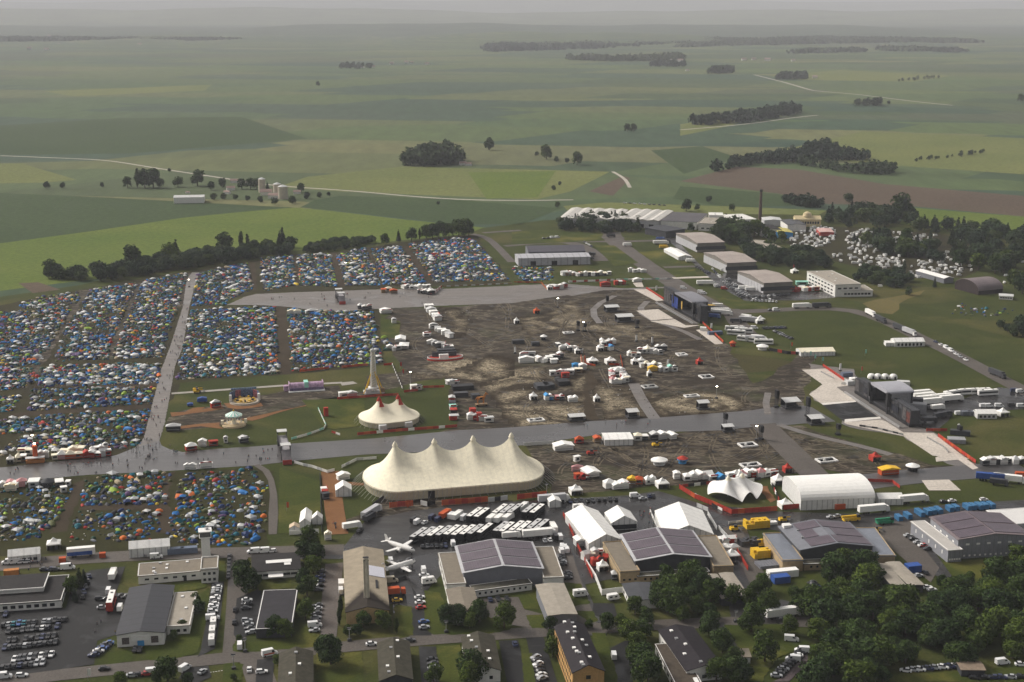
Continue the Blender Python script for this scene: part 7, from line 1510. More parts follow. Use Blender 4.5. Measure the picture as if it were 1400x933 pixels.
def swing(t):
    part('platform', MB().lathe([(.1, .9), (6.4, .9), (6.6, .3), (6.7, 0)], 28), M('ride_planks', (.46, .36, .22), .7), t)
    part('column', MB().lathe([(1.6, .9), (1.2, 3), (.9, 5), (1.4, 6.3)], 14), cream, t)
    can = MB(); n = 24
    for i in range(n):
        a0, a1 = 2*PI*i/n, 2*PI*(i+1)/n; can.add([(4.7*math.cos(a0), 4.7*math.sin(a0), 6.2), (4.7*math.cos(a1), 4.7*math.sin(a1), 6.2), (.5*math.cos(a1), .5*math.sin(a1), 8.2), (.5*math.cos(a0), .5*math.sin(a0), 8.2)], [(0, 1, 2, 3)], i % 2)
        can.add([(4.7*math.cos(a0), 4.7*math.sin(a0), 5.5), (4.7*math.cos(a1), 4.7*math.sin(a1), 5.5), (4.7*math.cos(a1), 4.7*math.sin(a1), 6.2), (4.7*math.cos(a0), 4.7*math.sin(a0), 6.2)], [(0, 1, 2, 3)], 1 - i % 2)
    part('canopy', can, [mint, pvc], t); part('finial', MB().lathe([(.5, 8.1), (.3, 8.9), (.02, 9.4)], 8), yellow, t)
    for i in range(12): a = 2*PI*i/12; part('swing_seat', MB().cyl((4.2*math.cos(a), 4.2*math.sin(a), 2.2), (4.3*math.cos(a), 4.3*math.sin(a), 5.6), .04, n=4).box(4.2*math.cos(a), 4.2*math.sin(a), 1.8, .55, .55, .5), white, t)
    for s in (-1, 1): part('booth', MB().box(s*6.4, .8, .9, 1.5, 1.4, 2.2), cream, t)
put(swing, 'swing_carousel', 'fairground ride', 'swing carousel under a mint and white striped cone roof', 'h', 550, 560, solo=True)
def whirl(t):
    part('platform', MB().lathe([(.1, 1.0), (8.6, 1.0), (8.9, 0)], 28), M('ride_floor', (.38, .34, .28), .7), t)
    part('turntable', MB().lathe([(.1, 1.9), (6.6, 1.5), (6.8, 1.05)], 28), M('ride_gold', (.48, .33, .12), .6, .8, .7, detail=8), t)
    for i in range(12): a = 2*PI*i/12; part('gondola', MB().box(5.1*math.cos(a), 5.1*math.sin(a), 1.6, 1.3, 1.0, .9, rz=a), dark if i % 2 else yellow, t)
    for i in range(7): a = PI*(.08 + .84*i/6); part('back_panel', MB().box(8.3*math.cos(a), 8.3*math.sin(a)*.8 + 1, 1, 3.6, .4, 4.6, rz=a + PI/2), [M('painted_panel', (.09, .12, .2), .6, .9, 1.1, detail=8), M('painted_panel_red', (.28, .10, .12), .6, .9, 1.1, detail=8), MATS['painted_panel']][i % 3], t)
    for s in (-1, 1): part('pay_booth', MB().box(s*8.3, -1, 1, 1.4, 1.6, 4), white, t)
    part('light_crown', MB().box(0, 8.2, 5.4, 15, .5, 1.2), M('painted_crown', (.15, .22, .32), .6, .9, 1.4, detail=8), t)
put(whirl, 'whirling_ride', 'fairground ride', 'round whirling ride with a golden turntable and painted back panels', 'h', 630, 385, solo=True)
def barrel(t):
    lil = M('lilac_print', (.38, .26, .36), .6, .5, .8, detail=8)
    pf = [(3.2*math.cos(PI*k/10), 1.2 + 3.4*math.sin(PI*k/10)) for k in range(11)]; part('barrel_roof', MB().prism(pf + [(-3.2, .4), (3.2, .4)], -10, 10, T=Matrix.Rotation(PI/2, 4, 'Z')), lil, t)
    part('front_band', MB().box(0, -3.3, .3, 20.5, .3, 1.6), M('violet_print', (.14, .11, .19), .6, .5, .8), t); part('mint_gate', MB().box(0, -.3, .3, 2.4, 6.2, 5.0), mint, t)
    for s in (-1, 1): part('end_wall', MB().box(s*10.2, 0, 0, .5, 6.6, 4.9), lil, t)
    part('entrance_hut', MB().box(-12.2, 0, 0, 2.6, 3.6, 3.2), lil, t); part('floor', MB().box(0, -1.5, 0, 22, 9, .3), pvc2, t)
put(barrel, 'fun_house', 'fairground ride', 'long lilac barrel-roofed fun house with a mint band in its middle', 'h', 1090, 290, solo=True)
put(mk_tele(yellow), 'excavator', 'machine', 'yellow folded machine beside the pale concrete strip', 'h', 275, 318, solo=True)
for x, y, s, lb in ((310, 385, 1.0, 'larger bright blue covered wagon on the funfair turf'), (220, 415, .6, 'smaller bright blue covered trailer by the wood chips')):
    put(lambda t: (part('cover', MB().prism([(-3*s, .5), (3*s, .5), (2.7*s, 2.6*s), (0, 3.1*s), (-2.7*s, 2.5*s)], -1.3, 1.3), blue, t), [link('wheel', wheel_m, t, (u*s, -1.2, .34)) for u in (-1.6, 1.6)]), 'covered_wagon', 'trailer', lb, 'h', x, y, solo=True)
def footbridge(t, L=41, w=4.6, h=5.0):
    part('deck', MB().box(0, 0, h, w, L*.62, .5), M('grating', (.27, .26, .27), .6), t)
    for s in (-1, 1):
        st = MB()
        for k in range(12): st.box(0, s*(L*.31 + .35 + k*.62), h - (k + 1)*h/12.5, w, .62, h/12.5 + .2)
        part('stairway', st, MATS['grating'], t); part('railing', MB().box(s*w/2, 0, h + .5, .12, L*.62, 1.1), steel_d, t)
        [part('end_frame', MB().box(s*w/2, e*L*.3, 0, .5, 1, h + 3.2), steel_d, t) for e in (-1, 1)]
    for y in (-L*.29, 0, L*.29): part('pier', MB().box(0, y, 0, w*.9, .8, h), steel_d, t)
    part('gate_roof', MB().box(0, L*.3, h + 3.2, w + .6, 5, .3), pvc2, t); part('gate_roof', MB().box(0, -L*.3, h + 3.2, w + .6, 5, .3), pvc2, t); part('red_panel', MB().box(0, -L*.31 - 7.9, 0, w, .3, 2.4), red, t)
put(footbridge, 'footbridge', 'bridge', 'grey scaffold stair bridge with a red foot, spanning the runway', 'h', 925, 765, PI*0, solo=True)
put(lambda t: footbridge(t, 26, 5, 4.5), 'footbridge', 'bridge', 'scaffold stair bridge with a red wall on the far paved strip', 'E', 460, 445, solo=True)
def slide(t):
    part('shaft', MB().lathe([(1.3, 0), (1.2, 7), (1.5, 7.4), (1.2, 8.4), (.1, 9)], 14), orange, t); part('lamp', MB().lathe([(.01, 9), (.5, 9.3), (.4, 9.8), (.01, 10)], 10), lampm, t); part('counter', MB().box(0, -2, 0, 9, 3, 1.6), wood_o, t); part('roof', MB().box(0, -2.2, 2.6, 9.5, 3.4, .25), pvc2, t)
put(slide, 'slide_tower', 'tower', 'orange round tower with a bright lamp over a stall row', 'a', 285, 415, solo=True)
def horse(t):
    V = [(-1.9, 0, 3.6), (-.6, 0, 3.5), (.9, 0, 3.6), (1.7, 0, 3.9), (2.3, 0, 5.0), (2.8, 0, 6.1), (3.6, 0, 5.7), (4.2, 0, 5.2), (-2.3, 0, 3.9), (-3.2, 0, 3.2), (-3.4, 0, 2.2)]; E = [(0, 1), (1, 2), (2, 3), (3, 4), (4, 5), (5, 6), (6, 7), (0, 8), (8, 9), (9, 10)]; Rr = [.95, .95, 1.0, .85, .6, .5, .42, .3, .6, .22, .14]
    for bx, j in ((-1.9, 0), (1.3, 2)):
        for s in (-1, 1):
            k = len(V); V += [(bx - .1, s*.6, 2.4), (bx - (.35 if bx < 0 else -.15), s*.62, 1.3), (bx, s*.62, .1)]; E += [(j, k), (k, k+1), (k+1, k+2)]; Rr += [.5, .28, .3]
    for s in (-1, 1): k = len(V); V.append((2.7, s*.25, 6.9)); E.append((5, k)); Rr.append(.16)
    me = bpy.data.meshes.new('horse'); me.from_pydata(V, E, []); o = bpy.data.objects.new('horse', me); COL.objects.link(o); o.modifiers.new('skin', 'SKIN')
    for sv, r in zip(me.skin_vertices[0].data, Rr): sv.radius = (r, r)
    me.skin_vertices[0].data[0].use_root = True
    o.modifiers.new('sub', 'SUBSURF').levels = 1; bpy.context.view_layer.update()
    m2 = bpy.data.meshes.new_from_object(o.evaluated_get(bpy.context.evaluated_depsgraph_get())); COL.objects.unlink(o); bpy.data.objects.remove(o); m2.materials.clear(); m2.materials.append(wood_o)
    b = part('body', m2, None, t, loc=(0, 0, 1.3)); part('mane', MB().prism([(1.4, 4.9), (2.2, 6.3), (2.7, 7.4), (2.3, 7.6), (1.2, 6.2)], -.2, .2, T=Matrix.Translation((0, 0, .2))), wood, t); part('hatch', MB().box(-.3, -1.02, 4.3, 1.6, .15, 1.0), dark, t)
    part('plinth', MB().box(0, 0, .5, 7, 3, .8), wood, t)
    for x in (-2.6, 2.6):
        for s in (-1.5, 1.5): link('wheel', wheel_b, t, (x, s, .5))
put(horse, 'horse_sculpture', 'sculpture', 'giant orange timber horse on wheels among dark stalls', 'J', 1232, 222, solo=True)
for cr, x, y, w, d, h, m in [('J', 1185, 290, 3.4, 3.4, 6, red), ('J', 1220, 300, 3, 3.4, 4.5, red), ('h', 1240, 490, 2.4, 2.4, 5, red), ('E', 1210, 0, 1, 1, 1, red)][:3]: put(mk_container(w, d, h, m), 'red_tower', 'tower', 'upright red box tower', cr, x, y, group='red box towers', noun='tower')
# ------------------------------------------------------------------ aeroplanes
def plane(t):
    fu = MB(); fu.add(*(lambda S: ([(x, r*math.cos(2*PI*k/12), 2.2 + zc + r*math.sin(2*PI*k/12)) for x, r, zc in S for k in range(12)], [(i*12+k, i*12+(k+1) % 12, (i+1)*12+(k+1) % 12, (i+1)*12+k) for i in range(len(S)-1) for k in range(12)]))([(8.4, .05, -.2), (7.9, .5, -.1), (6.6, .95, 0), (4, 1.15, 0), (-3, 1.15, 0), (-6, .8, .3), (-8.6, .2, .75)]))
    part('fuselage', fu, white, t, smooth=True); part('cockpit_window', MB().box(6.9, 0, 2.75, .7, 1.3, .35, tx=.6, ty=.8), glass, t)
    for s in (-1, 1):
        part('wing', MB().add([(1.6, s*1.0, 1.7), (-.8, s*1.0, 1.7), (-1.2, s*8.2, 2.1), (.1, s*8.2, 2.1), (1.5, s*1.0, 2.0), (-.8, s*1.0, 1.95), (-1.2, s*8.2, 2.25), (.1, s*8.2, 2.28)], [(0, 1, 2, 3), (7, 6, 5, 4), (0, 3, 7, 4), (3, 2, 6, 7), (2, 1, 5, 6)]), white, t)
        part('engine', MB().cyl((2.2, s*2.9, 1.7), (-.6, s*2.9, 1.7), .55, .4, 10), white, t)
        part('tailplane', MB().add([(-6.9, s*.3, 3.0), (-8.4, s*.3, 3.0), (-8.8, s*3.1, 3.15), (-8.0, s*3.1, 3.15)], [(0, 1, 2, 3)]), white, t)
        link('wheel', wheel_b, t, (.3, s*2.4, .5))
    part('fin', MB().prism([(-6.2, 3.0), (-8.4, 3.0), (-9.2, 5.6), (-8.2, 5.6)], -.12, .12), white, t); link('wheel', wheel_m, t, (6.5, 0, .33)); part('strut', MB().cyl((6.5, 0, .3), (6.5, 0, 1.5), .1).cyl((.3, 2.4, .5), (.3, 2.9, 1.5), .12).cyl((.3, -2.4, .5), (.3, -2.9, 1.5), .12), steel, t)
put(plane, 'aeroplane', 'aeroplane', 'white twin-engined aeroplane nearer the coaches, nose pointing down the yard', 'n', 1295, 65, aim((527, 745), (566, 757)) - RUN, solo=True)
put(plane, 'aeroplane', 'aeroplane', 'white twin-engined aeroplane beside the sooty hall, nose pointing up the yard', 'n', 1290, 190, aim((529, 783), (563, 772)) - RUN, solo=True)
# ------------------------------------------------------------------ barriers: each run a thing, each panel a part
def fence(s, mats, label, h=2.0, step=3.4, cat='fence', name='banner_fence'):
    h *= .78; P = [Vector(p) for p in XG(s)]; t = thing(name, label, cat, (P[0].x, P[0].y, GZ - .05)); pm = {}; k = 0
    for a, b in zip(P, P[1:]):
        n = max(1, round((b - a).length / step)); ln = (b - a).length / n; ang = math.atan2((b-a).y, (b-a).x)
        for i in range(n):
            m = mats[k % len(mats)]; k += 1
            if m is None: continue
            key = (m.name, round(ln, 1)); 
            if key not in pm: pm[key] = MB().box(0, 0, .12, ln*.97, .12, h).box(-ln*.48, 0, 0, .12, .4, h + .1).mesh('panel', m)
            c = a.lerp(b, (i + .5)/n); link('panel', pm[key], t, (c.x - P[0].x, c.y - P[0].y, 0), ang)
FN = [('b -20 215 25 200', [orange, red], 'orange banner fence ending at the four-peaked tent foot', 2.6), ('b 275 200 665 168', [orange, red], 'long orange-red banner fence between coaches and the big tent', 3.4), ('b 672 172 775 160 835 150', [pvc2, dark], 'grey and dark screen fence between two orange runs', 3), ('b 95 195 150 207 220 190', [pvc, dark], 'short bent white and black screen by the coach park', 3), ('b 915 150 1165 122', [red, orange], 'orange-red banner fence at the big tent corner', 3.4),
 ('J 730 782 860 770', [orange, red], 'short orange-red fence below the big tent door', 3.4), ('J 445 188 780 165', [red, orange, red], 'orange-red fence behind the twin-peaked tent', 1.8), ('J 810 150 885 142', [red], 'short orange fence by the lamp post', 1.8), ('J 555 384 800 362 1100 340', [red, orange, red, pvc, red], 'long red banner fence along the runway below the twin-peaked tent', 2), ('J 915 126 1030 122', [red, orange], 'orange fence beyond the timber horse', 1.8), ('J 415 370 460 385', [red, pvc], 'short red and white barrier on the runway edge', 1.5),
 ('i 80 345 110 400 150 500 200 600 240 690', [red], 'red fence climbing the alley beside the frame tent', 2.4), ('i 205 612 260 700 290 780 405 766', [pvc], 'white screen fence round the small lawn', 3.2), ('i 715 197 800 250 900 290 1000 336 1250 318', [red, red, red, orange, red], 'red banner fence curving below the star canopy', 3), ('i 1285 312 1372 304', [red, red, pvc], 'red fence below the small pagoda', 3), ('i 730 190 930 168 1090 160 1160 150', [red, dark, pvc, dark], 'red and white pennant fence behind the star canopy', 2), ('i 1215 170 1245 235 1260 270', [pvc, dark, dark, red], 'white and dark side fence of the star canopy garden', 2.4), ('i 800 235 880 280 950 320', [pvc, dark, dark], 'white pennant fence inside the red one', 1.6),
 ('i 1030 545 1090 645', [red], 'red fence beside the twin-roofed sheds', 2.6), ('i 810 296 872 322', [pvc2], 'grey screen at the top of the longest frame tent', 2.6), ('i 870 340 920 425', [pvc2], 'grey screen beside the longest frame tent', 2.6), ('i 930 420 982 478', [pvc2], 'grey screen lower beside the longest frame tent', 2.6), ('i 985 388 1070 378 1250 372', [pvc2, pvc], 'pale low wall before the yellow crates', 1.2), ('i 555 325 600 430', [pvc, pvc2], 'white fence between the frame tents', 2),
 ('L 300 247 415 325', [red], 'red barrier at the upper end of the main stage floor', 2.2), ('L 930 632 1135 778', [red, red, orange], 'long red barrier along the lower main stage floor', 2.4), ('L 865 602 980 602', [red, orange], 'red barrier behind the main stage end', 2), ('L 545 878 680 884 720 915', [red], 'red fence by the arched hall road', 2), ('L 400 345 480 345', [pvc, steel], 'pale fence at the stage ramp', 1.6), ('L 500 575 600 590 740 625', [steel_d, steel], 'grey crush barrier over the floor panels', 1.3), ('L 870 640 960 690 985 720', [steel], 'thin steel barrier on the lower floor panels', 1.2), ('L 290 280 360 315', [steel], 'thin steel barrier on the upper floor panels', 1.2),
 ('F 735 502 830 562', [red], 'red barrier left of nothing', 2), ('F 1040 690 1155 797', [red, red, orange], 'red barrier down the side of the second stage floor', 2), ('E 240 838 400 820', [orange, red], 'orange fence along the camp edge by the lane', 1.8), ('E 470 815 612 802', [orange, red], 'orange fence along the camp edge by the ride tower', 1.8), ('E 700 803 748 798', [red], 'short orange fence on the turf past the ride tower', 1.8), ('E 975 410 1015 378', [red, pvc], 'red and white barrier on the far strip', 3), ('F 310 468 560 458', [pvc, red, pvc], 'white and red barrier line on the far strip', 2), ('F 570 455 870 450', [pvc, steel, mint, pvc], 'white barrier line leading to the taxiway', 1.6), ('E 1020 372 1400 355', [wood, pvc2], 'brown barrier line below the far camp', 1.2), ('F 10 468 160 470 190 505', [wood_o, red], 'orange barrier round the paved corner', 1.4),
 ('e 572 265 584 345', [orange], 'orange wall on the outer side of the first twin pagoda', 1.8), ('e 868 265 884 345', [orange], 'orange wall on the outer side of the second twin pagoda', 1.8), ('e 600 322 680 338', [orange, red], 'orange wall before the first twin pagoda', 1.6), ('e 780 330 862 332', [orange, red], 'orange wall before the second twin pagoda', 1.6), ('e 600 268 604 320', [orange], 'inner orange wall by the first twin pagoda', 1.6),
 ('J 195 408 280 385 370 352 382 332 340 240', [mint, pvc, pvc], 'mint and white barrier bending across the funfair turf', 1.5), ('J 210 537 260 552 310 562 390 590 430 580', [pvc, pvc, pvc2], 'white barrier from the stair bridge to the wood-chip walk', 1.8), ('J 470 562 550 522 660 514', [pvc, pvc2, pvc], 'white barrier from the wood-chip walk to the big tent', 1.8), ('K 65 722 230 712', [pvc2], 'pale grey screen along the runway beyond the big tent', 2.4), ('J 640 770 700 730 720 700', [steel_d], 'dark fence at the big tent foot', 2), ('J 745 0 800 130', [pvc, dark], 'black and white barrier beyond the ride tower', 1.6), ('g 1050 548 1180 575 1285 582', [dark, dark, red], 'dark and red wall behind the far turf', 2.6), ('O 182 90 345 80', [pvc], 'white screen behind the red-banded tent', 2.6), ('J 350 600 360 925', [steel_d], 'dark mesh fence along the near camp path', 1.4), ('n 1280 255 1330 240 1400 300', [steel_d], 'dark fence by the aeroplane yard', 1.5)]
for s, m, lb, h in FN: fence(s, m, lb.replace('left of nothing', 'at the upper end of the second stage floor'), h)
# ------------------------------------------------------------------ crates, containers and machines of the working yards
put(mk_crates(9, 4, 3, yellow, 1.25), 'crate_stack', 'crates', 'large stack of yellow crates by the low pale wall', 'i', 1140, 400, solo=True); put(mk_crates(6, 4, 3, yellow, 1.25), 'crate_stack', 'crates', 'lower stack of yellow crates against the blue-grey wing', 'i', 1162, 562, solo=True)
put(mk_crates(2, 2, 2, yellow, 1.3), 'crate_stack', 'crates', 'four yellow crates set apart beside the wing corner', 'i', 1163, 500, solo=True); put(mk_crates(7, 4, 2, steel_d, 1.3), 'crate_stack', 'crates', 'dark racks between the two yellow stacks', 'i', 1100, 495, solo=True); put(mk_crates(7, 5, 1, clad, 1.3), 'crate_stack', 'crates', 'grey racks below the yellow stack', 'i', 1200, 612, solo=True); put(mk_crates(4, 2, 1, pvc, 1.3), 'crate_stack', 'crates', 'low white crates beside the yellow stack', 'i', 1222, 385, solo=True)
put(mk_container(13, 3.5, 3, pvc), 'container', 'container', 'long white container by the blue covered boxes', 'i', 1278, 675, solo=True); put(mk_container(7, 4, 2.8, blue), 'container', 'container', 'dark blue covered boxes before the white container', 'i', 1268, 705, solo=True)
BC = aim((1233, 707), (1245, 695))
for k, (x, y, l) in enumerate([(652, 165, 7), (708, 152, 9), (745, 148, 6), (768, 144, 6), (795, 140, 7), (848, 132, 6), (875, 128, 6), (930, 124, 7), (955, 122, 6), (985, 120, 7), (1010, 118, 6), (1040, 116, 7), (610, 175, 6)]):
    put(mk_container(l*.75, 2.2, 2.2, M('skip_blue', (.045, .15, .29), .5, .15, .8)), 'container', 'container', 'bright blue waste container', 'Q', x, y, aim((1241, 712), (1254, 697)) - RUN + .75, 'blue waste containers', noun='container', lms=['the grey metal hall', 'the arched white event hall'])
put(mk_container(6, 4, 3, blue), 'container', 'container', 'blue container with a pale lid by the sheds', 'Q', 676, 415, solo=True); put(mk_container(7, 2.6, 2.6, M('slate_blue', (.12, .15, .21), .5)), 'container', 'container', 'slate blue container next to the camp marquee', 'M', 962, 190, solo=True); put(mk_container(7, 2.6, 2.6, M('slate_blue', (.12, .15, .21), .5)), 'container', 'container', 'slate blue container closest to the lookout tower', 'M', 1035, 185, solo=True)
put(mk_container(5, 2.6, 2.4, orange), 'container', 'container', 'orange skip before the arched hall', 'p', 765, 498, solo=True); put(mk_container(6, 2.4, 2.2, wood_o), 'container', 'container', 'orange-brown skip by the site office', 'j', 75, 215, solo=True); put(mk_container(2.8, 2.2, 2, orange), 'container', 'container', 'small orange skip by the blue and white trailer', 'j', 400, 135, solo=True); put(mk_container(2.6, 2, 2, orange), 'container', 'container', 'small orange cabin on the camp road verge', 'j', 655, 105, solo=True)
put(lambda t: (part('body', MB().box(0, 0, .9, 11.5, 2.6, 3.0), white, t), part('blue_flank', MB().box(-.5, -.03, .95, 10.4, 2.62, 1.7), blue, t), part('roof', MB().box(0, 0, 3.9, 11.6, 2.7, .2), pvc, t), [link('wheel', wheel_b, t, (u, v, .5)) for u in (-3.5, -2.3, 3.8) for v in (-1, 1)]), 'show_trailer', 'trailer', 'blue and white exhibition trailer at the camp edge', 'M', 445, 205, solo=True)
put(mk_truckcrane(yellow), 'mobile_crane', 'machine', 'yellow wheeled crane behind the panelled hall', 'p', 848, 588, solo=True); put(mk_truckcrane(green), 'mobile_crane', 'machine', 'green tank lorry on the wet yard', 'Q', 545, 195, solo=True)
for x, y, cr in ((25, 655, 'p'), (370, 590, 'p'), (1020, 668, 'p'), (270, 320 - 15, 'h'), (1210, 65, 'o')): put(mk_tele(yellow), 'forklift', 'machine', 'yellow lifting machine', cr, x, y, group='yellow lifting machines', noun='machine', lms=FEST + ['the swing carousel'])
for cr, x, y in (('o', 690, 130), ('o', 625, 330)): put(mk_tele(red), 'lifting_platform', 'machine', 'red lifting platform', cr, x, y, group='red lifting platforms', noun='platform')
put(lambda t: (part('bed', MB().box(-.8, 0, .9, 6, 2.5, .4), steel_d, t), part('cover', MB().box(-1.2, 0, 1.3, 5, 2.5, 2.3, tx=.96), orange, t), part('cab', MB().box(2.8, 0, .8, 1.8, 2.3, 2.2, tx=.85), orange, t), [link('wheel', wheel_b, t, (u, v, .5)) for u in (-2.5, 2.6) for v in (-1, 1)]), 'covered_lorry', 'lorry', 'orange covered lorry by the sooty hall', 'n', 1270, 350, solo=True)
# ------------------------------------------------------------------ vehicles
for k in ('car', 'estate'):
    for c in PAINTS:
        pass
SHADES = ['car:black', 'car:dark grey', 'car:silver', 'estate:black', 'car:black', 'estate:silver', 'car:white', 'estate:dark grey', 'car:navy', 'car:dark grey', 'car:black', 'estate:black', 'car:black']; DARKS = ['car:black', 'estate:black', 'car:dark grey', 'car:navy']; LIGHTS = ['car:white', 'estate:white', 'car:silver', 'van:white']
LOT = ['the red double-decker bus', 'the dark-roofed white hall', 'the lookout tower office', 'the blue and white trailer']; STR = ['the sooty-roofed hall', 'the ochre brick block', 'the two white aeroplanes', 'the dark-roofed white hall', 'the lookout tower office']
EAST = ['the grey metal hall', 'the ochre brick block', 'the star-shaped canopy', 'the arched white event hall']; NORTH = ['the long white office block', 'the dark-sided second stage', 'the factory chimney', 'the dark arched shed', 'the wide main stage']
bayhead = aim((60, 880), (64.7, 870.4))
for s, n in (('j 10 545 430 508', 13), ('j 5 592 385 552', 12), ('j 40 648 365 612', 9), ('j 15 692 375 652', 11), ('j 40 772 345 732', 9), ('j 0 818 330 780', 9), ('j 10 480 330 458', 5)):
    row(s, n, SHADES + (['car:teal', 'car:blue'] if n == 13 else []), bayhead, LOT, 'cars in the wet car park', skip=.14 if n > 5 else .4)
row('j 575 215 520 385', 5, DARKS + ['car:navy'], bayhead + .3, LOT, 'cars along the tree side'); row('j 590 745 700 655', 7, ['car:navy', 'car:blue', 'car:black', 'car:white', 'car:black', 'car:silver', 'car:dark grey'], RUN, LOT, 'cars beside the white hall'); row('j 850 700 905 705', 2, DARKS, bayhead, LOT, 'cars on the hall forecourt')
row('j 620 375 690 380', 2, DARKS, RUN, LOT, 'cars near the red bus'); row('j 770 355 815 365', 2, DARKS, RUN + .3, LOT, 'cars near the red bus')
vehicle('coach:red-w', 152.5, 829, bayhead + .05, LOT, 'the red bus', z=GZ); vehicle('boxtruck:white', 154.5, 791, bayhead, LOT, 'lorries'); vehicle('van:white', 164.5, 834, bayhead, LOT, 'vans in the car park'); vehicle('van:white', 149, 811, bayhead, LOT, 'vans in the car park'); vehicle('car:silver', 140, 833, RUN, LOT, 'cars near the red bus')
ST = aim((60, 925), (200, 912))
for k, x, y in (('car:black', 143, 917), ('estate:white', 30, 926), ('van:white', 6, 928), ('car:silver', 181, 926), ('car:black', 190, 925), ('car:red', 201, 924), ('van:white', 210, 922), ('van:white', 253, 917), ('car:silver', 277, 921), ('car:dark grey', 560.5, 878), ('car:white', 508, 883)): vehicle(k, x, y, ST if x < 240 or x > 280 else ST + .9, LOT + STR, 'cars along the street')
row('n 130 285 95 468', 12, ['car:white', 'car:silver', 'estate:white', 'car:white', 'car:dark grey', 'car:black', 'van:white'], RUN, STR, 'cars in the strip beside the lane'); vehicle('van:white', 291, 848, RUN, STR, 'vans beside the lane')
ln = aim((291, 882), (293, 856)); vehicle('motorhome', 292, 856, ln, STR, 'campers beside the lane'); vehicle('motorhome', 290.5, 868, ln, STR, 'campers beside the lane'); vehicle('motorhome', 289.5, 880, ln, STR, 'campers beside the lane')
row('n 205 90 198 245', 6, DARKS, ln, STR, 'dark cars along the lane'); vehicle('car:black', 321.5, 836, ln, STR, 'cars driving the lane'); vehicle('car:black', 320.5, 853, ln, STR, 'cars driving the lane')
row('n 318 372 310 450', 3, ['car:dark grey', 'car:dark grey', 'car:white'], RUN, STR, 'cars beside the flat shed'); row('n 312 505 345 605', 4, ['car:silver', 'car:dark grey', 'estate:silver', 'car:black'], RUN, STR, 'cars beside the flat shed'); vehicle('van:white', 328, 886, ln, STR, 'vans beside the lane'); vehicle('van:white', 359, 864, ln, STR, 'vans beside the lane')
vehicle('ambulance', 369, 897, RUN + .25, STR, 'the ambulance', 'white and orange ambulance on the street')
vehicle('car:white', 341, 918, ln, STR, 'cars at the crossing'); vehicle('estate:white', 358, 921, RUN, STR, 'cars at the crossing'); row('n 330 80 500 72', 3, ['estate:white', 'van:white', 'car:silver'], RUN, STR, 'cars on the camp road'); vehicle('van:white', 214, 764, RUN, LOT, 'vans on the camp road'); vehicle('minibus:white', 93, 779, RUN, LOT, 'vans on the camp road')
row('j 30 150 190 140', 4, LIGHTS, RUN, LOT, 'cars before the entrance tent'); row('j 270 190 370 190', 3, DARKS, RUN, LOT, 'dark cars at the entrance')
row('n 792 190 768 335', 5, DARKS + ['car:blue'], RUN, STR, 'cars along the pale strip'); row('n 768 405 745 592', 7, LIGHTS + ['car:dark grey'], RUN, STR, 'white cars along the pale strip'); vehicle('van:white', 466, 811, ln, STR, 'vans beside the sooty hall'); vehicle('van:white', 534, 770, ln, STR, 'vans by the aeroplanes'); vehicle('car:dark grey', 561, 768, RUN, STR, 'cars by the aeroplanes'); vehicle('car:black', 549, 771, RUN, STR, 'cars by the aeroplanes'); vehicle('minibus:beige', 535, 797, RUN, STR, 'vans by the sooty hall'); vehicle('car:yellow', 543, 823, RUN, STR, 'the yellow car')
for k, x, y in (('car:white', 895, 436), ('car:white', 898, 464), ('car:red', 901, 492), ('car:blue', 918, 570), ('car:silver', 920, 600)): vehicle(k, 350 + x/4, 710 + y/4, RUN + .1, STR, 'cars along the yard edge')
row('O 962 765 976 855', 4, ['car:black', 'car:dark grey', 'car:silver'], RUN, STR, 'cars in the small lot'); row('k 708 742 758 895', 7, ['car:dark grey', 'car:white', 'car:white', 'car:black', 'car:white', 'car:silver'], RUN + .35, STR, 'cars by the brick block'); row('k 400 385 550 378', 3, DARKS, ln, STR, 'cars behind the trees'); vehicle('car:navy', 704, 883, ln, STR, 'cars in the small lot')
vehicle('van:white', 839, 900, ln - .15, EAST, 'vans on the lawn'); vehicle('motorhome', 794, 816, RUN, EAST, 'campers on the lawns'); vehicle('caravan', 838, 821, RUN + .1, EAST, 'campers on the lawns'); vehicle('car:black', 795, 811, RUN, EAST, 'cars by the campers')
row('k 868 62 908 55', 2, ['van:white'], ln - .2, EAST, 'vans beside the solar hall'); row('k 870 98 882 165', 5, ['car:black', 'car:black', 'car:silver', 'car:dark grey'], RUN, EAST, 'cars beside the solar hall'); row('k 908 205 918 255', 3, ['car:black', 'car:black', 'car:dark grey'], RUN, EAST, 'cars beside the solar hall')
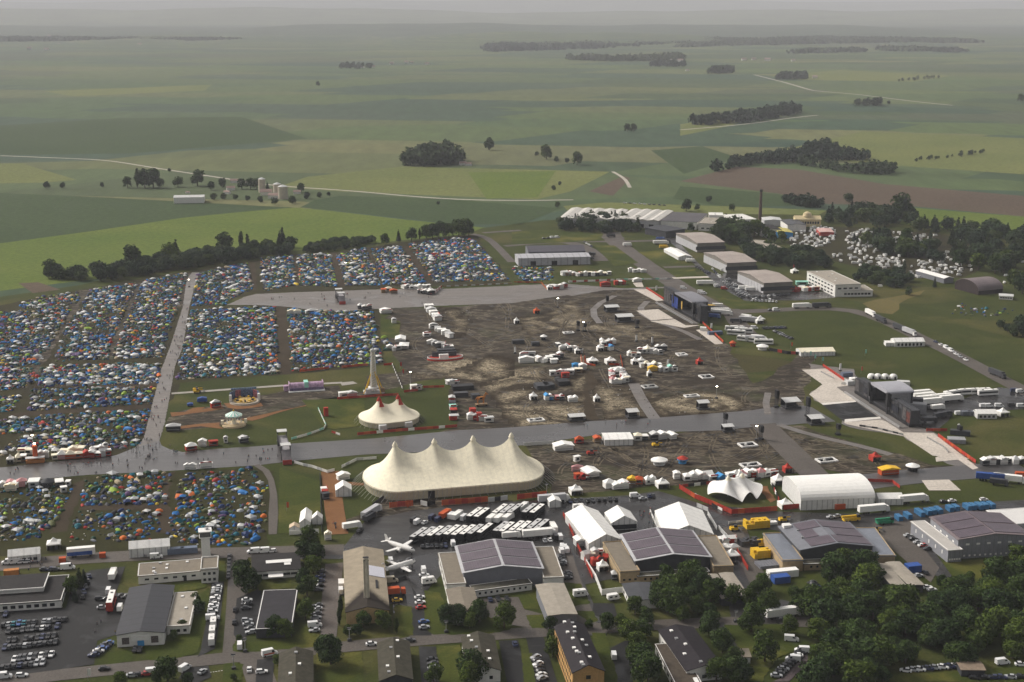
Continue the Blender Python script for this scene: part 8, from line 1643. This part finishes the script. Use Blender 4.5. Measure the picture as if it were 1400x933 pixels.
# coach park
ch = aim((562.4, 737.2), (580, 725.1)); CO = ['the big four-peaked tent', 'the two white aeroplanes', 'the star-shaped canopy', 'the sooty-roofed hall']; dr = ['coach:dark-w', 'coach:dark-w', 'coach:dark-g']
for x, y in ((80, 488), (155, 482), (222, 476), (294, 472), (362, 466), (425, 470), (496, 464), (562, 460), (642, 450), (778, 436), (828, 440), (912, 430), (972, 432), (1062, 412), (1124, 416), (555, 312), (615, 316), (770, 282), (833, 282), (896, 280), (1020, 278), (1085, 282)): vehicle(R.choice(dr), 560 + x/6.218, 660 + y/6.218, ch, CO, 'coaches in the wet coach park')
for k, x, y, h in (('van:white', 68, 352, ch), ('car:white', 130, 352, ch), ('van:navy', 195, 312, ch), ('van:navy', 245, 332, ch), ('boxtruck:orange', 302, 300, ch), ('minibus:white', 358, 302, ch), ('boxtruck:white', 405, 312, ch), ('minibus:white', 466, 318, ch), ('boxtruck:white', 702, 335, ch), ('boxtruck:white', 766, 335, ch), ('boxtruck:white', 838, 330, ch), ('boxtruck:white', 965, 240, ch), ('lorry:white', 1100, 470, RUN), ('boxtruck:white', 862, 478, RUN), ('boxtruck:white', 1222, 415, ln), ('car:white', 1192, 500, ln), ('car:silver', 1150, 505, ln), ('van:white', 1278, 480, ln), ('van:black', 1240, 480, ln), ('van:white', 1290, 598, ln), ('van:white', 1332, 590, ln), ('van:white', 368, 535, ln), ('van:white', 118, 760, ln), ('car:white', 125, 800, RUN), ('motorhome', 168, 862, RUN + .1), ('lorry:grey', 1225, 170, RUN), ('van:black', 40, 335, ch)):
    vehicle(k, 560 + x/6.218, 660 + y/6.218, h, CO, 'vehicles in the coach park')
row('b 90 555 325 548', 6, DARKS, ln, CO, 'dark cars under the solar hall'); row('o 500 512 905 492', 9, DARKS, ln, CO, 'dark cars before the frame tents'); row('o 1140 470 1195 462', 2, DARKS, ln, CO, 'dark cars before the frame tents'); vehicle('van:white', 868.5, 680.5, RUN, CO, 'vans before the frame tents'); vehicle('car:silver', 879, 683.5, RUN, CO, 'cars before the frame tents'); vehicle('motorhome', 792, 698, RUN, CO, 'campers before the frame tents'); vehicle('boxtruck:white', 481, 724, RUN + .2, CO, 'vans by the walk'); vehicle('boxtruck:dark', 505, 712, ch, CO, 'lorries at the coach park gate'); vehicle('lorry:grey', 508, 706, ch, CO, 'lorries at the coach park gate'); vehicle('car:black', 492, 728, ch, CO, 'cars by the walk')
# yards in the east
row('Q 645 248 752 322', 5, ['car:black', 'car:silver', 'car:white', 'car:black', 'car:dark grey'], RUN, EAST, 'cars beside the grey metal hall'); vehicle('car:red', 1264, 748, RUN, EAST, 'cars beside the grey metal hall'); row('Q 285 170 330 162', 2, ['car:white', 'car:silver'], RUN, EAST, 'cars behind the solar hall'); vehicle('lorry:white', 1194, 702, RUN, EAST, 'lorries in the east yard'); vehicle('lorry:white', 1248, 688, RUN, EAST, 'lorries in the east yard')
for k, x, y, h in (('car:white', 860, 92, RUN), ('estate:white', 1008, 86, RUN), ('car:black', 818, 95, RUN), ('car:silver', 702, 442, RUN), ('car:black', 735, 428, ln), ('car:white', 745, 497, RUN), ('car:white', 765, 508, RUN), ('van:white', 110, 742, RUN - .4), ('lorry:white', 72, 632, RUN + .05), ('van:white', 1095, 850, RUN), ('car:white', 1180, 858, RUN - .3), ('van:white', 430, 693, RUN)): vehicle(k, 1050 + x/3.417, 660 + y/3.417, h, EAST, 'vehicles around the east yards')
row('Q 35 915 175 778', 13, ['car:black', 'car:white', 'car:silver', 'car:black', 'van:white', 'car:dark grey'], RUN - .35, EAST, 'cars along the violet gravel'); row('Q 625 888 900 862', 8, ['car:silver', 'car:white', 'car:black', 'car:navy'], RUN - .6, EAST, 'cars along the near field'); row('Q 940 920 1200 915', 6, ['car:black', 'car:navy', 'car:white', 'car:silver'], RUN - .5, EAST, 'cars on the near field'); row('Q 200 470 275 545', 8, DARKS + ['car:silver'], RUN, EAST, 'dark cars on the lawn'); row('Q 345 725 420 695', 4, LIGHTS, RUN, EAST, 'cars in the trees'); vehicle('caravan', 1355, 842, RUN, EAST, 'campers in the trees')
# lorries and cars on the airfield
hN = lambda x, y, x1, y1: aim((1050 + x/4, 230 + y/4), (1050 + x1/4, 230 + y1/4))
for k, x, y, h in (('lorry:white', 185, 768, hN(0, 775, 150, 770)), ('lorry:dark', 292, 765, hN(150, 770, 400, 757)), ('minibus:white', 45, 782, hN(0, 782, 150, 770)), ('car:black', 10, 782, hN(0, 782, 150, 770)), ('lorry:white', 560, 808, hN(500, 775, 640, 845)), ('lorry:dark', 616, 842, hN(500, 775, 640, 845)), ('lorry:dark', 720, 888, hN(640, 840, 850, 920)), ('lorry:grey', 772, 910, hN(640, 840, 850, 920))): vehicle(k, 1050 + x/4, 230 + y/4, h, NORTH, 'lorries on the airfield road')
rd = hN(640, 840, 850, 920)
vehicle('lorry:dark', 1363, 515, rd, NORTH, 'lorries on the airfield road'); row('L 905 108 1095 222', 7, LIGHTS + DARKS, rd, NORTH, 'cars along the airfield road')
for x, y in ((600, 235), (628, 255), (652, 275), (680, 296), (825, 272), (760, 262)): vehicle('lorry:white', 1150 + x/5.488, 500 + y/5.488, RUN + .05, NORTH, 'white lorries behind the main stage')
for k, x, y in (('coach:white-w', 835, 232), ('coach:white-w', 965, 218), ('coach:white-w', 1045, 216), ('coach:white-w', 1100, 226), ('boxtruck:white', 722, 335), ('van:white', 1070, 315), ('van:white', 1105, 315), ('van:white', 1187, 315), ('van:black', 1276, 308), ('van:white', 1350, 315), ('van:navy', 1302, 200), ('van:white', 1342, 206), ('boxtruck:dark', 660, 430), ('boxtruck:dark', 740, 395), ('boxtruck:dark', 775, 385), ('van:white', 885, 372), ('lorry:blue', 1130, 870), ('boxtruck:dark', 1180, 900), ('lorry:white', 1260, 880), ('car:silver', 1320, 838), ('boxtruck:orange', 1370, 850)): vehicle(k, 1150 + x/5.488, 500 + y/5.488, RUN + R.gauss(0, .1) + (-.6 if y > 800 else 0), NORTH, 'vehicles behind the main stage')
for k, x, y in (('coach:white-w', 790, 400), ('coach:white-w', 805, 430), ('coach:white-w', 860, 415), ('coach:white-w', 880, 478), ('lorry:white', 690, 268), ('lorry:dark', 650, 255), ('lorry:white', 700, 282), ('boxtruck:yellow', 604, 236), ('boxtruck:white', 665, 225), ('van:white', 408, 85), ('minibus:white', 540, 118), ('van:white', 560, 125), ('boxtruck:white', 880, 310), ('lorry:grey', 900, 335), ('boxtruck:dark', 800, 340), ('van:silver', 860, 390), ('boxtruck:blue', 640, 305), ('boxtruck:dark', 575, 250), ('coach:white-w', 1010, 500), ('boxtruck:white', 960, 465), ('lorry:grey', 950, 480), ('van:white', 940, 385)): vehicle(k, 860 + x/5.488, 380 + y/5.488, RUN - .45 + R.gauss(0, .15), NORTH, 'vehicles behind the second stage')
row('g 1000 385 1175 380', 12, DARKS, 'across', NORTH, 'dark cars by the far turf'); row('g 1090 405 1220 465', 8, DARKS + ['car:silver'], 'across', NORTH, 'dark cars by the far turf'); row('g 920 450 1060 500', 8, ['van:white', 'car:silver', 'car:dark grey', 'minibus:white'], 'across', NORTH, 'cars behind the second stage')
for s, n in (('g 700 20 860 155', 12), ('g 740 10 905 150', 12), ('g 905 150 1000 185', 6), ('g 640 70 720 80', 3), ('f 560 615 640 690', 5)): row(s, n, SHADES + LIGHTS, 'across', NORTH, 'cars on the hangar apron')
row('f 660 700 990 680', 15, SHADES, 'across', NORTH, 'cars before the third hangar'); row('f 690 725 900 735', 8, LIGHTS, 'across', NORTH, 'white cars at the turf edge'); row('f 800 665 980 655', 8, DARKS, 'across', NORTH, 'cars before the third hangar'); row('f 400 480 470 560', 5, LIGHTS + DARKS, 'along', NORTH, 'cars by the middle hangar'); row('f 280 470 390 520', 6, DARKS, 'across', NORTH, 'dark cars by the hangars')
for k, x, y in (('boxtruck:white', 690, 650), ('boxtruck:white', 640, 640), ('lorry:white', 355, 605), ('van:white', 440, 618), ('boxtruck:yellow', 40, 330), ('lorry:white', 20, 300), ('boxtruck:blue', 15, 270), ('lorry:dark', 30, 290), ('boxtruck:white', 240, 435), ('van:red', 495, 638), ('van:white', 490, 500), ('minibus:white', 520, 490)): vehicle(k, 900 + x/5.488, 280 + y/5.488, RUN - .2, NORTH, 'vehicles around the hangars')
row('F 160 230 260 222', 4, LIGHTS + DARKS, 'along', NORTH, 'cars by the grey hall'); row('F 390 245 440 275', 4, LIGHTS + DARKS, 'along', NORTH, 'cars by the grey hall'); row('F 425 300 440 345', 3, ['boxtruck:dark', 'car:black'], 'across', NORTH, 'cars by the grey hall'); vehicle('boxtruck:white', 857.5, 337, RUN, NORTH, 'vehicles around the hangars'); vehicle('boxtruck:dark', 835, 325, RUN, NORTH, 'vehicles around the hangars')
row('B 1150 829 1330 840', 9, LIGHTS + DARKS, 'along', ['the factory chimney', 'the farm silos'], 'cars along the factory lane')
rc = random.Random(31); cps = []
for s in ('N 100 345 230 330 300 320 380 340 360 420 260 450 130 440 100 380', 'N 430 340 560 335 610 400 590 470 480 480 420 430', 'N 480 485 600 480 700 500 780 520 760 550 660 545 560 505', 'N 340 470 640 500 650 550 560 550 340 500', 'N 650 350 930 370 925 430 800 400 780 440 680 430', 'N 620 470 740 470 730 520 640 520', 'N 800 520 1000 460 1060 540 1060 590 900 575 780 550', 'N 690 550 800 570 860 600 800 605 700 590', 'N 1040 390 1085 390 1080 430 1050 430', 'N 1090 520 1145 520 1145 570 1100 570', 'N 1270 590 1340 590 1335 645 1290 645', 'N 600 620 640 640 620 660 590 650', 'N 10 360 60 350 70 380 20 385', 'N 1330 490 1400 490 1400 520 1330 515'): cps += scatter(XG(s), 9.2, rc)
rc.shuffle(cps); print('caravans', len(cps))
for k, (x, y) in enumerate(sorted(cps[:290], key=lambda p: p[1])):
    kind = rc.choice(['caravan', 'caravan', 'motorhome', 'van:white', 'caravan', 'motorhome', 'minibus:white']); e = proto(kind); hd = rc.choice([.3, 1.4, -.2, 2.0]) + rc.gauss(0, .3)
    if not e[1]: o = e[0]; e[1] = True; o.location = (x, y, .1); o.rotation_euler = (0, 0, hd)
    else: o = copy_tree(e[0], (x, y, .1), hd)
    o['group'] = 'caravans and vans in the far camp'; o.scale = (.74,)*3; rep(o, {'caravan': 'white touring caravan', 'motorhome': 'white motorhome with a cab bulge', 'van:white': 'white panel van', 'minibus:white': 'white high-roofed van'}[kind], NOUN[kind.split(':')[0]], NORTH)
for x, y in [p for s in ('N 100 345 300 320 380 340 360 420 130 440', 'N 430 340 610 400 590 470 420 430', 'N 800 520 1000 460 1060 590') for p in scatter(XG(s), 21, rc)]:
    o = link('awning_tent', tent_mesh('pavilion', TCN.index('white')), None, (x, y, .1), rc.uniform(0, 3)); o.scale = (1.5, 1.3, 1.5); tag(o, None, 'tent', 'awnings in the caravan field'); rep(o, 'white square awning', 'awning', NORTH)
for e in PROTO.values():
    if not e[1]:
        for ch in list(e[0].children): bpy.data.objects.remove(ch)
        bpy.data.objects.remove(e[0])
settle_labels()
print('objects', len(bpy.data.objects))
